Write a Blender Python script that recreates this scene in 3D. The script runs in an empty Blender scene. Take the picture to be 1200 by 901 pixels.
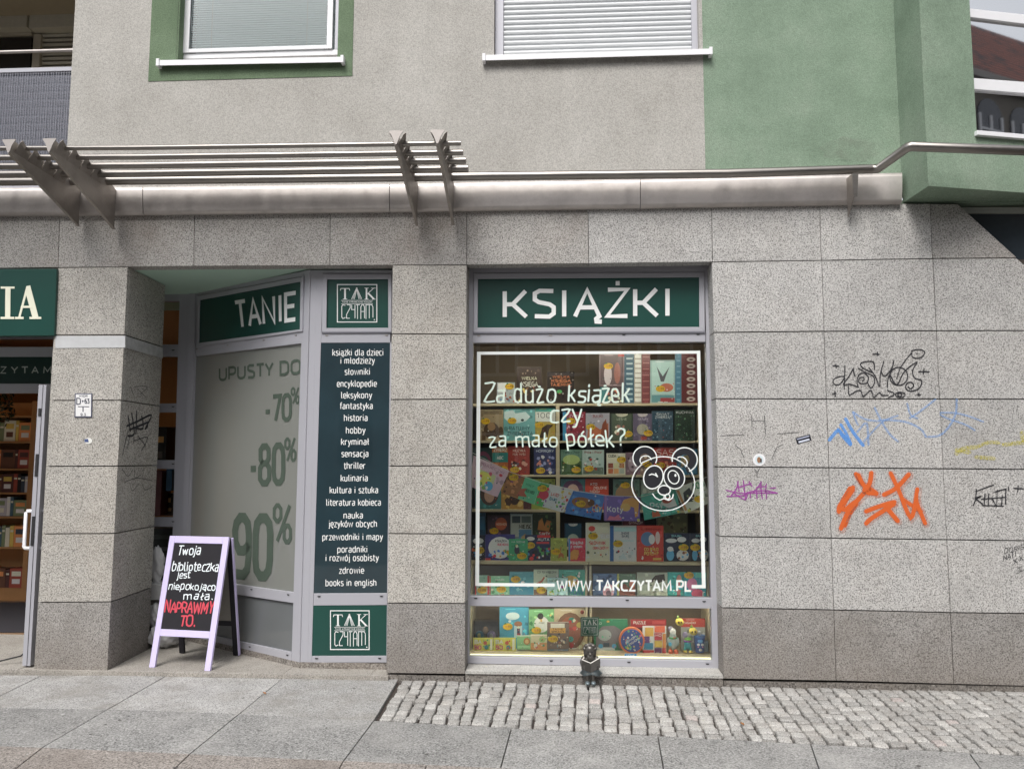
import bpy, math, random
from mathutils import Vector, Matrix
random.seed(7)
S = bpy.context.scene
COL = S.collection

# ------------------------------------------------------------------ camera, world, sun, exposure
FPX, YAW, PIT, ROL = 924.19, .0582, .0946, .0020
CAM = Vector((0, -5.828, 1.5578))
_f = Vector((-math.sin(YAW)*math.cos(PIT), math.cos(YAW)*math.cos(PIT), math.sin(PIT)))
_r = Vector((math.cos(YAW), math.sin(YAW), 0)); _u = _r.cross(_f)
_r2 = _r*math.cos(ROL)+_u*math.sin(ROL); _u2 = -_r*math.sin(ROL)+_u*math.cos(ROL)
cd = bpy.data.cameras.new('camera'); cam = bpy.data.objects.new('camera', cd); COL.objects.link(cam)
cd.sensor_width = 36; cd.lens = FPX*36/1200; cd.clip_start = .05; cd.clip_end = 500
cam.matrix_world = Matrix.Translation(CAM) @ Matrix((_r2, _u2, -_f)).transposed().to_4x4()
S.camera = cam
S.view_settings.view_transform = 'Standard'; S.view_settings.look = 'None'
S.view_settings.exposure = 0.62; S.view_settings.gamma = 1.0; S.view_settings.use_curve_mapping = False

SUN_EL, SUN_AZ = math.radians(52), math.radians(196)      # azimuth clockwise from +Y: from the street side, a little to the left
w = bpy.data.worlds.new('World'); S.world = w; w.use_nodes = True
nt = w.node_tree; nt.nodes.clear()
sky = nt.nodes.new('ShaderNodeTexSky'); sky.sky_type = 'NISHITA'; sky.sun_disc = False
sky.sun_elevation = SUN_EL; sky.sun_rotation = SUN_AZ; sky.dust_density = 3; sky.air_density = 1.0
hs = nt.nodes.new('ShaderNodeHueSaturation'); hs.inputs['Saturation'].default_value = .22; hs.inputs['Value'].default_value = 1.0
bg = nt.nodes.new('ShaderNodeBackground'); bg.inputs['Strength'].default_value = .15
wo = nt.nodes.new('ShaderNodeOutputWorld')
nt.links.new(sky.outputs[0], hs.inputs['Color']); nt.links.new(hs.outputs[0], bg.inputs['Color']); nt.links.new(bg.outputs[0], wo.inputs[0])
sd = bpy.data.lights.new('sun', 'SUN'); sd.energy = 1.5; sd.angle = math.radians(24); sd.color = (1, .965, .92)
so = bpy.data.objects.new('sun', sd); COL.objects.link(so)
_sdir = Vector((math.sin(SUN_AZ)*math.cos(SUN_EL), math.cos(SUN_AZ)*math.cos(SUN_EL), math.sin(SUN_EL)))
so.rotation_euler = (-_sdir).to_track_quat('-Z', 'Y').to_euler(); so.location = (0, 0, 30)

# ------------------------------------------------------------------ photograph ray -> point on a real plane
def ray(px, py):
    return _f + _r2*((px-600)/FPX) + _u2*((450.5-py)/FPX)
class Pl:                                                  # vertical plane through p with unit normal n (towards the street)
    def __init__(s, p, n): s.p = Vector(p); s.n = Vector(n).normalized()
    def at(s, px, py):
        d = ray(px, py); return CAM + d*((s.p-CAM).dot(s.n)/d.dot(s.n))
def PY(y): return Pl((0, y, 0), (0, -1, 0))
def W(px, py, y=0): return PY(y).at(px, py)
def G(px, py, z=0):
    d = ray(px, py); return CAM + d*((z-CAM.z)/d.z)
def bil(q, u, v):                                          # q = TL TR BR BL, v = 0 bottom .. 1 top
    return (q[3]*(1-u)+q[2]*u)*(1-v) + (q[0]*(1-u)+q[1]*u)*v

# ------------------------------------------------------------------ materials
def newmat(name):
    m = bpy.data.materials.new(name); m.use_nodes = True
    n = m.node_tree; return m, n, n.nodes['Principled BSDF']
def nd(n, t, **k):
    x = n.nodes.new(t)
    for a, b in k.items():
        if a.startswith('i_'): x.inputs[int(a[2:])].default_value = b
        else: setattr(x, a, b)
    return x
def pos(n, scale=(1, 1, 1)):
    g = nd(n, 'ShaderNodeNewGeometry'); mp = nd(n, 'ShaderNodeMapping'); mp.inputs['Scale'].default_value = scale
    n.links.new(g.outputs['Position'], mp.inputs[0]); return mp.outputs[0]
def noise(n, src, scale, detail=4, rough=.6):
    t = nd(n, 'ShaderNodeTexNoise'); t.inputs['Scale'].default_value = scale; t.inputs['Detail'].default_value = detail
    t.inputs['Roughness'].default_value = rough; n.links.new(src, t.inputs['Vector']); return t.outputs['Fac']
def ramp(n, src, stops):
    r = nd(n, 'ShaderNodeValToRGB'); e = r.color_ramp.elements
    while len(e) < len(stops): e.new(.5)
    for k, (p, c) in enumerate(stops):
        e[k].position = p; e[k].color = (c[0], c[1], c[2], 1) if isinstance(c, (tuple, list)) else (c, c, c, 1)
    n.links.new(src, r.inputs[0]); return r.outputs[0]
def mix(n, a, b, fac, mode='MIX'):
    m = nd(n, 'ShaderNodeMix', data_type='RGBA', blend_type=mode)
    for sock, v in ((m.inputs[6], a), (m.inputs[7], b), (m.inputs[0], fac)):
        if hasattr(v, 'links'): n.links.new(v, sock)
        elif isinstance(v, (int, float)): sock.default_value = v if sock.type == 'VALUE' else (v, v, v, 1)
        else: sock.default_value = (v[0], v[1], v[2], 1)
    return m.outputs[2]
def bump(n, b, h, strength=.3, dist=.003):
    x = nd(n, 'ShaderNodeBump'); x.inputs['Strength'].default_value = strength; x.inputs['Distance'].default_value = dist
    n.links.new(h, x.inputs['Height']); n.links.new(x.outputs[0], b.inputs['Normal'])
def objrand(n): return nd(n, 'ShaderNodeObjectInfo').outputs['Random']

_cache = {}
def plain(col, rough=.5, metal=0, name=None, var=.12, sc=30, coat=0):
    key = (tuple(round(c, 3) for c in col), rough, metal, name)
    if key in _cache: return _cache[key]
    m, n, b = newmat(name or 'paint_%02x%02x%02x' % tuple(min(255, int(255*c)) for c in col))
    p = pos(n); k = noise(n, p, sc, 3)
    c = mix(n, [x*(1-var) for x in col], [min(1, x*(1+var)) for x in col], k)
    n.links.new(c, b.inputs['Base Color']); b.inputs['Roughness'].default_value = rough; b.inputs['Metallic'].default_value = metal
    if coat: b.inputs['Coat Weight'].default_value = coat; b.inputs['Coat Roughness'].default_value = .04
    _cache[key] = m; return m
def granite(name, dark, mid, light, stain=(.25, .2, .15), amt=.35, sc=105, st_sc=1.6, var=.07, topstain=0, lowstain=0, rough=.75):
    m, n, b = newmat(name); p = pos(n)
    a = noise(n, p, sc, 3, .75)
    c = ramp(n, a, [(.36, dark), (.455, mid), (.55, mid), (.66, light)])
    v = nd(n, 'ShaderNodeTexVoronoi'); v.inputs['Scale'].default_value = sc*1.5; n.links.new(p, v.inputs['Vector'])
    sp = ramp(n, v.outputs['Color'], [(.0, .22), (.26, .42), (.36, 1), (.8, 1.02), (1, 1.3)])
    c = mix(n, c, sp, .75, 'MULTIPLY')
    k = noise(n, p, st_sc, 6, .65); kf = ramp(n, k, [(.45, 0), (.75, amt)])
    c = mix(n, c, stain, kf)
    pale = noise(n, p, 4.2, 5, .7); c = mix(n, c, ramp(n, pale, [(.3, .86), (.7, 1.1)]), 1, 'MULTIPLY')
    if lowstain or topstain:
        sx = nd(n, 'ShaderNodeSeparateXYZ'); n.links.new(p, sx.inputs[0])
        wv = noise(n, p, 5, 5, .7)
        ad = nd(n, 'ShaderNodeMath', operation='MULTIPLY_ADD'); ad.inputs[1].default_value = .45; n.links.new(wv, ad.inputs[0]); n.links.new(sx.outputs[2], ad.inputs[2])
        if lowstain:
            g = ramp(n, ad.outputs[0], [(.22, lowstain), (.62, 0)]); c = mix(n, c, (.17, .135, .105), g)
    r = objrand(n); c = mix(n, c, ramp(n, r, [(0, 1-var), (1, 1+var)]), 1, 'MULTIPLY')
    n.links.new(c, b.inputs['Base Color']); b.inputs['Roughness'].default_value = rough
    bump(n, b, a, .25, .002); return m
def plaster(name, c0, c1, c2, dirty=.25):
    m, n, b = newmat(name); p = pos(n)
    a = noise(n, p, 2.2, 6, .6); f = noise(n, p, 120, 3, .7); g = noise(n, p, 34, 4, .7); bl = noise(n, p, .9, 5, .6)
    c = ramp(n, a, [(.32, c0), (.5, c1), (.68, c2)])
    c = mix(n, c, ramp(n, f, [(.34, .72), (.6, 1.1)]), 1, 'MULTIPLY')
    c = mix(n, c, ramp(n, g, [(.3, .93), (.7, 1.05)]), 1, 'MULTIPLY')
    ps = pos(n, (6, 6, .5)); s = noise(n, ps, 1, 4, .6)
    c = mix(n, c, ramp(n, s, [(.4, 1-dirty*.5), (.62, 1.04)]), 1, 'MULTIPLY')
    n.links.new(c, b.inputs['Base Color']); b.inputs['Roughness'].default_value = .92
    h = mix(n, f, g, .5); bump(n, b, h, .7, .006); return m
def steel(name, col, rough, streak=(2, 2, 60), metal=1.0, dirt=.25):
    m, n, b = newmat(name); p = pos(n, streak); k = noise(n, p, 4, 4, .6); q = noise(n, pos(n), 5, 5, .7)
    c = mix(n, [x*(1-dirt) for x in col], col, k); c = mix(n, c, ramp(n, q, [(.35, .72), (.6, 1.03)]), .25 if metal == 1.0 else .6, 'MULTIPLY')
    n.links.new(c, b.inputs['Base Color']); b.inputs['Metallic'].default_value = metal
    n.links.new(ramp(n, k, [(.3, rough*.8), (.7, rough*1.25)]), b.inputs['Roughness']); return m
def glassmat(name, tint=(.93, .96, .95), boost=1.0, rough=.01):
    m = bpy.data.materials.new(name); m.use_nodes = True; n = m.node_tree; n.nodes.clear()
    t = nd(n, 'ShaderNodeBsdfTransparent'); t.inputs[0].default_value = (*tint, 1)
    g = nd(n, 'ShaderNodeBsdfGlossy'); g.inputs['Roughness'].default_value = rough; g.inputs[0].default_value = (1, 1, 1, 1)
    fr = nd(n, 'ShaderNodeFresnel'); fr.inputs[0].default_value = 1.5
    mu = nd(n, 'ShaderNodeMath', operation='MULTIPLY', use_clamp=True); mu.inputs[1].default_value = boost; n.links.new(fr.outputs[0], mu.inputs[0])
    mx = nd(n, 'ShaderNodeMixShader'); n.links.new(mu.outputs[0], mx.inputs[0]); n.links.new(t.outputs[0], mx.inputs[1]); n.links.new(g.outputs[0], mx.inputs[2])
    o = nd(n, 'ShaderNodeOutputMaterial'); n.links.new(mx.outputs[0], o.inputs[0]); return m
def emit(name, col, st):
    m, n, b = newmat(name); b.inputs['Base Color'].default_value = (*col, 1); b.inputs['Emission Color'].default_value = (*col, 1)
    b.inputs['Emission Strength'].default_value = st; return m
def alpha_paint(name, col, a, sc=60):                      # thin spray or smeared paint that lets the stone through
    m, n, b = newmat(name); b.inputs['Base Color'].default_value = (*col, 1); b.inputs['Roughness'].default_value = .6
    k = noise(n, pos(n), sc, 4, .8); n.links.new(ramp(n, k, [(.35, max(0, a-(.2 if a >= 1 else .45))), (.6, a)]), b.inputs['Alpha']); return m

M = {}
M['granite'] = granite('speckled_granite', (.07, .068, .066), (.47, .46, .445), (.66, .65, .635), amt=.16)
M['granite_top'] = granite('weathered_top_granite', (.06, .055, .05), (.40, .385, .365), (.60, .58, .555), stain=(.18, .135, .105), amt=.5, st_sc=1.3)
M['granite_low'] = granite('soiled_base_granite', (.05, .045, .04), (.30, .285, .27), (.44, .425, .405), stain=(.16, .14, .12), amt=.5, lowstain=.35)
M['granite_pillar'] = granite('warm_pillar_granite', (.07, .066, .06), (.45, .43, .395), (.64, .62, .575), amt=.25)
M['sill_stone'] = granite('pale_sill_stone', (.3, .29, .27), (.5, .49, .46), (.62, .6, .57), amt=.2, sc=160)
M['base_stone'] = granite('dark_plinth_stone', (.07, .065, .06), (.22, .2, .18), (.42, .4, .37), amt=.3, sc=75)
M['slab_pale'] = granite('pale_paving', (.15, .145, .14), (.40, .395, .385), (.54, .53, .52), stain=(.20, .185, .16), amt=.75, st_sc=2.6, var=.06, sc=120)
M['slab_grey'] = granite('grey_paving', (.06, .06, .06), (.275, .272, .264), (.47, .465, .455), stain=(.40, .39, .375), amt=.55, st_sc=2.6, var=.06, sc=90)
M['slab_brown'] = granite('brownish_paving', (.08, .065, .055), (.31, .28, .255), (.50, .46, .43), stain=(.16, .13, .11), amt=.5, st_sc=2, var=.06, sc=90)
M['floor_stone'] = granite('entrance_stone', (.26, .24, .21), (.38, .355, .32), (.46, .43, .39), stain=(.2, .18, .15), amt=.4, st_sc=3, sc=150)
M['cobble'] = granite('cobble_granite', (.20, .195, .19), (.41, .40, .38), (.54, .53, .51), stain=(.27, .24, .21), amt=.5, st_sc=9, var=.2, sc=150)
M['cobble_rose'] = granite('rose_cobble_granite', (.30, .26, .25), (.46, .41, .39), (.62, .56, .53), stain=(.36, .3, .27), amt=.4, st_sc=9, var=.12, sc=150)
M['dirt'] = plain((.055, .044, .038), .95, var=.4, sc=60, name='joint_dirt')
M['plaster'] = plaster('grey_render', (.395, .38, .35), (.43, .415, .385), (.465, .45, .42), 0)
M['green'] = plaster('green_render', (.18, .25, .18), (.22, .30, .22), (.255, .33, .25), 0)
M['green_trim'] = plaster('green_trim_render', (.115, .17, .10), (.14, .20, .12), (.165, .23, .145), .1)
M['soffit'] = plain((.44, .60, .50), .9, name='soffit_paint', var=.05, sc=3)
M['tube'] = steel('brushed_tube', (.38, .355, .33), .36, (1, 40, 40))
M['fin'] = steel('weathered_fin', (.46, .42, .385), .5, (3, 3, 3), metal=.8, dirt=.3)
M['band'] = steel('steel_flashing', (.56, .52, .495), .48, (2.5, 1, .5), metal=.75, dirt=.04)
M['endplate'] = plain((.40, .37, .35), .5, .5, name='matt_end_plate', var=.08)
M['alu'] = plain((.42, .42, .46), .42, .15, name='grey_aluminium', var=.03, sc=3)
M['alu_dark'] = plain((.20, .20, .23), .5, .2, name='dark_grey_aluminium', var=.05)  # plain darker grey for mesh, sash strips, head panel and LED backing
M['white'] = plain((.80, .80, .82), .35, name='white_pvc', var=.02)
M['shutter'] = plain((.62, .64, .655), .45, name='shutter_slat', var=.03)
M['black'] = plain((.02, .02, .022), .6, name='black_gasket')
M['signgreen'] = plain((.007, .056, .044), .35, name='green_sign_film', var=.2, sc=2, coat=.15)
M['signwhite'] = plain((.80, .81, .80), .4, name='white_lettering', var=.02)
M['cream'] = plain((.86, .86, .70), .4, name='cream_lettering', var=.02)
M['glass'] = glassmat('shop_glass', boost=1.0)
M['glass_tint'] = glassmat('tinted_glass', (.35, .38, .40), boost=3.2)
M['film'] = plain((.215, .222, .205), .3, name='frosted_film', var=.06, sc=1.5, coat=1)
M['film_text'] = plain((.075, .10, .08), .2, name='film_lettering')
M['teal_film'] = plain((.014, .034, .044), .3, name='dark_teal_film', var=.5, sc=2.5, coat=1)
M['wood'] = plain((.60, .52, .36), .5, name='pale_birch', var=.08, sc=12)
M['wood_back'] = plain((.26, .20, .13), .7, name='cabinet_back', var=.12, sc=8)
M['wood_warm'] = plain((.42, .22, .09), .6, name='warm_shelf_wood', var=.15, sc=8)
M['inner_wall'] = plain((.50, .27, .12), .8, name='lamp_tinted_inner_wall', var=.05, sc=2)  # beige wall with the orange glow of the lamps put into its colour
M['brown_wall'] = plain((.20, .155, .11), .8, name='brown_inner_wall', var=.08, sc=3)
M['floor_tile'] = plain((.30, .19, .11), .4, name='warm_floor_tile', var=.1, sc=4)
M['mat'] = plain((.035, .033, .04), .95, name='dark_door_mat', var=.4, sc=90)
M['led'] = emit('led_strip', (1, .94, .70), .85)
M['lamp'] = emit('ceiling_lamp', (1, .62, .3), 7.0)
M['fill_lamp'] = emit('display_fill_tube', (1, .90, .74), 30.0)  # glow of the added, unseen bars that brighten the display
M['diode'] = emit('led_diode', (1, .94, .74), 14.0)
M['lilac'] = plain((.60, .54, .80), .5, name='lilac_paint', var=.04)
M['board'] = plain((.012, .011, .015), .85, name='blackboard', var=.3, sc=15)
M['chalk'] = plain((.80, .86, .90), .7, name='chalk_pen', var=.05)
M['chalk_red'] = plain((.60, .06, .09), .7, name='red_chalk_pen', var=.1)
M['bag'] = plain((.62, .62, .62), .25, name='plastic_bag', var=.08)
M['bronze'] = steel('dark_bronze', (.17, .16, .145), .36, (20, 20, 20), metal=.8)
M['verdigris'] = steel('worn_bronze', (.24, .29, .31), .45, (20, 20, 20), metal=.6)
M['paper'] = plain((.78, .76, .70), .7, name='page_paper', var=.04)
M['glassprint'] = plain((.80, .84, .82), .5, name='white_window_print', var=.02)
M['chalkwindow'] = plain((.62, .74, .66), .5, name='pale_green_window_pen', var=.05)
M['panda_black'] = plain((.025, .025, .03), .3, name='black_window_film')
M['balcony_dark'] = plain((.25, .22, .17), .8, name='brown_balcony_wall', var=.1)  # plain brown for the balcony floor and back wall
M['blind'] = plain((.80, .88, .88), .6, name='window_blind', var=.03)
M['meshgrey'] = plain((.32, .34, .40), .5, .3, name='perforated_sheet')

# ------------------------------------------------------------------ mesh builder
class MB:
    def __init__(s): s.v = []; s.f = []; s.mi = []; s.mats = []; s.sm = []
    def mat(s, m):
        if isinstance(m, str): m = M[m]
        if m not in s.mats: s.mats.append(m)
        return s.mats.index(m)
    def add(s, verts, faces, m, smooth=False):
        o = len(s.v); k = s.mat(m); s.v += [tuple(v) for v in verts]
        for f in faces: s.f.append([i+o for i in f]); s.mi.append(k); s.sm.append(smooth)
        return s
    def box(s, x0, x1, y0, y1, z0, z1, m):
        return s.hexa([Vector(p) for p in ((x0, y0, z0), (x1, y0, z0), (x1, y1, z0), (x0, y1, z0), (x0, y0, z1), (x1, y0, z1), (x1, y1, z1), (x0, y1, z1))], m)
    def hexa(s, p, m):
        return s.add(p, [(0, 3, 2, 1), (4, 5, 6, 7), (0, 1, 5, 4), (1, 2, 6, 5), (2, 3, 7, 6), (3, 0, 4, 7)], m)
    def prism(s, poly, d, m, smooth=False):                # poly: front outline, d: vector from front to back
        n = len(poly); a = [Vector(p) for p in poly]; b = [p+Vector(d) for p in a]
        nr = Vector((0, 0, 0))
        for i in range(n): nr += a[i].cross(a[(i+1) % n])
        if nr.dot(Vector(d)) > 0: a.reverse(); b.reverse()
        return s.add(a+b, [tuple(range(n)), tuple(range(2*n-1, n-1, -1))]+[(i, n+i, n+(i+1) % n, (i+1) % n) for i in range(n)], m)
    def ring(s, outer, inner, d, m):                       # frame between two px-quads
        for i in range(4):
            j = (i+1) % 4; s.prism([outer[i], outer[j], inner[j], inner[i]], d, m)
        return s
    def tube(s, pts, r, m, seg=12, cap=True, radii=None):
        pts = [Vector(p) for p in pts]; rings = []
        for i, p in enumerate(pts):
            if i == 0: t = pts[1]-p
            elif i == len(pts)-1: t = p-pts[i-1]
            else: t = (pts[i+1]-p).normalized()+(p-pts[i-1]).normalized()
            t.normalize(); a = t.cross(Vector((0, 0, 1)) if abs(t.z) < .9 else Vector((1, 0, 0))).normalized(); b = t.cross(a)
            rr = radii[i] if radii else r
            rings.append([p+(a*math.cos(2*math.pi*k/seg)+b*math.sin(2*math.pi*k/seg))*rr for k in range(seg)])
        vs = [v for g in rings for v in g]; fs = []
        for i in range(len(pts)-1):
            for k in range(seg):
                a = i*seg+k; b = i*seg+(k+1) % seg; fs.append((a, b, b+seg, a+seg))
        s.add(vs, fs, m, True)
        if cap:
            s.add(rings[0], [tuple(range(seg))], m); s.add(rings[-1], [tuple(range(seg-1, -1, -1))], m)
        return s
    def ell(s, c, r, m, seg=14, rings=9, rot=None):
        vs = []; fs = []; c = Vector(c)
        for i in range(rings+1):
            th = math.pi*i/rings
            for k in range(seg):
                ph = 2*math.pi*k/seg
                v = Vector((r[0]*math.sin(th)*math.cos(ph), r[1]*math.sin(th)*math.sin(ph), r[2]*math.cos(th)))
                if rot: v = rot @ v
                vs.append(c+v)
        for i in range(rings):
            for k in range(seg): fs.append((i*seg+k, (i+1)*seg+k, (i+1)*seg+(k+1) % seg, i*seg+(k+1) % seg))
        return s.add(vs, fs, m, True)
    def build(s, name, parent=None, label=None, bevel=0, kind=None, origin=None):
        me = bpy.data.meshes.new(name)
        o0 = Vector(origin) if origin is not None else Vector((0, 0, 0))
        me.from_pydata([tuple(Vector(v)-o0) for v in s.v], [], s.f)
        for m in s.mats: me.materials.append(m)
        me.polygons.foreach_set('material_index', s.mi); me.polygons.foreach_set('use_smooth', s.sm); me.update()
        o = bpy.data.objects.new(name, me); COL.objects.link(o)
        if parent is not None:
            o.parent = parent
            pw = wloc(parent); o.location = o0-pw
        else: o.location = o0
        if label: o['label'] = label
        if kind: o['kind'] = kind
        if bevel:
            b = o.modifiers.new('bevel', 'BEVEL'); b.width = bevel; b.segments = 2; b.limit_method = 'ANGLE'
        return o
def wloc(o):
    p = Vector(o.location)
    while o.parent: o = o.parent; p += o.location
    return p
def tag(o, label, cat, group=None):
    o['label'] = label; o['category'] = cat
    if group: o['group'] = group
    return o
def thing(name, label, cat, loc=(0, 0, 0), group=None):
    o = bpy.data.objects.new(name, None); o.empty_display_size = .1; COL.objects.link(o); o.location = loc
    return tag(o, label, cat, group)
def remeshed(mb, name, voxel, parent=None, smooth=2):      # union of shapes grown into one continuous skin
    o = mb.build(name); r = o.modifiers.new('r', 'REMESH'); r.mode = 'VOXEL'; r.voxel_size = voxel; r.use_smooth_shade = True
    sm = o.modifiers.new('s', 'SMOOTH'); sm.iterations = smooth; sm.factor = .5
    bpy.context.view_layer.update()
    me = bpy.data.meshes.new_from_object(o.evaluated_get(bpy.context.evaluated_depsgraph_get()))
    o.modifiers.clear(); o.data = me
    me.materials.clear(); me.materials.append(mb.mats[0])
    for p in me.polygons: p.use_smooth = True; p.material_index = 0
    if parent is not None: o.parent = parent; o.location = -wloc(parent)
    return o

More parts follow.
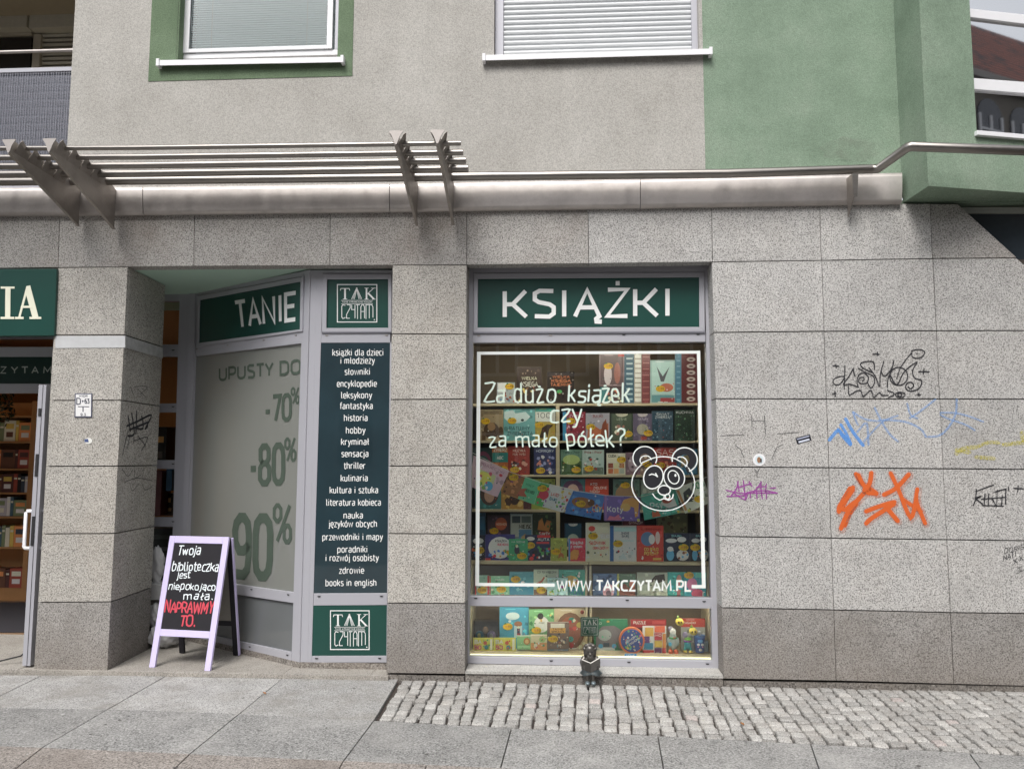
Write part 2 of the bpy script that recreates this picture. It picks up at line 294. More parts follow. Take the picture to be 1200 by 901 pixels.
# ------------------------------------------------------------------ flat lettering
F = {}
def _g(ch, adv, s): F[ch] = (adv, [[tuple(float(c) for c in p.split(',')) for p in pl.split()] for pl in s.split(';')])
for a in '''A 7|0,0 3,10 6,0;1.1,3.4 4.9,3.4
B 6.6|0,0 0,10 3.6,10 4.8,9 4.8,6.3 3.6,5.3 0,5.3;3.6,5.3 5.2,4.2 5.2,1.2 4,0 0,0
C 6.2|5.4,9.8 2,10 .5,9 0,7.4 0,2.6 .5,1 2,0 5.4,.2
D 7|0,0 0,10 3.2,10 5,9 5.6,7.4 5.6,2.6 5,1 3.2,0 0,0
E 6|4.9,10 0,10 0,0 4.9,0;0,5.2 4.3,5.2
F 5.6|4.8,10 0,10 0,0;0,5 4.3,5
G 6.8|5.2,9.9 2,10 .5,9 0,7.4 0,2.6 .5,1 2,0 5.4,.2 5.4,4.8 3,4.8
H 7|0,0 0,10;5.6,0 5.6,10;0,5.2 5.6,5.2
I 2.4|.6,0 .6,10
J 3.6|2,10 2,1.5 1.2,.2 -.4,0
K 6.4|0,0 0,10;0,4.9 2,4.9 5.2,10;2,4.9 5.4,0
L 5.4|0,10 0,0 4.6,0
M 8.8|0,0 .5,10 3.7,2.5 6.9,10 7.4,0
N 7.2|0,0 0,10 5.6,0 5.6,10
O 7.4|2,0 .5,1 0,2.6 0,7.4 .5,9 2,10 4,10 5.5,9 6,7.4 6,2.6 5.5,1 4,0 2,0
P 6.4|0,0 0,10 3.6,10 5,9 5.2,7.6 5,5.4 3.6,4.2 0,4.2
R 6.6|0,0 0,10 3.6,10 5,9 5,5.8 3.6,4.6 0,4.6;2.9,4.6 5.4,0
S 6|4.8,9.8 1.4,10 .2,9 .2,6.6 1.2,5.6 3.9,4.7 4.9,3.6 4.9,1.2 3.8,0 .2,.2
T 5.8|0,10 5.4,10;2.7,10 2.7,0
U 7|0,10 0,2.4 .6,.8 2,0 3.6,0 5,.8 5.6,2.4 5.6,10
W 9.6|0,10 1.8,0 4.2,9.2 6.6,0 8.4,10
X 6|0,0 5,10;0,10 5,0
Y 6|0,10 2.7,4.6 5.4,10;2.7,4.6 2.7,0
Z 6|.2,10 5,10 0,0 5,0
Ą 7|0,0 3,10 6,0 5.2,-1 5.3,-2 6.6,-2.1;1.1,3.4 4.9,3.4
Ę 6|4.9,10 0,10 0,0 4.9,0 4,-1 4.2,-2 5.3,-2;0,5.2 4.3,5.2
Ż 6|.2,10 5,10 0,0 5,0;2.1,12.4 3.1,12.4
Ł 5.4|.4,10 .4,0 4.6,0;-.6,4 2.6,6.4
Ó 7.4|2,0 .5,1 0,2.6 0,7.4 .5,9 2,10 4,10 5.5,9 6,7.4 6,2.6 5.5,1 4,0 2,0;2.8,11.4 4,13
a 5.4|.5,6.8 3,7 4,6.2 4,0;4,3.8 1.3,3.8 .2,3 .2,.9 1.2,0 2.6,0 4,1
b 5.6|0,10 0,0 2.6,0 4,.9 4.2,3.4 4,6 2.8,7 1.2,6.8 0,5.8
c 4.6|3.9,6.9 1.5,7 .3,6 0,3.5 .3,1 1.5,0 3.9,.1
d 5.8|4.2,10 4.2,0;4.2,6 3,7 1.5,7 .3,6 0,3.5 .3,1 1.5,0 2.8,0 4.2,1
e 5.2|0,3.4 4.2,3.4 4.1,5.8 3,7 1.4,7 .3,6 0,3.5 .3,1 1.5,0 4,.2
f 3.6|3.4,10 2,9.9 1.2,8.8 1.2,0;0,6.9 3.1,6.9
g 5.6|4.2,6.8 4.2,-1.6 3.2,-2.8 .4,-2.6;4.2,6 3,7 1.5,7 .3,6 0,3.5 .3,1 1.5,0 2.8,0 4.2,1
h 5.6|0,0 0,10;0,5.8 1.4,6.9 3,7 4,6 4,0
i 2|.4,0 .4,7;.4,9.2 .4,10
j 2.2|.8,7 .8,-2 -.2,-2.8;.8,9.2 .8,10
k 5|0,0 0,10;0,3.6 1.4,3.8 3.9,7;1.4,3.8 4.1,0
l 2.6|.4,10 .4,1 1.4,0
m 8.4|0,0 0,7;0,5.8 1.4,6.9 2.6,7 3.4,6 3.4,0;3.4,5.8 4.8,6.9 6,7 6.8,6 6.8,0
n 5.6|0,0 0,7;0,5.8 1.4,6.9 3,7 4,6 4,0
o 5.6|1.4,0 .3,1 0,3.5 .3,6 1.4,7 2.9,7 4,6 4.3,3.5 4,1 2.9,0 1.4,0
p 5.6|0,-3 0,7;0,5.8 1.2,6.9 2.8,7 4,6 4.2,3.5 4,1 2.6,0 0,.2
r 3.8|0,0 0,7;0,5.4 1.4,6.8 3,7
s 4.6|3.7,6.9 1,7 .2,6 .4,4.4 1.4,3.7 3.2,3.2 3.8,2.4 3.6,.8 2.6,0 .1,.1
t 3.8|1,9.4 1,1 1.8,0 3.3,.1;-.2,6.9 3.2,6.9
u 5.6|0,7 0,1.2 1,0 2.6,0 4,1.2;4,7 4,0
w 7.8|0,7 1.5,0 3.4,6.4 5.3,0 6.8,7
y 5|0,7 2.1,.2;4.2,7 2.1,.2 1,-2.6 0,-2.8
z 4.6|.1,7 3.7,7 0,0 3.8,0
ą 5.4|.5,6.8 3,7 4,6.2 4,0 3.3,-1 3.6,-2 4.6,-2;4,3.8 1.3,3.8 .2,3 .2,.9 1.2,0 2.6,0 4,1
ę 5.2|0,3.4 4.2,3.4 4.1,5.8 3,7 1.4,7 .3,6 0,3.5 .3,1 1.5,0 3,0 2.6,-1 3,-2 4,-2
ó 5.6|1.4,0 .3,1 0,3.5 .3,6 1.4,7 2.9,7 4,6 4.3,3.5 4,1 2.9,0 1.4,0;2,8.4 3.2,10
ł 3|.7,10 .7,1 1.7,0;-.5,4 2,6.4
ż 4.6|.1,7 3.7,7 0,0 3.8,0;1.5,8.8 2.3,8.8
0 6.2|1.6,0 .4,1 0,2.8 0,7.2 .4,9 1.6,10 3.2,10 4.4,9 4.8,7.2 4.8,2.8 4.4,1 3.2,0 1.6,0
1 4|0,8 2,10 2,0
2 5.8|.2,9.6 1.6,10 3.4,10 4.4,9 4.4,6.6 0,0 4.8,0
3 5.8|.2,10 4.4,10 2.2,6 3.6,5.8 4.5,4.6 4.5,1.4 3.4,0 .2,.1
5 5.8|4.4,10 .4,10 .3,5.6 3.2,5.8 4.4,4.8 4.4,1.2 3.2,0 .2,.2
6 5.8|4,10 1.8,9.8 .4,8 0,5 0,2 1,0 3.4,0 4.6,1.6 4.6,4 3.4,5.6 .2,5
7 5.4|0,10 4.6,10 1.6,0
8 6.2|1.4,5.4 .3,6.6 .3,9 1.5,10 3.3,10 4.5,9 4.5,6.6 3.4,5.4 1.4,5.4 0,4 0,1.2 1.4,0 3.4,0 4.8,1.2 4.8,4 3.4,5.4
9 6.2|4.7,5.4 4.2,4.8 3,4.2 1.4,4.2 .2,5.6 0,7.6 .5,9 1.8,10 3.2,10 4.4,9 4.8,7 4.8,3.4 4.3,1 3,0 .4,.1
% 8.6|1.2,5.6 .2,6.6 .2,9 1.2,10 2,10 3,9 3,6.6 2,5.6 1.2,5.6;6.6,10 1.6,0;5.2,0 4.4,1 4.4,3.4 5.2,4.4 6.2,4.4 7,3.4 7,1 6.2,0 5.2,0
- 4.2|.2,4 3,4
. 2.2|.4,.0 .4,.7
? 5.4|0,8.8 1,10 3,10 4.2,9 4.2,7 2,4.8 2,2.8;2,.0 2,.7
! 2.4|.6,10 .6,3;.6,0 .6,.7
Ś 6|4.8,9.8 1.4,10 .2,9 .2,6.6 1.2,5.6 3.9,4.7 4.9,3.6 4.9,1.2 3.8,0 .2,.2;2.4,11.4 3.6,13'''.split('\n'):
    ch, rest = a[0], a[2:]
    adv, st = rest.split('|'); _g(ch, float(adv), st)
F[' '] = (3.2, [])

def ribbon2(pts, w, rnd=False):                            # list of 2-D points -> quads with mitred joins
    P = []
    for p in pts:
        p = Vector(p[:2])
        if not P or (p-P[-1]).length > 1e-6: P.append(p)
    if len(P) < 2: return [], []
    closed = (P[0]-P[-1]).length < 1e-4 and len(P) > 3
    if closed: P = P[:-1]
    n = len(P); L = []; R = []
    for i in range(n):
        a = P[i-1] if (i or closed) else None; b = P[(i+1) % n] if (i < n-1 or closed) else None
        d0 = (P[i]-a).normalized() if a is not None else None; d1 = (b-P[i]).normalized() if b is not None else None
        if d0 is None: d0 = d1
        if d1 is None: d1 = d0
        n0 = Vector((-d0.y, d0.x)); n1 = Vector((-d1.y, d1.x)); m = n0+n1
        if m.length < .3: m = n0; k = 1
        else: m.normalize(); k = min(1.6, 1/max(.3, m.dot(n0)))
        L.append(P[i]+m*w/2*k); R.append(P[i]-m*w/2*k)
    vs = L+R; fs = [(i, n+i, n+(i+1) % n, (i+1) % n) for i in range(n if closed else n-1)]
    if rnd:
        for e, c, q in ([] if closed else ((0, P[0], P[1]), (n-1, P[-1], P[-2]))):
            d = (c-q).normalized(); a0_ = math.atan2(d.y, d.x); o = len(vs)
            vs += [c+Vector((math.cos(a0_+t), math.sin(a0_+t)))*w/2 for t in (-.9, -.3, .3, .9)]
            fs.append((e, n+e, o, o+1, o+2, o+3) if e else (n+e, e, o, o+1, o+2, o+3))
    return vs, fs
def smooth2(pts, k=3):
    if len(pts) < 3: return pts
    P = [Vector(p[:2]) for p in pts]; out = []
    cl = (P[0]-P[-1]).length < 1e-4
    for i in range(len(P)-1):
        p0 = P[i-1] if i else (P[-2] if cl else P[0]); p1 = P[i]; p2 = P[i+1]; p3 = P[i+2] if i+2 < len(P) else (P[1] if cl else P[-1])
        for j in range(k):
            t = j/k; out.append(.5*((2*p1)+(p2-p0)*t+(2*p0-5*p1+4*p2-p3)*t*t+(3*p1-p0-3*p2+p3)*t**3))
    out.append(P[-1]); return out
def textstrokes(s, track=0, hand=False):
    x = 0; out = []
    for ch in s:
        adv, st = F.get(ch, F[' '])
        k1, k2, k3, k4 = (random.uniform(.88, 1.12), random.uniform(.86, 1.12), random.uniform(-.10, .10), random.uniform(-.5, .5)) if hand else (1, 1, 0, 0)
        for pl in st: out.append([(x+a*k1+b*k3, b*k2+k4) for a, b in pl])
        x += adv+track+.9
    return out, max(x-track-2.1, 1)
_lift = [0]
def flat(mb, vs2, fs, fn, m, lift=.0012):
    """2-D verts mapped by fn(u,v)->point and lifted off the surface towards the street, with side walls left out"""
    _lift[0] = (_lift[0]+1) % 40
    pts = [fn(v[0], v[1]) for v in vs2]
    out = []
    for f in fs:
        a, b, c = pts[f[0]], pts[f[1]], pts[f[2]]
        if (b-a).cross(c-a).dot(CAM-a) < 0: f = tuple(reversed(f))
        out.append(f)
    mb.add(pts, out, m)
def text(mb, s, q, m, wt=1.2, n=None, lift=.0015, hand=False, track=0, jit=0, capfit=True, extent=None):
    """lettering s fitted into quad q (TL TR BR BL world points; height = cap height)"""
    st, wid = textstrokes(s, track, hand)
    nrm = (q[1]-q[0]).cross(q[3]-q[0]).normalized()
    if nrm.dot(CAM-q[0]) < 0: nrm = -nrm
    W_ = (q[2]-q[3]).length; H_ = (q[0]-q[3]).length
    k = 0
    for pl in st:
        pts = [(a/wid*W_, b/10*H_) for a, b in pl]
        if hand: pts = smooth2(pts, 3)
        if jit: pts = [(a+random.uniform(-jit, jit), b+random.uniform(-jit, jit)) for a, b in pts]
        vs, fs = ribbon2(pts, wt*H_/10, hand)
        k += 1; lf = nrm*(lift+.00012*(k % 7))
        flat(mb, vs, fs, lambda u, v, lf=lf: bil(q, u/W_, v/H_)+lf, m)
    return mb
def tquad(pl, x0, y0, x1, y1, y0r=None, y1r=None):        # px rectangle on plane; optional other heights at the right end
    y0r = y0 if y0r is None else y0r; y1r = y1 if y1r is None else y1r
    return [pl.at(x0, y0), pl.at(x1, y0r), pl.at(x1, y1r), pl.at(x0, y1)]
def Q(pl, *xy): return [pl.at(xy[i], xy[i+1]) for i in range(0, 8, 2)]
def strokes_px(mb, lines, pl, wpx, m, lift=.002, rnd=True, sm=True):
    sc = (pl.at(600, 500)-pl.at(601, 500)).length
    o = pl.p; ax = pl.n.cross(Vector((0, 0, 1))).normalized()*-1
    if ax.x < 0: ax = -ax
    for k, L in enumerate(lines):
        P = [pl.at(*p) for p in L]; p2 = [((p-o).dot(ax), p.z) for p in P]
        if sm: p2 = smooth2(p2, 4)
        ww = wpx*sc*(random.uniform(.9, 1.1))
        vs, fs = ribbon2(p2, ww, rnd)
        flat(mb, vs, fs, lambda u, v, k=k: o+ax*u+Vector((0, 0, v-o.z))+pl.n*(lift+.00015*(k % 9)), m)
    return mb
def disc_px(mb, cx, cy, rx, ry, pl, m, lift=.002, a0=0, a1=360, ang=0, seg=24):
    full = a1-a0 >= 360; ca, sa = math.cos(math.radians(ang)), math.sin(math.radians(ang))
    pts = []
    for i in range(seg if full else seg+1):
        t = math.radians(a0+(a1-a0)*i/seg); x, y = rx*math.cos(t), ry*math.sin(t)
        pts.append(pl.at(cx+x*ca-y*sa, cy-(x*sa+y*ca))+pl.n*lift)
    pts.reverse() if (pts[1]-pts[0]).cross(pts[2]-pts[0]).dot(pl.n) < 0 else None
    mb.add(pts, [tuple(range(len(pts)))], m); return mb
def ell_line(cx, cy, rx, ry, a0=0, a1=360, ang=0, n=24):
    ca, sa = math.cos(math.radians(ang)), math.sin(math.radians(ang)); out = []
    for i in range(n+1):
        t = math.radians(a0+(a1-a0)*i/n); x, y = rx*math.cos(t), ry*math.sin(t); out.append((cx+x*ca-y*sa, cy-(x*sa+y*ca)))
    return out

# ------------------------------------------------------------------ facade measured on its own plane
def interp(xs, ys, x):
    if x <= xs[0]: i = 0
    elif x >= xs[-1]: i = len(xs)-2
    else: i = max(k for k in range(len(xs)-1) if xs[k] <= x)
    return ys[i]+(ys[i+1]-ys[i])*(x-xs[i])/(xs[i+1]-xs[i])
ROWS = [([0, 160, 545, 830, 1058, 1125, 1200], [252, 251, 246, 241, 238, 239, 239]),
        ([66, 150, 460, 547, 840, 962.5, 1092.7, 1200], [313.7, 312.6, 310.7, 310.6, 307.1, 305.3, 303, 302]),
        ([64, 146.5, 460, 546.7, 836, 965, 1096.7, 1200], [392.8, 392.5, 391.2, 391.8, 389.7, 388.3, 387.7, 387.5]),
        ([60, 143, 458, 546, 836, 967.6, 1100, 1200], [469.2, 469, 468.2, 467.5, 467.2, 467.7, 467.5, 467.8]),
        ([55, 138, 457, 546, 838, 970, 1104, 1200], [546.4, 546, 546.1, 545.5, 546.9, 548, 549.2, 550]),
        ([51, 134, 457, 545, 842, 974.6, 1108.6, 1200], [625.4, 625, 625, 625.6, 628.4, 630.4, 632.3, 633.5]),
        ([46, 131, 453, 545, 845, 977.6, 1114, 1200], [705.6, 705, 706.5, 707, 711.9, 714.5, 717.6, 718.6]),
        ([40, 126, 452.5, 545, 848, 980, 1118, 1200], [786, 786, 788.7, 790, 795.4, 797.7, 801.7, 804])]
def rowy(j, x): return interp(ROWS[j][0], ROWS[j][1], x)
def colx(c, y):
    (xa, ya), (xb, yb) = c; return xa+(xb-xa)*(y-ya)/(yb-ya)
L0 = ((67.8, 313.7), (39.5, 786)); L1 = ((150, 312.6), (126, 786)); M0 = ((460, 310), (452.5, 789)); M1 = ((547, 310), (545, 790))
RW = ((834, 307), (848, 795)); R0 = ((960.7, 240), (980, 797.7)); R1 = ((1090, 240), (1118, 801.7)); R2 = ((1220, 240), (1256, 801.7)); R3 = ((1350, 240), (1394, 801.7))
P0 = PY(0)
def gpt(c, j):
    y = 400
    for _ in range(4): x = colx(c, y); y = rowy(j, x)
    return W(x, y, 0)
bld = thing('building', 'grey rendered building with granite clad shop floor and green projecting bay', 'building')
def panel(pts, depth, m, gh=.004, gv=.002, off=0):
    c = sum(pts, Vector())/len(pts); q = []
    for p in pts:
        q.append(Vector((p.x+(gv if p.x < c.x else -gv), p.y+off, p.z+(gh if p.z < c.z else -gh))))
    return MB().prism(q, (0, depth, 0), m).build('granite_panel', bld, bevel=.0015)
def cell(ca, cb, ja, jb, depth, m, **k):
    return panel([gpt(ca, ja), gpt(cb, ja), gpt(cb, jb), gpt(ca, jb)], depth, m, off=random.uniform(-.0012, .0012), **k)
for ca, cb, dp in ((M0, M1, .2), (RW, R0, .2), (R0, R1, .04), (R1, R2, .04), (R2, R3, .04)):
    for j in range(1, 7):
        if ca in (R1, R2) and j == 1: continue
        cell(ca, cb, j, j+1, dp, 'granite_low' if j == 6 else ('granite' if ca in (RW, R0, R1, R2) else 'granite_pillar'))
# panels beside the raking cut over the stair window
panel([W(1093.3, 303), W(1191.5, 302.3), W(1287, 387.5), gpt(R1, 2)], .04, 'granite')
# top course
tops = [(-100, -93), (70, 68), (228, 227), (387, 386.5), (547, 547), (689, 690), (834, 835), (960.7, 962.5), (1090, 1092.7)]
for (xa, xa2), (xb, xb2) in zip(tops[:-1], tops[1:]):
    panel([W(xa, rowy(0, xa)), W(xb, rowy(0, xb)), W(xb2, rowy(1, xb2)), W(xa2, rowy(1, xa2))], .12, 'granite_top' if xa < 600 else 'granite', gh=.003)
panel([W(1090, 239), W(1122, 239), W(1191.5, 302.3), W(1092.7, 303)], .04, 'granite_top', gh=.003)
# left pillar: front, side and a second pillar left of the entrance (outside the frame)
pl0, pl1 = gpt(L0, 7), gpt(L1, 7)
sdv = Vector((-.058, 1, 0)).normalized(); sidepl = Pl((gpt(L1, 3).x, 0, 0), (sdv.y, -sdv.x, 0))
PD = sidepl.at(190.5, 400).y
for j in range(1, 7):
    m = 'granite_low' if j == 6 else 'granite_pillar'
    cell(L0, L1, j, j+1, .03, m)
    a, b = gpt(L1, j), gpt(L1, j+1)
    za, zb = a.z-.004, b.z+.004
    x0 = a.x-.001; q = [Vector((x0, .0305, za)), Vector((b.x-.001, .0305, zb))]
    d = sdv*(PD-.03)
    MB().prism([q[0], q[0]+d, q[1]+d, q[1]], (-.03, 0, 0), m).build('granite_panel', bld, bevel=.0015)
c0 = MB(); xL, xR, zt = gpt(L0, 4).x, gpt(L1, 4).x, gpt(L0, 1).z
c0.box(xL+.01, xR-.075, .032, PD-.002, 0, zt, 'dirt'); c0.build('wall_core', bld)
c0 = MB(); c0.box(xL-.02, xL+.008, .032, PD, 0, zt-.004, 'granite_pillar'); c0.build('granite_panel', bld)
# structural backing behind the cladding
zc1, zc0 = W(300, 251).z, W(300, 312).z
k = MB(); xr = gpt(RW, 4).x
k.box(xr+.205, 9, .045, .3, -.05, zc0-.01, 'dirt'); k.box(xr+.03, xr+.2, .21, .3, -.05, zc0, 'dirt')
k.box(gpt(M0, 4).x+.02, gpt(M1, 4).x-.02, .203, .3, 0, zc0, 'dirt')
k.box(-8, W(1100, 250).x, .125, .32, zc0+.012, W(900, 243).z, 'dirt')
k.build('wall_core', bld)
# pale strip of masking tape on the left pillar
tq = tquad(P0, 65, 393.8, 147, 408, 393.6, 407.5)
tp = MB(); flat(tp, [(0, 0), (1, 0), (1, 1), (0, 1)], [(0, 1, 2, 3)], lambda u, v: bil(tq, u, v)+Vector((0, -.003, 0)), plain((.55, .56, .57), .5, name='pale_tape', var=.15, sc=12))
a, b = tq[1]+Vector((.003, 0, 0)), tq[2]+Vector((.003, 0, 0)); dd = sdv*(PD*.98)
tp.add([a, a+dd, b+dd, b], [(0, 1, 2, 3)], plain((.40, .40, .40), .6, name='mottled_grey_tape', var=.4, sc=20)); tp.build('tape_strip', bld, 'pale grey tape band round the pillar')  # side strip is darker and more mottled than the front

def fq2(x0, y0, x1, y1):
    out = []
    for t in range(18):
        a = 2*math.pi*t/18; k = random.uniform(.75, 1.1); p = W((x0+x1)/2+(x1-x0)/2*k*math.cos(a), (y0+y1)/2+(y1-y0)/2*k*math.sin(a), .03); p.y = .03-.0065; out.append(p)
    return out
# upper walls --------------------------------------------------------------
YU = .03
def wall_grid(name, xs, zs, holes, y0, y1, m, label=None):
    """wall slab y0 (front) .. y1 (back) with rectangular openings; holes are index pairs of the grid cells left out"""
    mb = MB(); xs = sorted(xs); zs = sorted(zs)
    solid = lambda i, j: 0 <= i < len(xs)-1 and 0 <= j < len(zs)-1 and (i, j) not in holes
    for i in range(len(xs)-1):
        for j in range(len(zs)-1):
            if not solid(i, j): continue
            a, b, c, d = xs[i], xs[i+1], zs[j], zs[j+1]
            mb.add([(a, y0, c), (b, y0, c), (b, y0, d), (a, y0, d)], [(0, 1, 2, 3)], m)
            mb.add([(a, y1, c), (b, y1, c), (b, y1, d), (a, y1, d)], [(3, 2, 1, 0)], m)
            if not solid(i-1, j): mb.add([(a, y1, c), (a, y0, c), (a, y0, d), (a, y1, d)], [(0, 1, 2, 3)], m)
            if not solid(i+1, j): mb.add([(b, y0, c), (b, y1, c), (b, y1, d), (b, y0, d)], [(0, 1, 2, 3)], m)
            if not solid(i, j-1): mb.add([(a, y1, c), (b, y1, c), (b, y0, c), (a, y0, c)], [(0, 1, 2, 3)], m)
            if not solid(i, j+1): mb.add([(a, y0, d), (b, y0, d), (b, y1, d), (a, y1, d)], [(0, 1, 2, 3)], m)
    return mb.build(name, bld, label)
ZB = W(300, 225).z; ZT = 9.0
xg0 = W(85, 60, YU).x; xg1 = W(825, 120, YU).x; xg2 = W(1052, 150, YU).x
w1 = [W(208, 40, YU).x, W(396, 40, YU).x, W(300, 71, YU).z]; w2 = [W(579, 30, YU).x, W(819, 30, YU).x, W(700, 64, YU).z]
h1 = 1.55
wall_grid('rendered_wall', [xg0, w1[0], w1[1], w2[0], w2[1], xg1], [ZB, min(w1[2], w2[2]), max(w1[2], w2[2]), w1[2]+h1, ZT],
          {(1, 1), (1, 2), (3, 2)} if w1[2] < w2[2] else {(1, 2), (3, 1), (3, 2)}, YU, .35, 'plaster', 'grey rendered upper wall')
z2 = W(700, 63, YU).z
wall_grid('green_wall', [xg1+.0005, xg2+.4], [ZB-.02, ZT], set(), YU+.002, .35, 'green', 'green rendered upper wall')
# green surround of the left window, laid a few millimetres proud
gs = [W(176.5, 40, YU).x, W(414, 40, YU).x, W(300, 92.5, YU).z]
g = MB(); yf = YU-.004
for x0, x1, z0, z1 in ((gs[0], w1[0]-.001, gs[2], ZT-2), (w1[1]+.001, gs[1], gs[2], ZT-2), (w1[0]-.001, w1[1]+.001, gs[2], w1[2])):
    g.box(x0, x1, yf, YU+.004, z0, z1, 'green_trim')
g.box(w1[0], w1[0]+.012, YU, .12, w1[2], w1[2]+h1, 'green_trim'); g.build('window_surround', bld, 'green painted surround')
gr_ = alpha_paint('render_grime', (.20, .19, .16), .18, 6)
gm_ = MB()
for (x0_, y0_, x1_, y1_) in ((585, 69, 700, 84), (700, 66, 815, 76), (955, 160, 1032, 190)):
    q_ = fq2(x0_, y0_, x1_, y1_); gm_.add(q_, [tuple(range(len(q_)))], gr_)
gm_.build('grime_stain', bld, kind='stuff')
# left window
def pxbox(mb, x0, y0, x1, y1, yf, d, m):
    a, b = W(x0, y1, yf), W(x1, y0, yf); return mb.box(a.x, b.x, yf, yf+d, a.z, b.z, m)
yw = .12
f = MB(); a = W(208, 67, yw); b = W(396, 67, yw)
f.box(a.x+.014, b.x, yw, yw+.06, a.z-.02, a.z+.025, 'white'); f.box(a.x+.014, a.x+.07, yw, yw+.06, a.z+.025, a.z+1.5, 'alu'); f.box(b.x-.03, b.x, yw, yw+.06, a.z+.025, a.z+1.5, 'alu')
sx0, sx1 = W(215, 40, yw).x, W(390, 40, yw).x
f.box(sx0, sx0+.055, yw-.014, yw-.001, a.z+.027, a.z+1.48, 'white'); f.box(sx1-.045, sx1, yw-.014, yw-.001, a.z+.027, a.z+1.48, 'white'); f.box(sx0+.055, sx1-.045, yw-.014, yw-.001, a.z+.027, a.z+.058, 'white')
wf = f.build('window_frame', bld, 'white window frame over a pale blind', bevel=.003)
MB().box(sx0+.055, sx1-.045, yw+.012, yw+.018, a.z+.058, a.z+1.48, 'glass').build('pane', wf)
bl = MB()
for i in range(70):
    z = a.z+.06+i*.0195; bl.add([(sx0+.05, yw+.030, z), (sx1-.04, yw+.030, z), (sx1-.04, yw+.042, z+.0165), (sx0+.05, yw+.042, z+.0165)], [(0, 1, 2, 3)], 'blind')
for fx in (.18, .82):
    xx = sx0+(sx1-sx0)*fx; bl.box(xx, xx+.003, yw+.024, yw+.026, a.z+.05, a.z+1.4, 'paper')
bl.build('blind', wf, kind='stuff')
MB().box(sx0, sx1, .34, .36, a.z-.2, a.z+1.6, 'blind').build('room_screen', wf)
# right window with roller shutter
a = W(580, 64, yw-.03); b = W(819, 61, yw-.03); ys = yw-.03
rs = MB().box(a.x, b.x, ys+.051, ys+.06, a.z-.03, a.z+1.6, 'alu').build('roller_shutter', bld, 'closed grey roller shutter')
for g0, g1 in ((a.x, W(590, 60, ys).x), (W(811, 60, ys).x, b.x)): MB().box(g0, g1, ys, ys+.05, a.z-.03, a.z+1.6, 'alu').build('guide_rail', rs, bevel=.003)
x0, x1 = W(590, 60, ys).x+.001, W(811, 60, ys).x-.001; h = (W(700, 50, ys).z-W(700, 56, ys).z)
zs0 = W(700, 61, ys).z
slat = None
for i in range(34):
    z = zs0+i*h
    if slat is None:
        s = MB(); pr = [(0, 0), (-.010, h*.22), (-.013, h*.5), (-.010, h*.8), (-.002, h*.93), (.004, h*.94), (.004, 0)]
        s.prism([(0, y, zz) for y, zz in pr], (x1-x0, 0, 0), 'shutter'); slat = s.build('slat', rs); o = slat
    else: o = slat.copy(); COL.objects.link(o); o.parent = rs
    o.location = Vector((x0, ys+.025, z))-wloc(rs)
# sills
for q in ((185, 74, 401, 70, 9), (567, 68, 833, 60.5, 8)):
    a, b = W(q[0], q[1], -.02), W(q[2], q[3], -.02); t = .045
    s = MB(); s.prism([a+Vector((0, 0, t*.5)), b+Vector((0, 0, t*.5)), b-Vector((0, 0, t*.5)), a-Vector((0, 0, t*.5))], (0, .004, 0), 'white')
    s.prism([a+Vector((0, .0045, t*.5)), b+Vector((0, .0045, t*.5)), b+Vector((0, .0045, t*.5-.004)), a+Vector((0, .0045, t*.5-.004))], (0, .13, .0), 'white')
    for p in (a, b): s.box(p.x-.012, p.x+.012, -.03, .05, p.z-t*.62, p.z+t*.72, 'white')
    s.build('window_sill', bld, bevel=.002)
# balcony opening at the far left
YB = .05
xb = xg0
bal = MB(); a = W(0, 78, YB)
zt_, zb_ = W(40, 79.5, YB).z, W(40, 84.5, YB).z
bal.box(-8, xb-.003, YB, YB+.05, zb_, zt_, 'alu'); bal.box(-8, xb-.003, YB+.01, YB+.04, W(40, 179, YB).z-.3, W(40, 179, YB).z-.25, 'alu')
bp = bal.build('balcony_railing', bld, 'balcony front of grey wire mesh', bevel=.003)
MB().tube([(-8, YB+.02, W(40, 58.5, YB).z), (xb-.002, YB+.02, W(80, 57.8, YB).z)], .013, 'band').build('handrail', bp)
ms = MB(); zlo = W(40, 179, YB).z-.25
x = xb-.01; i = 0
while x > -5.6:
    ms.box(x-.0030, x+.0030, YB+.004, YB+.0085, zlo, zb_, 'alu_dark'); x -= .0195 if i % 2 else .0235; i += 1
z = zb_-.01; i = 0
while z > zlo:
    ms.box(-5.6, xb-.003, YB+.0088, YB+.013, z-.0028, z+.0028, 'alu_dark'); z -= .0195 if i % 3 else .027; i += 1
ms.build('wire_mesh', bp, kind='stuff')
MB().box(-8, xb-.003, YB+.022, YB+.03, zlo, zb_, 'meshgrey').build('backing_sheet', bp)
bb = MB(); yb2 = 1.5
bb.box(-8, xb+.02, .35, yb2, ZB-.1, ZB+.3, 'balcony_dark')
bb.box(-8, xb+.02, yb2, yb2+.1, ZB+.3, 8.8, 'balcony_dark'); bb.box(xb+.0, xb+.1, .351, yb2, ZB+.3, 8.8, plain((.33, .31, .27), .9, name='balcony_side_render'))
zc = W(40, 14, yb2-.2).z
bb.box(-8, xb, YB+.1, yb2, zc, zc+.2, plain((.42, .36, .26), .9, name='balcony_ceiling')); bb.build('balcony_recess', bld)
def onb(x0, y0, x1, y1, d0, d1, m, mb):
    a, b = W(x0, y1, yb2-d0), W(x1, y0, yb2-d0); return mb.box(a.x, b.x, yb2-d0, yb2-d1, a.z, b.z, m)
g1 = plain((.62, .59, .50), .7, name='beige_shutter_box'); g2 = plain((.52, .47, .38), .6, name='beige_frame')
wb = MB(); onb(-60, 14, 32, 34.5, .14, 0.001, g1, wb); onb(33.5, 13.5, 95, 33, .14, 0.001, g1, wb)
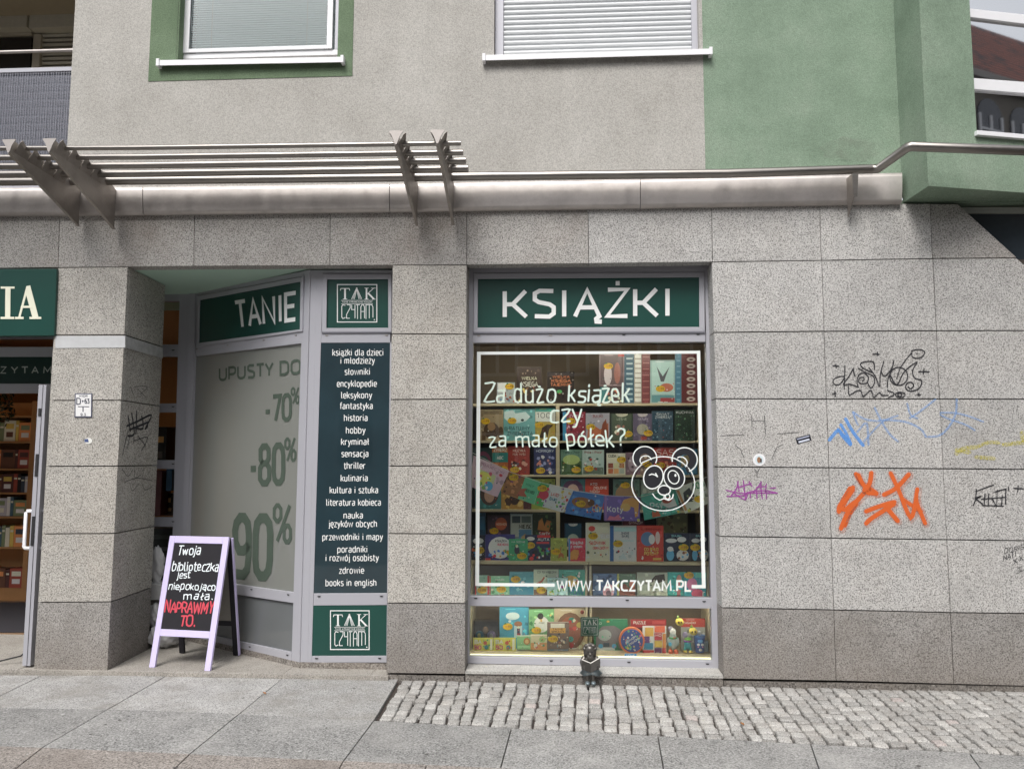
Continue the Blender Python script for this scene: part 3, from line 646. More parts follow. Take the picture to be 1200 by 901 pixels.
onb(-60, 37, 37, 44, .05, 0.001, g2, wb); onb(36.9, 40, 48, 79, .06, 0.001, g2, wb); onb(38, 34, 95, 38, .05, 0.001, g2, wb)
wbo = wb.build('balcony_window', bld, 'dim balcony window with shutter boxes', bevel=.004)
wb = MB(); onb(-60, 44.1, 36.8, 100, .03, .001, plain((.03, .028, .03), .1, name='dark_glazing'), wb); wb.build('pane', wbo)
for i in range(8):
    wb = MB(); onb(48.5, 39+i*5.4, 95, 43.6+i*5.4, .03, .001, g1, wb); wb.build('slat', wbo, bevel=.005)

# steel flashing band --------------------------------------------------------
bd = MB(); by = -.045
cuts = [-90, 167.5, 456.5, 750.5, 1057.5]
topy = lambda x: interp([0, 160, 600, 1057], [220.5, 219.5, 213.5, 202.7], x); boty = lambda x: interp([0, 160, 545, 600, 1057], [251.5, 250.5, 245.8, 245, 237.3], x)
fl = None
for a, b in zip(cuts[:-1], cuts[1:]):
    m = MB(); q = [W(a+.4, topy(a), by), W(b-.4, topy(b), by), W(b-.4, boty(b), by), W(a+.4, boty(a), by)]
    dz = Vector((0, .012, 0)); mid = [(q[0]+q[3])/2+Vector((0, .006, 0)), (q[1]+q[2])/2+Vector((0, .006, 0))]
    up = Vector((0, .085, .004))
    v = [q[0]+up, q[1]+up]; N_ = 8
    for i in range(N_+1):
        t_ = i/N_; bow = Vector((0, -.007*math.sin(math.pi*t_)+.006*t_, 0)); v += [q[0].lerp(q[3], t_)+bow, q[1].lerp(q[2], t_)+bow]
    v += [q[3]+Vector((0, .06, -.004)), q[2]+Vector((0, .06, -.004))]
    m.add(v, [(2*i+2, 2*i+3, 2*i+1, 2*i) for i in range(N_+2)], 'band', True)
    m.add([q[0], q[0]+up, q[3]+Vector((0, .05, -.004)), q[3]], [(0, 1, 2, 3)], 'band')
    m.add([q[1], q[2], q[2]+Vector((0, .05, -.004)), q[1]+up], [(0, 1, 2, 3)], 'band')
    m.build('flashing_panel', bld)

# projecting green bay ----------------------------------------------------------
zbay = W(1058, 238, YU).z
bA = W(1058, 238, YU); bC = G(1088, 218, zbay); bD = G(1200, 226, zbay)
bdir = (bD-bC).normalized(); bE = bC+bdir*4.2
B0 = Pl(bC, (bdir.y, -bdir.x, 0))
bay = MB()
zw = B0.at(1170, 159).z; xw = (B0.at(1141, 90)-bC).dot(bdir)
H = Vector((0, 0, ZT-zbay))
pts = [Vector((bA.x, YU, zbay)), bC, bE, Vector((bE.x, YU+.3, zbay))]
bay.add([pts[0], pts[1], pts[1]+H, pts[0]+H], [(0, 1, 2, 3)], 'green')
bay.add(pts, [(3, 2, 1, 0)], 'green')
def bp_(u, z, off=0): p = bC+bdir*u+B0.n*off; return Vector((p.x, p.y, z))
uw1 = 3.0; zt2 = zw+1.9
for u0, u1, z0, z1 in ((0, xw, zbay, ZT), (xw, uw1, zbay, zw), (uw1, 4.2, zbay, ZT), (xw, uw1, zt2, ZT)):
    bay.add([bp_(u0, z0), bp_(u1, z0), bp_(u1, z1), bp_(u0, z1)], [(0, 1, 2, 3)], 'green')
for (a, b, c, d) in (((xw, zw), (xw, zt2), 0, 0), ((uw1, zt2), (uw1, zw), 0, 0), ((xw, zt2), (uw1, zt2), 0, 0), ((uw1, zw), (xw, zw), 0, 0)):
    bay.add([bp_(*a), bp_(*b), bp_(*b, -.1), bp_(*a, -.1)], [(0, 1, 2, 3), ], 'green')
bo = bay.build('projecting_bay', bld, 'green bay standing out over the pavement')
def bayq(*xy): return [Pl(bC-B0.n*.05, B0.n).at(xy[i], xy[i+1]) for i in range(0, len(xy), 2)]
fm = MB()
q = bayq(1136, 10.3, 1230, 20.5, 1230, 32, 1136, 20.3); fm.prism(q, -B0.n*.05, 'white')
q = bayq(1139, 91.5, 1230, 98.5, 1230, 112, 1139, 104.5); fm.prism(q, -B0.n*.05, 'white')
fm.prism([bp_(xw, zw, -.05), bp_(uw1, zw, -.05), bp_(uw1, zw+.03, -.05), bp_(xw, zw+.03, -.05)], -B0.n*.05, 'white')
fm.prism([bp_(xw-.02, zw+.012, .03), bp_(uw1, zw+.012, .03), bp_(uw1, zw-.022, .03), bp_(xw-.02, zw-.022, .03)], -B0.n*.12, 'white')
fm.prism([bp_(uw1-.06, zw+.03, -.05), bp_(uw1, zw+.03, -.05), bp_(uw1, zt2, -.05), bp_(uw1-.06, zt2, -.05)], -B0.n*.05, 'white')
fo = fm.build('bay_window', bld, 'white framed bay window reflecting the tenement opposite', bevel=.003)
mir = plain((.016, .018, .022), .02, name='dark_reflecting_pane', var=.05)
mir.node_tree.nodes['Principled BSDF'].inputs['Specular IOR Level'].default_value = 1.0; mir.node_tree.nodes['Principled BSDF'].inputs['IOR'].default_value = 3.8
pp = MB(); pp.prism([bp_(xw, zw+.031, -.075), bp_(uw1-.06, zw+.031, -.075), bp_(uw1-.06, zt2, -.075), bp_(xw, zt2, -.075)], -B0.n*.006, mir); pp.build('pane', fo)

# glazing under the bay beside the raking stone edge -----------------------------
gz = MB(); yz = .1
gz.prism(Q(PY(yz), 1112, 243, 1330, 243, 1330, 250, 1112, 250.5), (0, .05, 0), plain((.36, .37, .34), .6, name='grey_head_profile'))
gz.prism(Q(PY(yz+.012), 1112, 250.6, 1330, 250, 1330, 420, 1112, 420), (0, .01, 0), plain((.03, .04, .05), .08, name='dark_stair_glazing'))
gz.build('stair_window', bld, 'dark glazing under the green bay')
gz = MB(); gz.box(W(1058, 239, 0).x, W(1330, 239, 0).x, .03, .35, W(1120, 242, yz).z+.004, zbay+.02, 'green'); gz.build('bay_underside', bld)

# ------------------------------------------------------------------ ground, paving, entrance floor
GZ = -.03
gm = MB(); gm.add([(-60, -40, GZ-.03), (80, -40, GZ-.03), (80, 12, GZ-.03), (-60, 12, GZ-.03)], [(0, 1, 2, 3)], M['dirt']); go = gm.build('ground', kind='structure')
pav = bpy.data.objects.new('pavement', None); COL.objects.link(pav); pav['kind'] = 'structure'
LY = [([0, 450, 1300], [790.9, 791.9, 796]),
      ([-400, 0, 130, 280, 400, 440, 800, 1200, 1400], [822, 829, 830.5, 835.7, 841.7, 844, 863.2, 885, 896]),
      ([-400, 0, 400, 640, 1200, 1400], [860, 873, 890.5, 901.5, 930, 942]),
      ([-400, 0, 700, 1400], [912, 931, 962, 1000])]
def ly(j, x): return interp(LY[j][0], LY[j][1], x)
def slab(xa0, xb0, xa1, xb1, j, m):
    q = [G(xa0, ly(j, xa0), GZ), G(xb0, ly(j, xb0), GZ), G(xb1, ly(j+1, xb1), GZ), G(xa1, ly(j+1, xa1), GZ)]
    c = sum(q, Vector())/4; q = [p+(c-p).normalized()*.0035 for p in q]
    MB().prism([p+Vector((0, 0, random.uniform(-.001, .001))) for p in q], (0, 0, -.028), m).build('paving_slab', pav, bevel=.003)
r0 = [(-235, -360), (-92, -190), (49, -28), (195, 126.7), (334.3, 280.7), (469, 438)]
for (a0, a1), (b0, b1) in zip(r0[:-1], r0[1:]): slab(a0, b0, a1, b1, 0, 'slab_pale')
r1 = [(-190, -330), (-28, -135), (126.7, 50), (280.7, 222.7), (438, 402.7), (599.3, 586.7), (771, 779), (950, 966), (1135.6, 1170), (1322, 1375)]
for k, ((a0, a1), (b0, b1)) in enumerate(zip(r1[:-1], r1[1:])): slab(a0, b0, a1, b1, 1, 'slab_grey')
r2 = [(-330, -480), (-135, -240), (50, -20), (222.7, 165), (402.7, 372), (500, 480), (690, 690), (880, 905), (1072, 1120), (1270, 1340)]
for (a0, a1), (b0, b1) in zip(r2[:-1], r2[1:]): slab(a0, b0, a1, b1, 2, 'slab_brown')
# the pavement goes on towards and past the camera
p0 = G(0, ly(3, 0), GZ); p1 = G(1200, ly(3, 1200), GZ); ax = (p1-p0).normalized(); ay = Vector((ax.y, -ax.x, 0))
sl = None
for j in range(6):
    for i in range(-6, 9):
        if sl is None:
            sl = MB().prism([Vector((.003, -.003, 0)), Vector((.797, -.003, 0)), Vector((.797, -.597, 0)), Vector((.003, -.597, 0))], (0, 0, -.028), 'slab_grey').build('paving_slab', pav); o = sl
        else: o = sl.copy(); COL.objects.link(o)
        o.parent = pav; o.location = p0+ax*(i*.8+(j % 2)*.4)+ay*(.603*j+.004); o.rotation_euler = (0, 0, math.atan2(ax.y, ax.x))
rd = MB(); rd.box(-60, 80, -40, -8.3, GZ-.14, GZ-.025, plain((.07, .07, .072), .9, name='asphalt', var=.2, sc=80)); rd.build('road', kind='structure')
# entrance floor and its low step
ef = MB(); fz = 0.0
xm = gpt(M0, 7).x
ef.prism([Vector((-8, -.028, fz-.001)), Vector((xm+.02, -.028, fz-.001)), Vector((xm+.02, 1.6, fz-.001)), Vector((-8, 1.6, fz-.001))], (0, 0, -.05), 'floor_stone')
eo = ef.build('entrance_floor', kind='structure')
for xa, xb_ in ((-2.62, -2.0), (-1.995, -1.36), (-1.355, xm+.01), (-5.2, -4.0), (-3.25, -2.625)):
    m = MB(); zz = .0025; m.prism([Vector((xa+.002, -.03, zz)), Vector((xb_-.002, -.03, zz)), Vector((xb_-.002, .42+.05*random.random(), zz)), Vector((xa+.002, .42, zz))], (0, 0, -.0335), 'floor_stone'); m.build('floor_tile', eo, bevel=.003)

# cobbles ---------------------------------------------------------------------
var = []
for k in range(12):
    mb = MB(); n = 12; base = []
    for cx_, cy_ in ((-.40, -.5), (0, -.5), (.40, -.5), (.5, -.38), (.5, 0), (.5, .38), (.40, .5), (0, .5), (-.40, .5), (-.5, .38), (-.5, 0), (-.5, -.38)):
        base.append((cx_*random.uniform(.93, 1.03), cy_*random.uniform(.93, 1.03)))
    vs = [(x, y, -.03) for x, y in base]+[(x, y, -.007) for x, y in base]+[(x*.90, y*.82, random.uniform(-.001, .0015)) for x, y in base]+[(random.uniform(-.1, .1), random.uniform(-.1, .1), .0015)]
    fs = []
    for r in range(2):
        for i in range(n): fs.append((r*n+i, r*n+(i+1) % n, (r+1)*n+(i+1) % n, (r+1)*n+i))
    for i in range(n): fs.append((2*n+i, 2*n+(i+1) % n, 3*n))
    mb.add(vs, fs, 'cobble' if k < 11 else 'cobble_rose'); var.append(mb)
cob = []
skew = .039
yb_at = lambda X: (lambda px: G(px, ly(1, px), GZ).y)(654+FPX*X/4.8)
bx0, bx1 = G(440, 844, GZ), G(1200, 885, GZ); slope = (bx1.y-bx0.y)/(bx1.x-bx0.x)
top0 = G(470, 796, GZ); sk0 = (top0.x-bx0.x)/(top0.y-bx0.y)
Xc = top0.x+.012
while Xc < 4.6:
    wc = random.uniform(.074, .092); y = -.035 if Xc > -.35 else -.02
    if Xc > gpt(RW, 7).x-.05: y = -.02
    sk = sk0 if Xc < -.5 else skew
    off = 0
    while True:
        ln = random.uniform(.076, .112); yc = y-ln/2; xx = Xc+wc/2+sk*(yc)+random.uniform(-.007, .007)
        yend = bx0.y+slope*(xx-bx0.x)+.008
        if yc-ln*.5 < yend+.02:
            ln = (y-yend)
            if ln < .035: break
            yc = y-ln/2
            cob.append((xx, yc, wc-.010, ln-.010)); break
        cob.append((xx, yc, wc-.009, ln-.018)); y -= ln
    Xc += wc
def pxof(p):
    d = Vector(p)-CAM; return 600+FPX*d.dot(_r2)/d.dot(_f), 450.5-FPX*d.dot(_u2)/d.dot(_f)
vis = [c for c in cob if -10 < pxof((c[0], c[1], GZ))[0] < 1215]
vis.sort(key=lambda c: -(c[2]*c[3])/((Vector((c[0], c[1], 0))-CAM).length**2))
big = set(map(id, vis[:300])); vm = [None]*12; rest = MB()
cp = bpy.data.objects.new('cobbled_strip', None); COL.objects.link(cp); cp['kind'] = 'structure'
for c in cob:
    k = random.randrange(11) if random.random() > .02 else 11; a = sk0 if c[0] < -.5 else skew
    loc = Vector((c[0], c[1], GZ+random.uniform(.000, .007))); rz = -a+random.uniform(-.05, .05)+random.choice((0, math.pi))
    if id(c) in big:
        if vm[k] is None: o = var[k].build('cobblestone', cp); vm[k] = o
        else: o = vm[k].copy(); COL.objects.link(o); o.parent = cp
        o.location = loc; o.scale = (c[2], c[3], 1); o.rotation_euler = (random.uniform(-.02, .02), random.uniform(-.02, .02), rz)
    else:
        R_ = Matrix.Rotation(rz, 3, 'Z'); v2 = [loc+R_ @ Vector((v[0]*c[2], v[1]*c[3], v[2])) for v in var[k].v]
        rest.add(v2, var[k].f, 'cobble' if k < 11 else 'cobble_rose')
rest.build('cobblestone', cp, kind='stuff')
pl_ = MB()
for x0_, x1_ in ((gpt(M0, 7).x+.01, gpt(M1, 7).x-.006), (gpt(RW, 7).x+.006, 6)): pl_.box(x0_, x1_, .010, .04, GZ-.04, .0015, 'base_stone')
pl_.build('wall_plinth', bld)
gs__ = random.Random(11); gum = MB()
for i in range(70):
    x_, y_, rr_ = gs__.uniform(-3.6, 3.2), gs__.uniform(-1.9, -.08), gs__.uniform(.004, .013)
    if x_ > -.9 and y_ > bx0.y+slope*(x_-bx0.x)-.02: continue
    gum.add([(x_+rr_*gs__.uniform(.7, 1.2)*math.cos(t_*.785), y_+rr_*gs__.uniform(.7, 1.2)*math.sin(t_*.785), GZ+.0022) for t_ in range(8)], [tuple(range(8))], plain((.10, .095, .09), .9, name='trodden_gum') if i % 3 else plain((.5, .5, .49), .9, name='pale_spot'))
gum.build('gum_spot', pav, kind='stuff')
for (px_, py_, a_, lb_) in ((484, 792, .4, 'dry brown leaf at the foot of the middle pillar'), (870, 848, 1.9, 'dry orange brown leaf among the cobbles'), (310, 812, 2.4, 'curled dry leaf on the pale paving')):
    c_ = G(px_, py_, GZ+.012); e_ = Vector((math.cos(a_), math.sin(a_), 0)); f_ = Vector((-e_.y, e_.x, 0)); lm = MB()
    lm.add([c_-e_*.022, c_+f_*.011+Vector((0, 0, .004)), c_+e_*.022+Vector((0, 0, .006)), c_-f_*.011+Vector((0, 0, .004)), c_+Vector((0, 0, -.002))], [(0, 4, 1), (1, 4, 2), (2, 4, 3), (3, 4, 0)], plain((.28, .13, .05), .9, name='dry_leaf', var=.3)); tag(lm.build('dry_leaf', origin=c_), lb_, 'leaf')
jd = MB(); jd.add([(-1.6, 0, GZ-.024), (6, 0, GZ-.024), (6, -2.0, GZ-.024), (-1.6, -.9, GZ-.024)], [(0, 3, 2, 1)], 'dirt'); jd.build('sand_joint', cp)

# ------------------------------------------------------------------ display window
YW = .18
PW = PY(YW)
OUT = (549, 313.5, 832.6, 313, 842, 783, 543.8, 777)
sw = MB(); d = (0, .07, 0)
def fq(pl, *xy): return [pl.at(xy[i], xy[i+1]) for i in range(0, len(xy), 2)]
sw.prism(fq(PW, 549, 312.5, 555, 312.5, 549.6, 777, 543.8, 777), d, 'alu')           # left stile
sw.prism(fq(PW, 825.8, 311, 833, 311, 842, 783, 835, 783), d, 'alu')                 # right stile
sw.prism(fq(PW, 555, 312.5, 825.8, 311, 825.8, 320.2, 555, 320.2), d, 'alu')
sw.prism(fq(PW, 554.2, 389, 826.6, 388, 826.8, 400.6, 554, 401.6), d, 'alu')
sw.prism(fq(PW, 550.3, 698.2, 833.5, 700.4, 833.6, 712.8, 550.1, 709.8), d, 'alu')
sw.prism(fq(PW, 549.7, 769, 834.9, 774.3, 835, 783.0, 549.6, 777), d, 'alu')
PS = PY(YW-.012)
sw.ring(fq(PS, 555, 320.5, 825.6, 319.5, 826, 388.6, 554.6, 389.2), fq(PS, 560, 326.8, 819.4, 324.8, 819.6, 383.2, 559.6, 384), (0, .0115, 0), 'alu')
sw.prism(fq(PS, 554.3, 388.6, 826.6, 387.8, 826.6, 390.2, 554.3, 391), (0, .0115, 0), 'alu_dark')
win = sw.build('shop_window', bld, 'shop display window with aluminium frame', bevel=.002)
for (x, y) in ((561, 393.5), (645, 393.2), (731, 392.4), (818, 392), (557.5, 700.8), (646, 702), (735, 703), (825, 704.5), (646, 774), (737, 775.6), (829, 777.6)):
    m = MB(); p = PW.at(x, y); m.prism([p+Vector((-.014, -.001, .004)), p+Vector((.014, -.001, .004)), p+Vector((.008, -.001, -.004)), p+Vector((-.008, -.001, -.004))], (0, -.004, 0), 'black' if y > 600 or x > 700 else 'fin'); m.build('drain_cap', win)
PG = PY(YW+.03)
def pane(pl, *xy, mat='glass', par=win, th=.006):
    return MB().prism(fq(pl, *xy), (0, th, 0), mat).build('pane', par)
pane(PG, 552, 400, 828, 399, 835, 702, 549, 699.5); pane(PG, 548.5, 708.5, 835, 711.5, 836.5, 775.5, 548.5, 770.5)
# stone sill and jambs
sl = MB(); zs1 = W(545, 777, YW).z-.001; xa, xb_ = gpt(M1, 7).x+.002, gpt(RW, 7).x-.002
zf = W(600, 787.2, -.004).z
sl.add([(xa, -.004, zf), (xb_, -.004, zf), (xb_, .3, zs1), (xa, .3, zs1)], [(0, 1, 2, 3)], 'sill_stone')
sl.add([(xa, -.004, zf-.018), (xb_, -.004, zf-.018), (xb_, -.004, zf), (xa, -.004, zf)], [(0, 1, 2, 3)], 'sill_stone')
sl.add([(xa, .006, zf-.018), (xb_, .006, zf-.018), (xb_, -.004, zf-.018), (xa, -.004, zf-.018)], [(0, 1, 2, 3)], 'sill_stone')
sl.add([(xa, .006, -.06), (xb_, .006, -.06), (xb_, .006, zf-.018), (xa, .006, zf-.018)], [(0, 1, 2, 3)], 'base_stone')
sl.build('stone_sill', bld, 'pale stone sill over a darker plinth')
jb = MB(); zj = zc0-.01
jb.box(gpt(M1, 1).x+.001, W(549, 500, YW).x+.01, YW+.001, YW+.06, 0, zj, 'base_stone')
jb.box(W(833, 400, YW).x-.02, gpt(RW, 1).x+.02, YW+.03, YW+.08, 0, zj, 'alu'); jb.build('window_jamb', bld)
# printed border, slogan, panda and web address on the glass (all flat film on the pane)
PD_ = PY(YW+.0285)
bm = MB(); o_, i_ = fq(PD_, 559, 412.2, 820.5, 411, 827, 689, 557, 686.3), fq(PD_, 563.3, 415.6, 816.6, 414.4, 822.5, 685.2, 561.4, 682.7)
z_ = Vector((0, .0004, 0)); bm.prism([o_[0], o_[1], i_[1], i_[0]], z_, 'glassprint'); bm.prism([o_[1], o_[2], i_[2], i_[1]], z_, 'glassprint'); bm.prism([o_[3], o_[0], i_[0], i_[3]], z_, 'glassprint')
bm.prism([o_[3], i_[3], PD_.at(650, 683.4), PD_.at(650, 687.2)], z_, 'glassprint'); bm.prism([PD_.at(810.5, 685), i_[2], o_[2], PD_.at(810.5, 689)], z_, 'glassprint')
bm.build('window_border', win, 'white printed border line on the glass')
tm = MB(); text(tm, 'WWW.TAKCZYTAM.PL', tquad(PD_, 653, 680, 809, 691.3, 680.6, 692), 'glassprint', 2.0)
tm.build('window_lettering', win, 'white web address along the bottom of the pane')
for s, x0, y0, x1, y1 in (('Za dużo', 568, 451, 650, 470.5), ('książek', 666, 450, 737, 470.5), ('czy', 646, 478, 683, 494), ('za mało', 574, 507, 653, 523.5), ('półek?', 665, 504, 732, 522.5)):
    if s == 'czy': x0, x1, y0 = 645, 681, 474
    tm = MB(); text(tm, s, tquad(PD_, x0, y0, x1, y1), 'chalkwindow', 1.1, hand=True, jit=.002); tm.build('window_lettering', win, 'pale green handwritten words '+s)
pm = MB(); PP = PY(YW+.0280); PQ = PY(YW+.0270)
def ring_arc(mb, cx, cy, rx, ry, inner, pl, m, a0, a1, ang=0, n=18):
    ca, sa = math.cos(math.radians(ang)), math.sin(math.radians(ang)); L = []
    for i in range(n+1):
        t = math.radians(a0+(a1-a0)*i/n); r = []
        for s_ in (1, inner):
            x, y = rx*s_*math.cos(t), ry*s_*math.sin(t); r.append(pl.at(cx+x*ca-y*sa, cy-(x*sa+y*ca)))
        L.append(r)
    v = [p for r in L for p in r]; mb.add(v, [(2*i, 2*i+1, 2*i+3, 2*i+2) for i in range(n)], m)
ring_arc(pm, 755.5, 536.5, 13.2, 12.6, .42, PP, 'panda_black', -30, 245, -8); ring_arc(pm, 802.3, 538.5, 13.4, 13.6, .44, PP, 'panda_black', -75, 200, -8)
disc_px(pm, 765.6, 559, 10.5, 13, PP, 'panda_black', 0, ang=-18); disc_px(pm, 790, 559.3, 11.3, 12.8, PP, 'panda_black', 0, ang=22)
disc_px(pm, 778.3, 574.2, 6.6, 5, PP, 'panda_black', 0)
strokes_px(pm, [ell_line(777, 567.3, 34.8, 29, 0, 360)], PP, 1.0, 'panda_black', .0003, False, False)
pm.build('panda_drawing', win, 'black film patches of the winking panda')
pm = MB()
L = [ell_line(755.7, 536.6, 14, 13.6, -18, 232, -8), ell_line(802.4, 538.6, 14.8, 14.2, -62, 198, -8), ell_line(777.2, 567, 37, 31.4, -228, 38, 0), ell_line(777.2, 567, 37, 32, 62, 112),
     ell_line(765.6, 559, 11.2, 13.8, 0, 360, -18), ell_line(790, 559.3, 12, 13.6, 0, 360, 22), ell_line(789.3, 559, 6.2, 8, 0, 360, 22),
     ell_line(756.6, 539.3, 6.6, 5.4, 5, 205, 0), [(750.3, 543), (755, 541), (763.5, 537.2)], ell_line(798.5, 541.5, 7, 6, -20, 160, -30), [(792.4, 538.0), (799, 541.5), (805.6, 546.8)],
     [(760.5, 556.6), (764, 555.3), (768, 556.5), (770.8, 558.8)], [(768, 554), (770.8, 558.8)], ell_line(778.3, 574.3, 7.2, 5.6),
     [(778.3, 579.8), (778, 584), (773, 585.8), (768, 583), (764.5, 578)], [(778, 584), (783.5, 586), (788, 583.4), (789, 579)], ell_line(782.3, 581.6, 2.6, 3)]
strokes_px(pm, L, PQ, 1.25, 'glassprint', .0003, False, False); disc_px(pm, 791.5, 556.8, 1.2, 1.7, PQ, 'glassprint', .001)
pm.build('panda_drawing', win, 'white outline of the winking panda')

# signs --------------------------------------------------------------------------
def sign(name, label, cat, pl, film, th=.004, mat='signgreen', grp=None):
    o = thing(name, label, cat, (0, 0, 0), grp); q = fq(pl, *film); c = sum(q, Vector())/4; o.location = c
    MB().prism(q, (-pl.n*th), mat).build('sign_panel', o); return o
sg = sign('sign', 'wide green KSIĄŻKI sign above the display window', 'sign', PY(YW+.002), (559.6, 326.6, 819.6, 324.6, 819.8, 383.4, 559.4, 384.2))
tm = MB(); text(tm, 'KSIĄŻKI', tquad(PY(YW+.001), 591.5, 341.5, 785, 371.5, 338.5, 370), 'signwhite', 1.62); tm.build('lettering', sg)
def logo(par, pl, x0, y0, x1, y1, tiny=False):
    """square TAK CZYTAM emblem"""
    q = [pl.at(x0, y0), pl.at(x1, y0), pl.at(x1, y1), pl.at(x0, y1)]; m = MB()
    n = pl.n; L = lambda u, v: bil(q, u, v)+n*.0006
    W_, H_ = (q[1]-q[0]).length, (q[0]-q[3]).length
    def st(pts, w, k=0): vs, fs = ribbon2([(a*W_, b*H_) for a, b in pts], w*W_*.82); flat(m, vs, fs, lambda u, v: bil(q, u/W_, v/H_)+n*(.0008+.0002*k), 'signwhite')
    st([(0, 0), (1, 0), (1, 1), (0, 1), (0, 0)], .028)
    t = 1.4 if tiny else 1
    st([(.075, .84), (.09, .895), (.30, .895), (.315, .84)], .022*t, 1); st([(.195, .89), (.195, .62)], .055*t, 2); st([(.14, .612), (.25, .612)], .018*t, 3)
    for kx in (0, .035, .07): st([(.36+kx, .61), (.49+kx*.2, .92)], .017*t, 1); st([(.62-kx, .61), (.49-kx*.2, .92)], .017*t, 2)
    st([(.74, .90), (.74, .61)], .05*t, 2); st([(.69, .905), (.79, .905)], .018*t, 3); st([(.69, .608), (.79, .608)], .018*t, 3); st([(.92, .90), (.75, .74)], .02*t, 4); st([(.78, .77), (.93, .61)], .05*t, 5); st([(.86, .905), (.97, .905)], .016*t, 3); st([(.88, .608), (.97, .608)], .016*t, 3)
    st([(.10, .575), (.90, .575)], .012, 1); st([(.10, .485), (.90, .485)], .012, 1)
    if not tiny: text(m, 'TANIE ATRAKCYJNE KSIĄŻKI', [L(.12, .55), L(.88, .55), L(.88, .512), L(.12, .512)], 'signwhite', 1.6)
    w = .022*t
    for s_ in ([(.21, .44), (.14, .46), (.11, .42), (.11, .13), (.14, .09), (.21, .12)], [(.25, .46), (.34, .46), (.34, .38), (.24, .2), (.24, .1), (.33, .1)], [(.38, .46), (.38, .33), (.47, .33)], [(.47, .46), (.47, .1)],
               [(.50, .46), (.60, .46)], [(.54, .46), (.54, .08)], [(.63, .08), (.63, .40), (.66, .46), (.70, .46), (.73, .4), (.73, .1)], [(.63, .28), (.73, .28)], [(.77, .08), (.77, .46), (.93, .46), (.96, .4), (.96, .12)], [(.86, .46), (.86, .1)]): st([(a*.93+.01, b) for a, b in s_], w, 2)
    st([(.925, .06), (.955, .06)], .03, 1)
    return m.build('logo', par, 'white square emblem')
YT = .15; PT = PY(YT)
tk = MB()
tk.prism(fq(PT, 364.5, 316.5, 371.5, 316.5, 360.6, 776, 351.3, 775.6), (0, .07, 0), 'alu')
tk.prism(fq(PT, 371.5, 316.5, 460.5, 316.5, 460.5, 320.5, 371.4, 320.5), (0, .07, 0), 'alu')
tk.prism(fq(PT, 371.3, 320.5, 378.5, 320.5, 365, 776, 360.6, 776), (0, .07, 0), 'alu')
tk.prism(fq(PT, 458, 320.5, 460.6, 320.5, 453, 776, 452.6, 776), (0, .07, 0), 'alu')
tk.prism(fq(PT, 376.6, 389, 459.5, 389, 459.4, 401.4, 376.2, 401.6), (0, .07, 0), 'alu')
tk.prism(fq(PT, 367.8, 695, 454.5, 694.6, 454.3, 708.6, 367.3, 709.2), (0, .07, 0), 'alu')
tk.prism(fq(PT, 365.3, 768.2, 452.8, 768, 452.7, 776, 365.0, 776), (0, .07, 0), 'alu')
PT2 = PY(YT-.012)
tk.ring(fq(PT2, 378, 321, 458.6, 321, 458.6, 388.6, 377, 388.8), fq(PT2, 383.2, 327.4, 454.8, 327, 454.9, 384.2, 382.3, 384.5), (0, .0115, 0), 'alu')
tk.prism(fq(PT2, 376.8, 388.4, 458.8, 388.2, 458.8, 390, 376.8, 390.3), (0, .0115, 0), 'alu_dark')
sp = tk.build('side_panel_frame', bld, 'narrow frame holding three dark panels', bevel=.002)
for (x, y) in ((383, 393.2), (453, 393), (374, 698.6), (447, 698.3), (371, 771.2), (445, 771)):
    p = PT.at(x, y); MB().prism([p+Vector((-.013, -.001, .004)), p+Vector((.013, -.001, .004)), p+Vector((.007, -.001, -.004)), p+Vector((-.007, -.001, -.004))], (0, -.004, 0), 'black' if y > 500 else 'fin').build('drain_cap', sp)
s1 = sign('sign', 'upper square green TAK CZYTAM emblem sign, above the list of book subjects', 'sign', PY(YT+.003), (382.3, 326.5, 455, 326.3, 455, 385, 382, 385))
logo(s1, PY(YT+.002), 395.4, 333.6, 441.6, 377.4)
s2 = sign('sign', 'lower square green TAK CZYTAM emblem sign, close to the ground', 'sign', PY(YT+.003), (366.5, 709, 453.4, 708.2, 453, 768.8, 364.8, 768.8))
logo(s2, PY(YT+.002), 387.3, 715.3, 432.6, 760.6)
s3 = sign('sign', 'tall dark teal panel listing book subjects in white', 'sign', PY(YT+.003), (375.5, 401, 459.8, 400.6, 454.6, 695, 367.5, 695), mat='teal_film')
for s, cx, y, wd in (('książki dla dzieci', 419.5, 414, 59), ('i młodzieży', 419, 423.5, 39.5), ('słowniki', 418.8, 436.5, 29), ('encyklopedie', 418.2, 450.5, 46), ('leksykony', 417.8, 464, 35.5), ('fantastyka', 417.6, 476.5, 38), ('historia', 417, 490.5, 27), ('hobby', 416.8, 505, 22),
                     ('kryminał', 416.2, 518.5, 32), ('sensacja', 416, 532.5, 31), ('thriller', 415.6, 546.5, 24.5), ('kulinaria', 415.2, 561, 31), ('kultura i sztuka', 414.8, 575, 56), ('literatura kobieca', 414.3, 589.5, 63.5), ('nauka', 414, 604.5, 22), ('języków obcych', 413.6, 614.5, 56),
                     ('przewodniki i mapy', 413.2, 629.8, 70), ('poradniki', 413, 644.3, 34.5), ('i rozwój osobisty', 412.6, 654.3, 61.5), ('zdrowie', 412, 669, 28.5), ('books in english', 411.4, 683.5, 59)):
    tm = MB(); text(tm, s, tquad(PY(YT+.0022), cx-wd/2, y-4.7, cx+wd/2, y+2.6, y-4.9, y+2.4), 'signwhite', 1.3); tm.build('lettering', s3)
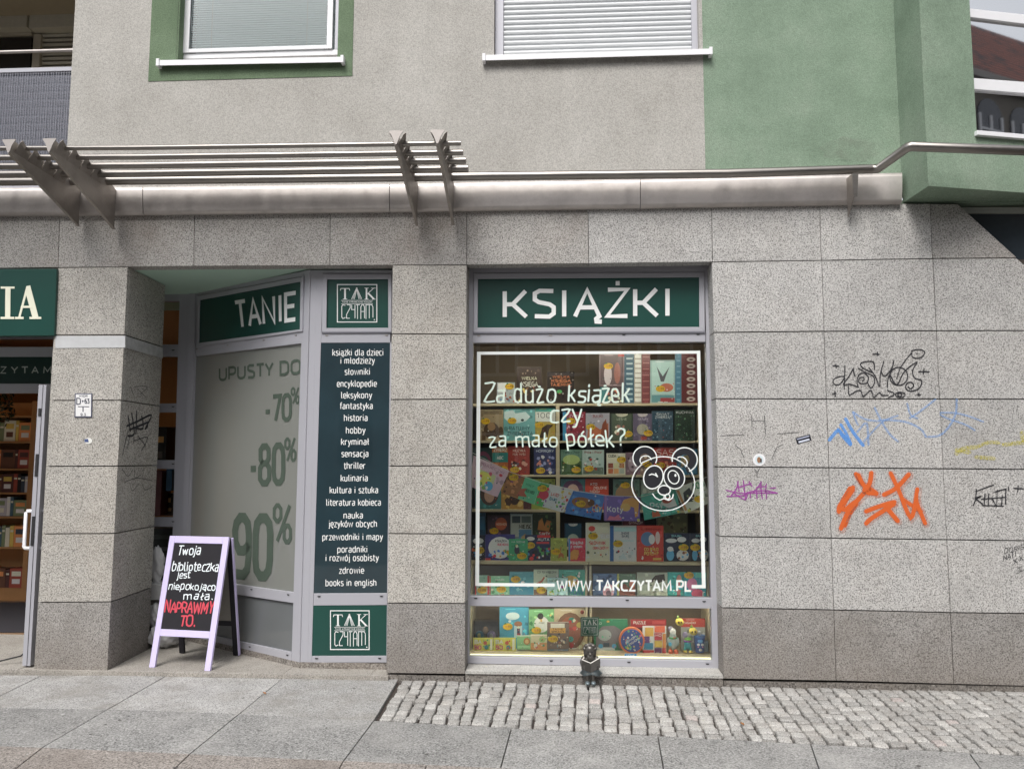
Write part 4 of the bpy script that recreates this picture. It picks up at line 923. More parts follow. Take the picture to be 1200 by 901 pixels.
# angled window
pcor = None
Z345 = W(362, 316.7, YT).z
ratio = .871; a1 = W(357, 500, YT)
ycor = (5.828+YT)/ratio-5.828
a0 = W(221, 500, ycor); PA = Pl(a1, ((a1-a0).y, -(a1-a0).x, 0))
if PA.n.y > 0: PA = Pl(a1, (-(a1-a0).y, (a1-a0).x, 0))
YC = ycor; back = -PA.n*.07
aw = MB()
aw.prism(fq(PA, 355.5, 317.5, 363.5, 316, 351.0, 776, 341.5, 774), back, 'alu')
aw.prism(fq(PA, 226, 343.5, 230, 342.8, 217, 746, 213, 745.2), back, 'alu')
aw.prism(fq(PA, 230, 342.6, 355.5, 317.8, 355.3, 323.5, 230, 346.8), back, 'alu')
aw.prism(fq(PA, 229.5, 406.8, 354, 388, 354, 402.2, 229.3, 417.4), back, 'alu')
aw.prism(fq(PA, 221, 676.8, 344.3, 694, 344, 706.4, 220.7, 687.8), back, 'alu')
aw.prism(fq(PA, 218.5, 738.5, 341.6, 764.2, 341.4, 773.8, 218.3, 746.2), back, 'alu')
aw.ring(fq(Pl(PA.p+PA.n*.012, PA.n), 230, 347.2, 355.3, 324, 354, 388.2, 230, 406.8), fq(Pl(PA.p+PA.n*.012, PA.n), 233.5, 351.6, 352, 329.8, 351.2, 386, 232.4, 402), -PA.n*.0115, 'alu')
an = aw.build('angled_window', bld, 'angled display window of the entrance recess', bevel=.002)
for (x, y) in ((231, 409), (267, 404.6), (309, 398.8), (347, 393), (295, 690.4), (338, 696.6), (293, 757.6), (337, 767.3)):
    p = PA.at(x, y)+PA.n*.001; e = PA.n.cross(Vector((0, 0, 1))); MB().prism([p-e*.013+Vector((0, 0, .004)), p+e*.013+Vector((0, 0, .004)), p+e*.007-Vector((0, 0, .004)), p-e*.007-Vector((0, 0, .004))], PA.n*.004, 'black' if y > 500 else 'fin').build('drain_cap', an)
PAi = Pl(PA.p-PA.n*.02, PA.n)
MB().prism(fq(PAi, 226, 415, 356, 400, 345, 698, 219, 680), -PA.n*.006, 'film').build('pane', an, 'frosted pane with discount figures')
MB().prism(fq(PAi, 218, 685, 345, 703, 342, 768, 217, 741), -PA.n*.006, plain((.14, .15, .155), .3, name='grey_frosted_pane', sc=2, coat=1)).build('pane', an, 'grey lower pane')
s4 = sign('sign', 'green TANIE sign on the angled window of the recess', 'sign', Pl(PA.p-PA.n*.003, PA.n), (232.5, 350.8, 352.6, 329, 352, 387, 231.8, 402.8))
PAt = Pl(PA.p-PA.n*.0022, PA.n)
tm = MB(); text(tm, 'TANIE', fq(PAt, 275.5, 354.6, 346.5, 343.2, 346, 374.2, 279, 383.8), 'signwhite', 1.6); tm.build('lettering', s4)
PAf = Pl(PA.p-PA.n*.0185, PA.n); tm = MB()
for s, q_, wt in (('UPUSTY DO', fq(PAf, 257.5, 432, 352, 422, 352, 437, 257.5, 445.5), 2.2), ('-70', fq(PAf, 311, 465.5, 341, 462.5, 341, 491, 311, 494), 1.8), ('%', fq(PAf, 341.5, 455, 351, 454, 351, 472, 341.5, 473), 1.5), ('-80', fq(PAf, 293.5, 524, 332.5, 521.5, 332.5, 565, 293.5, 566.5), 1.75), ('%', fq(PAf, 334, 514.5, 347, 513, 347, 539, 334, 540), 1.4), ('90', fq(PAf, 275.5, 606, 318, 607, 316.5, 675.5, 275.5, 672.5), 1.7), ('%', fq(PAf, 321, 592, 342, 592, 341.5, 635, 320.5, 633.5), 1.3)):
    tm = MB(); text(tm, s, q_, 'film_text', wt); tm.build('window_lettering', an)
# narrow window at the back of the recess, and the door frame line, both on the plane YC
PC = PY(YC); na = MB(); dd = (0, .06, 0)
na.prism(fq(PC, 210.6, 343, 227, 343, 214, 747, 198.5, 747), dd, 'alu')
na.prism(fq(PC, 80, 343, 210.6, 343, 210.6, 353, 80, 353), dd, 'alu')
for ya, yb_ in ((403.6, 417.6), (472.6, 483), (539, 549.4), (606, 617), (737, 747)): na.prism(fq(PC, 80, ya, 210.5-(ya-343)*.03, ya, 210.5-(yb_-343)*.03, yb_, 80, yb_), dd, 'alu')
na.prism([W(222, 343, YC-.02), W(229, 343, YC-.02), W(216, 747, YC-.02), W(209.5, 747, YC-.02)], (0, .05, 0), 'alu')
nw = na.build('narrow_window', bld, 'narrow window beside the pillar', bevel=.002)
for yy in (410.5, 476.5, 543.5, 611): 
    p = PC.at(203, yy); MB().prism([p+Vector((-.014, -.001, .004)), p+Vector((.014, -.001, .004)), p+Vector((.008, -.001, -.004)), p+Vector((-.008, -.001, -.004))], (0, -.004, 0), 'black').build('drain_cap', nw)
for ya, yb_ in ((352, 404), (417, 473), (482.6, 539.4), (549, 606.4), (616.6, 738)): pane(PY(YC+.025), 79, ya, 213, ya, 213-(yb_-ya)*.03, yb_, 79, yb_, par=nw)
# recess soffit, stone upstand under the angled window
so_ = MB(); zsf = W(360, 316.9, YT).z
so_.box(-8, gpt(M0, 1).x+.02, .122, 1.8, zsf+.012, zsf+.06, 'soffit'); so_.build('recess_soffit', bld, 'pale green soffit of the entrance recess')
hb = MB(); hb.box(-8, W(222, 340, YC).x, YC+.001, YC+.05, W(200, 343, YC).z, zsf+.011, 'soffit'); hb.build('head_board', bld)
zf2 = W(400, 776.2, YT).z
ub = MB(); pa = PA.at(213, 745.5); pb = PA.at(350.8, 776)
for p in (pa, pb): p.z = zf2
dn = Vector((0, 0, -zf2-.01))
ub.add([pa, pb, pb+dn, pa+dn], [(3, 2, 1, 0)], 'base_stone'); pe = W(456, 776, YT); pe.z = zf2; pb2 = Vector((pb.x, pb.y-.002, zf2))
ub.prism([pb2+Vector((0, 0, 0)), Vector((pe.x, pb2.y, zf2)), Vector((pe.x, pb2.y, -.01)), pb2+dn], (0, .05, 0), 'base_stone'); ub.build('stone_upstand', bld)

# entrance at the left -----------------------------------------------------------
en = MB()
en.prism(fq(PC, -300, 449.5, 100, 449.5, 100, 460.5, -300, 460.5), dd, 'alu'); en.prism(fq(PC, -300, 406.5, 100, 406.5, 100, 418, -300, 418), dd, 'alu')
en.prism(fq(PC, -300, 340, 100, 340, 100, 397, -300, 397), dd, 'alu_dark'); en.prism(fq(PC, 52, 460.6, 76, 460.6, 64, 746, 46, 746), dd, 'alu')
eo2 = en.build('entrance_frame', bld, 'grey frame over the shop entrance', bevel=.002)
s5 = sign('sign', 'dark entrance strip sign with spaced grey letters', 'sign', PY(YC+.01), (-220, 417.5, 90, 417.5, 90, 450, -220, 450), mat=plain((.012, .035, .028), .3, name='dark_entrance_film'))
tm = MB()
for ch, x, wd in (('C', -14, 6), ('Z', 1, 6), ('Y', 13.5, 6.5), ('T', 25.6, 6.2), ('A', 37.6, 7), ('M', 51.4, 9)): text(tm, ch, tquad(PY(YC+.008), x, 430, x+wd, 437.2), plain((.42, .46, .42), .5, name='grey_lettering'), 1.9)
tm.build('lettering', s5)
s6 = thing('sign', 'green box sign with cream serif letters IA above the open entrance', 'sign', W(30, 354, -.02)); PI_ = PY(-.025)
MB().prism(fq(PI_, -420, 317, 66.6, 315, 63.4, 393.4, -420, 396), (0, .06, 0), 'signgreen').build('sign_panel', s6, bevel=.004)
tm = MB(); cr = 'cream'
def polypx(pts, pl, m, lift): P = [pl.at(*p)+pl.n*lift for p in pts]; tm.prism(P, -pl.n*.002, m)
for pts, l in (([(6.6, 338), (12.6, 338), (12.2, 372), (6.2, 372)], .003), ([(1.2, 336), (17.4, 336), (17.3, 338.4), (1.2, 338.4)], .0035), ([(1, 371.4), (17, 371.4), (17, 374), (1, 374)], .0035),
               ([(31.2, 335.5), (35.6, 334.6), (45.5, 372), (38.2, 372), (29.8, 341.5)], .003), ([(30.6, 338), (32.4, 341), (24.2, 372), (21.6, 372)], .0034), ([(18, 371.4), (28, 371.4), (28, 374), (18, 374)], .0038), ([(34.8, 371.4), (48.6, 371.4), (48.6, 374), (34.8, 374)], .0038), ([(25, 358.5), (37.6, 358.5), (38, 361), (24.6, 361)], .0042)):
    polypx(pts, PI_, cr, l)
tm.build('lettering', s6)
# open door leaf
dr = thing('door', 'open grey aluminium entrance door seen edge-on beside the left pillar', 'door', G(34, 783, .01))
e0, e1 = W(46.2, 451, .03), W(25.6, 781, .03); e0b, e1b = W(54.5, 451, .03), W(34.8, 781, .03)
zt0, zt1 = e0.z, .012
xl = (e0.x+e1.x)/2; dv = Vector((.03, 1, 0)).normalized()
m = MB(); y0 = .03; wdt = .062
tilt = e1b.x-e0b.x
fx = W(40, 620, y0).x-.031
for a, b, mt in ((0, .09, 'alu'), (.80, .9, 'alu')):
    m.prism([Vector((fx, y0, zt1)), Vector((fx+wdt, y0, zt1)), Vector((fx+wdt, y0, zt0)), Vector((fx, y0, zt0))] if a == 0 else [Vector((fx, y0+a, zt1)), Vector((fx+wdt, y0+a, zt1)), Vector((fx+wdt, y0+a, zt0)), Vector((fx, y0+a, zt0))], (0, b-a, 0), mt)
m.box(fx+.004, fx+wdt-.004, y0+.091, y0+.799, zt0-.09, zt0-.001, 'alu'); m.box(fx+.004, fx+wdt-.004, y0+.091, y0+.799, zt1, zt1+.14, 'alu')
m.box(fx+wdt*.56, fx+wdt*.62, y0-.003, y0-.0005, zt1, zt0, 'black')
m.build('door_leaf', dr, bevel=.003)
MB().box(fx+.024, fx+.032, y0+.091, y0+.799, zt1+.14, zt0-.09, 'glass').build('pane', dr)
m = MB()
for pz, hh in ((W(45, 545, y0).z, .17), (W(42, 622, y0).z, .22), (W(48, 483, y0).z, .06)): m.box(fx+.012, fx+.032, y0-.006, y0-.0005, pz-hh/2, pz+hh/2, 'black')
m.build('lock_plate', dr)
z0_, z1_ = W(28, 643, y0).z, W(28, 599, y0).z; hx = W(30, 620, y0+.06).x
for s_, nm in ((-1, 'handle'), (1, 'handle')):
    X = fx-.075 if s_ < 0 else fx+wdt+.04; X0 = fx if s_ < 0 else fx+wdt
    MB().tube([(X0, y0+.05, z1_), (X+.012*-s_, y0+.05, z1_), (X, y0+.05, z1_-.012), (X, y0+.05, z0_+.012), (X+.012*-s_, y0+.05, z0_), (X0, y0+.05, z0_)], .014, 'white' if s_ < 0 else 'alu').build(nm, dr)
# chain and stopper
MB().tube([(fx-.005, y0+.12, .30*0+.16), (fx-.08, y0+.10, .06), (fx-.30, y0+.02, .012)], .006, 'black').build('door_stop', dr)

# ------------------------------------------------------------------ interior shells
def hx_(s):
    s = s.lstrip('#'); r = [int(s[i:i+2], 16)/255 for i in (0, 2, 4)]
    return tuple(c/12.92 if c <= .04045 else ((c+.055)/1.055)**2.4 for c in r)
def ink(s, rough=.32):
    c = hx_(s); g_ = .3*c[0]+.6*c[1]+.1*c[2]; c = [min(.80, (x*.86+g_*.14)*1.6) for x in c]; return plain(c, rough, name='ink_'+s.lstrip('#'), var=.06, sc=40)
zcl = zsf+.05
X0i, X1i = -7.5, gpt(RW, 4).x+.32
rm = MB()
rm.box(X0i, X1i, 5.6, 5.7, -.05, zcl, 'inner_wall'); rm.box(X0i-.1, X0i, .35, 5.7, -.05, zcl, 'inner_wall'); rm.box(X1i, X1i+.1, .31, 5.7, -.05, zcl, 'inner_wall')
rm.box(X0i-.1, X1i+.1, YC+.08, 5.7, zcl+.012, zcl+.11, 'inner_wall')
rm.build('inner_wall', bld, 'shop room walls with orange lamplight put into their colour')
fl_ = MB(); fl_.box(X0i, X1i, YC+.07, 5.6, -.05, .001, 'floor_tile'); fl_.build('floor', kind='structure')
ptn = MB(); xdl, xdr = W(545, 500, .22).x-.12, X1i-.1
ptn.box(xdl, X1i, 1.25, 1.3, 0, zcl, 'brown_wall'); ptn.box(xdl-.04, xdl, .25, 1.3, 0, zcl, 'brown_wall'); ptn.box(xdl-.04, X1i, .3, 1.3, W(600, 385, .3).z, zcl+.01, 'brown_wall')
ptn.build('inner_wall', bld, 'brown partition behind the display')
# curtain wall behind the panels between recess and pillar
bk = MB(); bk.box(W(372, 400, .25).x, xdl-.041, .25, .28, 0, zcl, 'dirt'); bk.prism([PA.at(222, 345)-PA.n*.3, PA.at(362, 318)-PA.n*.3, PA.at(352, 778)-PA.n*.3, PA.at(214, 748)-PA.n*.3], -PA.n*.02, 'dirt'); bk.build('inner_wall', bld)
# ceiling lights of the shop
lg = 'warm ceiling lamps inside the shop'
for i, (x, y, lb_) in enumerate(((-6.2, 2.2, 'warm ceiling lamp inside the shop, nearest the entrance door'), (-4.6, 2.4, 'warm ceiling lamp inside, straight behind the left pillar'), (-3.2, 2.0, 'warm ceiling lamp nearest the glass of the narrow window'), (-3.6, 4.0, 'warm ceiling lamp deep in the shop behind the narrow window'), (-5.6, 4.2, 'warm ceiling lamp deep in the shop beyond the entrance'), (-1.4, 3.6, 'warm ceiling lamp at the back of the shop behind the display'))):
    t = thing('ceiling_lamp', lb_, 'lamp', (x, y, zcl), lg)
    MB().box(x-.22, x+.22, y-.05, y+.05, zcl-.03, zcl+.01, 'alu').build('housing', t); MB().box(x-.2, x+.2, y-.035, y+.035, zcl-.036, zcl-.0301, 'lamp').build('diffuser', t)

# shelving behind the display glass ----------------------------------------------
YF, YB2 = .36, .72
def board(mb, pl_y, x0, x1, yt, yb, depth, m='wood', ytr=None):
    a, b = W(x0, yt, pl_y), W(x1, yt, pl_y); t = abs(W(x0, yt, pl_y).z-W(x0, yb, pl_y).z)
    return mb.box(a.x, b.x, pl_y, pl_y+depth, (a.z+b.z)/2-t, (a.z+b.z)/2, m)
bc = thing('bookcase', 'tall pale wooden bookcase filling the display window, dark behind the books', 'bookcase', (W(690, 600, YB2).x, YB2, 0))
for yt, yb in ((472.6, 475.4), (516.6, 518.8), (556.5, 558.9), (597.3, 600.2), (641, 644)):
    board(MB(), YB2, 546, 819.5, yt, yb, .25).build('shelf', bc, bevel=.002)
m = MB(); ztop = W(600, 472.6, YB2).z
for xa_, xb_ in ((651.6, 656), (541, 546), (819.6, 824)):
    a, b = W(xa_, 560, YB2-.002), W(xb_, 560, YB2-.002); MB().box(a.x, b.x, YB2-.002, YB2+.25, .1, ztop-.003, 'wood').build('side_panel', bc, bevel=.002)
MB().box(W(541, 560, YB2).x, W(824, 560, YB2).x, YB2+.252, YB2+.27, .1, ztop, plain((.035, .03, .026), .8, name='dark_back_panel')).build('back_panel', bc)
fc = thing('cabinet', 'low pale wooden cabinet with two bays behind the glass', 'cabinet', (W(690, 600, YF).x, YF, 0))
board(MB(), YF, 548, 689.2, 657.7, 661.2, .33).build('top_board', fc, bevel=.002); board(MB(), YF, 690, 836, 658.7, 661.9, .33).build('top_board', fc, bevel=.002)
zc_ = W(600, 661.4, YF).z-.001; zpl = W(690, 763.4, YF-.02).z
for xa_, xb_ in ((549.3, 553.3), (685.9, 688.4), (690.8, 693.4), (829.5, 834)):
    a, b = W(xa_, 690, YF+.001), W(xb_, 690, YF+.001); MB().box(a.x, b.x, YF+.001, YF+.32, zpl+.001, zc_-.003, 'wood').build('side_panel', fc, bevel=.002)
MB().box(W(549, 690, YF).x, W(834, 690, YF).x, YF+.325, YF+.34, zpl, zc_, 'wood_back').build('back_panel', fc)
board(MB(), YF+.004, 553.6, 685.6, 700.5, 703.5, .31).build('shelf', fc); board(MB(), YF+.004, 693.7, 829.2, 701.5, 704.5, .31).build('shelf', fc)
MB().box(W(547, 760, YF).x, W(838, 760, YF).x, YW+.075, YF+.34, zpl-.02, zpl, 'wood').build('platform', fc)
# LED strips just inside the glass: bottom edge and both upright edges
ld = MB(); z0 = zpl-.012; xa_, xb_ = W(551, 766, YW+.05).x, W(834, 766, YW+.05).x
ld.box(xa_, xb_, YW+.052, YW+.07, z0-.012, z0+.006, 'led'); t = thing('light_strip', 'lit LED strip along the bottom edge of the display window', 'light', (xa_, YW+.06, z0)); ld.build('diffuser', t)
tk_ = MB(); x = xa_
while x < xb_: tk_.box(x, x+random.uniform(.006, .013), YW+.046, YW+.0515, z0-.022, z0-.010, 'black'); x += .0155
tk_.build('driver_teeth', t, kind='stuff')
for xx, nm in ((552, 'left'), (829.5, 'right')):
    p0_, p1_ = W(xx, 520, YW+.08), W(xx+ (3 if nm == 'right' else -1), 700, YW+.08)
    t = thing('light_strip', 'upright LED strip at the %s edge of the display window' % nm, 'light', p0_); z = p1_.z
    s_ = MB()
    while z < p0_.z: s_.box(p0_.x-.004, p0_.x+.004, YW+.075, YW+.079, z, z+.007, 'diode'); z += .0155
    s_.build('diode', t, kind='stuff'); MB().box(p0_.x-.007, p0_.x+.007, YW+.0795, YW+.085, p1_.z, p0_.z, 'alu_dark').build('strip', t)

zl = W(600, 393, .245).z  # added lamp bars, out of sight, to brighten the books from above
for x_, lb_ in ((W(610, 400, .4).x, 'left'), (W(760, 400, .4).x, 'right')):
    t = thing('display_fill_lamp', '%s of two added unseen lamp bars brightening the display from behind the window head' % lb_, 'lamp', (x_, .26, zl), 'added lamp bars over the display')
    MB().box(x_-.4, x_+.4, .218, .290, zl-.0, zl+.04, 'alu').build('housing', t); MB().box(x_-.38, x_+.38, .223, .285, zl-.012, zl-.001, 'fill_lamp').build('diffuser', t)
zl2 = W(690, 709, YW+.08).z  # more added bars, hidden by the rail, to brighten the platform
for x_, lb_ in ((W(618, 700, .28).x, 'left'), (W(762, 700, .28).x, 'right')):
    t = thing('display_fill_lamp', '%s of two added unseen slim lamp bars brightening the platform from behind the lower rail' % lb_, 'lamp', (x_, .28, zl2), 'added slim lamp bars behind the lower rail')
    MB().box(x_-.40, x_+.40, YW+.072, YW+.085, zl2+.004, zl2+.03, 'alu').build('housing', t); MB().box(x_-.39, x_+.39, YW+.074, YW+.084, zl2-.001, zl2+.0035, 'fill_lamp').build('diffuser', t)

# ------------------------------------------------------------------ books
YELLOW = plain((.78, .50, .03), .4, name='yellow_price_sticker', var=.12, sc=60)
def book(x0, y0, x1, y1, Y, col, art, label, th=.022, stk=None, spine=None, tilt=0, quad=None, grp=None, cat='book', name='book', pg=True, lean=0):
    pl = PY(Y)
    q = fq(pl, *quad) if quad else [pl.at(x0, y0), pl.at(x1, y0), pl.at(x1, y1), pl.at(x0, y1)]
    if lean: q[0] = q[0]+Vector((0, lean, 0)); q[1] = q[1]+Vector((0, lean, 0))
    c = (q[2]+q[3])/2; B = Vector((0, th, 0)); mb = MB(); cm = ink(col) if isinstance(col, str) else col
    ex = (q[1]-q[0]).normalized()
    nrm = (q[1]-q[0]).cross(q[3]-q[0]).normalized()
    if nrm.y > 0: nrm = -nrm
    mb.prism(q, -nrm*.0022, cm)
    if pg:
        ins = [p+(sum(q, Vector())/4-p)*.02-nrm*.0023 for p in q]; mb.prism(ins, -nrm*(th-.0046), 'paper')
        mb.prism([p-nrm*(th-.0022) for p in q], -nrm*.0022, cm); mb.prism([q[0]-ex*.0015-nrm*.0002, q[0]-nrm*.0002, q[3]-nrm*.0002, q[3]-ex*.0015-nrm*.0002], -nrm*(th-.0004), cm)
    o = mb.build(name, label=label, origin=c); o['category'] = cat
    if grp: o['group'] = grp
    W_, H_ = (q[1]-q[0]).length, (q[0]-q[3]).length
    am = MB(); L = [0]
    def P(u, v, k): return bil(q, u, v)+nrm*(.0005+.00035*k)
    arts = list(art)
    if isinstance(col, str):
        h0 = [int(col[i:i+2], 16) for i in (1, 3, 5)]; tn_ = lambda f: '#%02x%02x%02x' % tuple(max(0, min(255, int(v*f+(f-1)*14))) for v in h0)
        arts = [('r', 14, [tn_(.82), tn_(1.16), tn_(1.28), tn_(.9)], .04, .03, .96, .97, .09)]+arts+[('b', .3, .022, .5, .034, tn_(1.5)), ('b', .56, .022, .7, .034, tn_(1.5)), ('b', .2, .955, .55, .967, tn_(1.4))]+[('r', 5, [tn_(1.5), '#c8503c', '#e0d4b0', '#304050'], .06, .08, .94, .5, .035)]
    if spine: arts.insert(0, ('b', 0, 0, .12, 1, spine))
    k = 0
    for a in arts:
        k += 1
        if a[0] == 'd':
            _, u, v, ru, rv, cc = a; pts = [P(min(.995, max(.005, u+ru*math.cos(t*math.pi/8))), min(.995, max(.005, v+rv*math.sin(t*math.pi/8))), k) for t in range(16)]
        elif a[0] == 'b': _, u0, v0, u1, v1, cc = a; pts = [P(u0, v0, k), P(u1, v0, k), P(u1, v1, k), P(u0, v1, k)]
        elif a[0] == 'p': _, pp_, cc = a; pts = [P(u, v, k) for u, v in pp_]
        elif a[0] == 't':
            s, u0, v0, u1, v1, cc = a[1:7]; tq_ = [P(u0, v1, k), P(u1, v1, k), P(u1, v0, k), P(u0, v0, k)]
            text(am, s, tq_, ink(cc), a[7] if len(a) > 7 else 1.8, lift=.0001); continue
        elif a[0] == 'r':
            _, n, cols, u0, v0, u1, v1, sz = a
            for i in range(n):
                u, v = random.uniform(u0, u1), random.uniform(v0, v1); s = sz*random.uniform(.4, 1); asp = W_/H_; t0 = random.random()*3; nn = random.choice((4, 5, 7, 9))
                pts = [P(min(.99, max(.01, u+s*math.cos(t0+2*math.pi*t/nn)*random.uniform(.6, 1))), min(.99, max(.01, v+s*asp*math.sin(t0+2*math.pi*t/nn)*random.uniform(.6, 1))), k) for t in range(nn)]
                if (pts[1]-pts[0]).cross(pts[2]-pts[0]).dot(nrm) < 0: pts.reverse()
                am.add(pts, [tuple(range(nn))], ink(random.choice(cols)))
                k += .12
            continue
        if (pts[1]-pts[0]).cross(pts[2]-pts[0]).dot(nrm) < 0: pts.reverse()
        am.add(pts, [tuple(range(len(pts)))], ink(cc))
    if am.v: am.build('cover_print', o)
    if stk:
        u, v = stk; p = bil(q, u, v); sm = MB(); r1_, r2_ = .038, .026; nn = nrm*(.0012+.00035*(k+3))
        pts = [p+Vector((r1_*math.cos(t*math.pi/8), 0, r2_*math.sin(t*math.pi/8)))+nn for t in range(16)]
        sm.prism(pts, -nrm*.001, YELLOW)
        for dx, w_ in ((-.012, .007), (.004, .006)): sm.prism([p+Vector((dx-w_, 0, .008))+nn*1.3, p+Vector((dx+w_, 0, .008))+nn*1.3, p+Vector((dx+w_*.6, 0, -.008))+nn*1.3, p+Vector((dx-w_*.6, 0, -.008))+nn*1.3], -nrm*.0003, ink('#b07808'))
        sm.prism([p+Vector((-.030, 0, .016))+nn*1.3, p+Vector((-.018, 0, .030))+nn*1.3, p+Vector((-.006, 0, .018))+nn*1.3], -nrm*.0006, ink('#2e6a35'))
        text(sm, '19', [p+nn*1.4+Vector((dx_, 0, dz_)) for dx_, dz_ in ((.006, .010), (.028, .010), (.028, -.008), (.006, -.008))], ink('#5a3c04'), 1.6, lift=.0004)
        sm.build('price_sticker', o)
    return o
YR = YB2+.03
G1 = 'children\'s books on the bookcase'
R_ = book
# top of the bookcase
R_(606, 429.7, 634.7, 472.3, YR, '#3a2c26', [('t', 'WIELKA', .2, .64, .8, .72, '#c9b9a0'), ('t', 'KSIĘGA', .18, .46, .84, .58, '#d8c8ae', 1.6), ('r', 14, ['#c08f3a', '#7b5a3a', '#d8b050'], .1, .05, .9, .42, .09), ('r', 5, ['#8a7460'], .2, .78, .8, .92, .06)], 'dark brown book titled WIELKA KSIĘGA on top of the bookcase', grp=G1)
R_(641.5, 435.5, 673, 472.3, YR, '#2a211d', [('t', 'WIELKA', .2, .8, .82, .87, '#d8703a'), ('t', 'KSIĘGA', .16, .67, .86, .75, '#d8703a', 2.2), ('t', 'TAJEMNIC', .12, .54, .9, .63, '#d8703a', 2), ('d', .45, .36, .1, .06, '#3e9a4c'), ('r', 6, ['#8b8378', '#c9c0b4'], .05, .05, .95, .98, .05)], 'black book with orange title lettering on top of the bookcase', grp=G1)
R_(582.5, 448, 603.5, 472.3, YR, '#8f989a', [('b', .06, .5, .5, .95, '#b8c0c0'), ('r', 12, ['#a0522d', '#5f87a0', '#c9ccc8', '#7a2f2a'], .1, .05, .95, .5, .12)], 'small grey book with a yellow sticker standing left on top of the bookcase', stk=(.7, .8), grp=G1)
R_(702.5, 415, 731.5, 452, YR+.02, '#7c6a6c', [('b', .04, .03, .96, .97, '#5c4a4e'), ('d', .34, .35, .16, .33, '#b3a9ae'), ('d', .72, .4, .13, .34, '#8d5a50'), ('b', .75, .92, 1, 1, '#a0302a')], 'mauve picture book standing highest, left of the numbered volumes', stk=(.36, .62), grp=G1)
R_(702.5, 452.6, 731.5, 472.3, YR+.01, '#4a3a3c', [('b', .02, .05, .35, .95, '#2f6f70'), ('r', 10, ['#b85c38', '#9aa08e', '#cfc3a0'], .3, .1, .95, .9, .1)], 'brown and teal book lying below the mauve picture book', grp=G1)
R_(731.8, 413, 743, 472.3, YR+.03, '#35566a', [('b', .2, y, .85, y+.035, '#86a0a8') for y in [.06+.1*i for i in range(9)]], 'narrow blue volume on top of the bookcase', grp=G1)
R_(743.4, 413, 751.8, 472.3, YR+.03, '#8d8a80', [('b', .08, y, .92, y+.07, '#c6c3b6') for y in [.03+.095*i for i in range(10)]], 'narrow off-white volume between the blue and the dark red ones', grp=G1)
R_(752.2, 413, 761.8, 472.3, YR+.03, '#6a3236', [('b', .1, y, .9, y+.02, '#8f5a58') for y in [.06+.12*i for i in range(8)]], 'narrow dark red volume left of the bat book', grp=G1)
R_(762.3, 422, 791, 472.3, YR+.015, '#7d9b9c', [('b', .05, .2, .95, .96, '#8fb0ae'), ('p', [(.25, .85), (.5, .62), (.78, .85), (.62, .62), (.55, .5), (.42, .5), (.36, .62)], '#4a4c55'), ('d', .65, .36, .28, .1, '#a35a45'), ('b', .05, .02, .95, .18, '#4d7f86'), ('b', .4, .02, .98, .12, '#8a3335')], 'pale teal book with a winged figure on top of the bookcase', stk=(.4, .33), grp=G1)
R_(791.4, 413, 798.5, 472.3, YR+.03, '#3f7590', [('b', .2, y, .8, y+.03, '#5f93aa') for y in [.05+.11*i for i in range(8)]], 'narrow bright blue volume right of the bat book', grp=G1)
R_(798.8, 413, 818.6, 472.3, YR+.03, '#5a2226', [('d', .55, .08+.13*i, .26, .045, '#b5a9a4') for i in range(7)]+[('b', .45, .06+.13*i, .65, .09+.13*i, '#4a2428') for i in range(7)], 'dark red volume with white number tabs at the right end of the bookcase top', grp=G1)
# second row
R_(562.2, 479.6, 589.7, 516.4, YR, '#8c7a5c', [('b', .05, .84, .95, .96, '#6f5f45'), ('t', 'W ZOO', .2, .87, .8, .92, '#3a2f22'), ('d', .5, .33, .33, .26, '#4a3626'), ('d', .5, .45, .17, .14, '#8a6b48'), ('b', .1, .02, .25, .3, '#5a4430'), ('d', .9, .25, .12, .2, '#4f3c2a')], 'tan book with a brown sloth on its cover, second row', stk=(.25, .62), grp=G1)
R_(590.3, 478.8, 627, 516.4, YR, '#5a9494', [('p', [(.3, .95), (.38, .85), (.7, .9), (.85, .75), (.72, .62), (.5, .55), (.2, .55), (.02, .7), (.02, .9)], '#a9c8c6'), ('d', .6, .64, .05, .04, '#20302f'), ('t', 'RATUJMY', .18, .34, .82, .44, '#2b4a52', 1.8), ('t', 'ZWIERZĘTA', .12, .18, .92, .28, '#2b4a52', 1.8), ('b', .42, .02, .98, .14, '#3f7c80')], 'teal book titled RATUJMY ZWIERZĘTA with a white bear', stk=(.27, .62), grp=G1)
R_(627.4, 477.9, 650.8, 516.4, YR, '#a08a2c', [('b', 0, .62, 1, 1, '#3e8f80'), ('b', 0, .58, 1, .88, '#b9c4b4'), ('t', '100', .08, .7, .75, .84, '#3b4a44', 1.3), ('p', [(.2, .1), (.35, .4), (.6, .5), (.9, .48), (.7, .36), (.6, .1), (.5, .28), (.42, .08)], '#3b2a1e')], 'book headed 100 with a dinosaur on yellow, second row', stk=(.2, .48), grp=G1)
R_(659.5, 482.6, 686, 516.4, YR, '#7d2735', [('b', 0, 0, .16, 1, '#2b7aa0'), ('t', 'ZWIERZ', .3, .82, .9, .9, '#b8a7b8'), ('r', 9, ['#a8445a', '#4a2836', '#c98aa0'], .25, .1, .95, .7, .1)], 'crimson book with a bright blue spine, second row', stk=(.35, .68), grp=G1)
R_(686.6, 484, 714.3, 516.4, YR, '#8a8792', [('p', [(.05, .1), (.1, .45), (.35, .55), (.6, .4), (.95, .65), (.95, .1)], '#a0532d'), ('p', [(.6, .1), (.7, .6), (.85, .8), (.9, .5), (.95, .1)], '#7a3a22'), ('t', 'BAJKI', .3, .84, .72, .93, '#7a2c30')], 'lilac grey book with orange deer, second row', stk=(.2, .5), grp=G1)
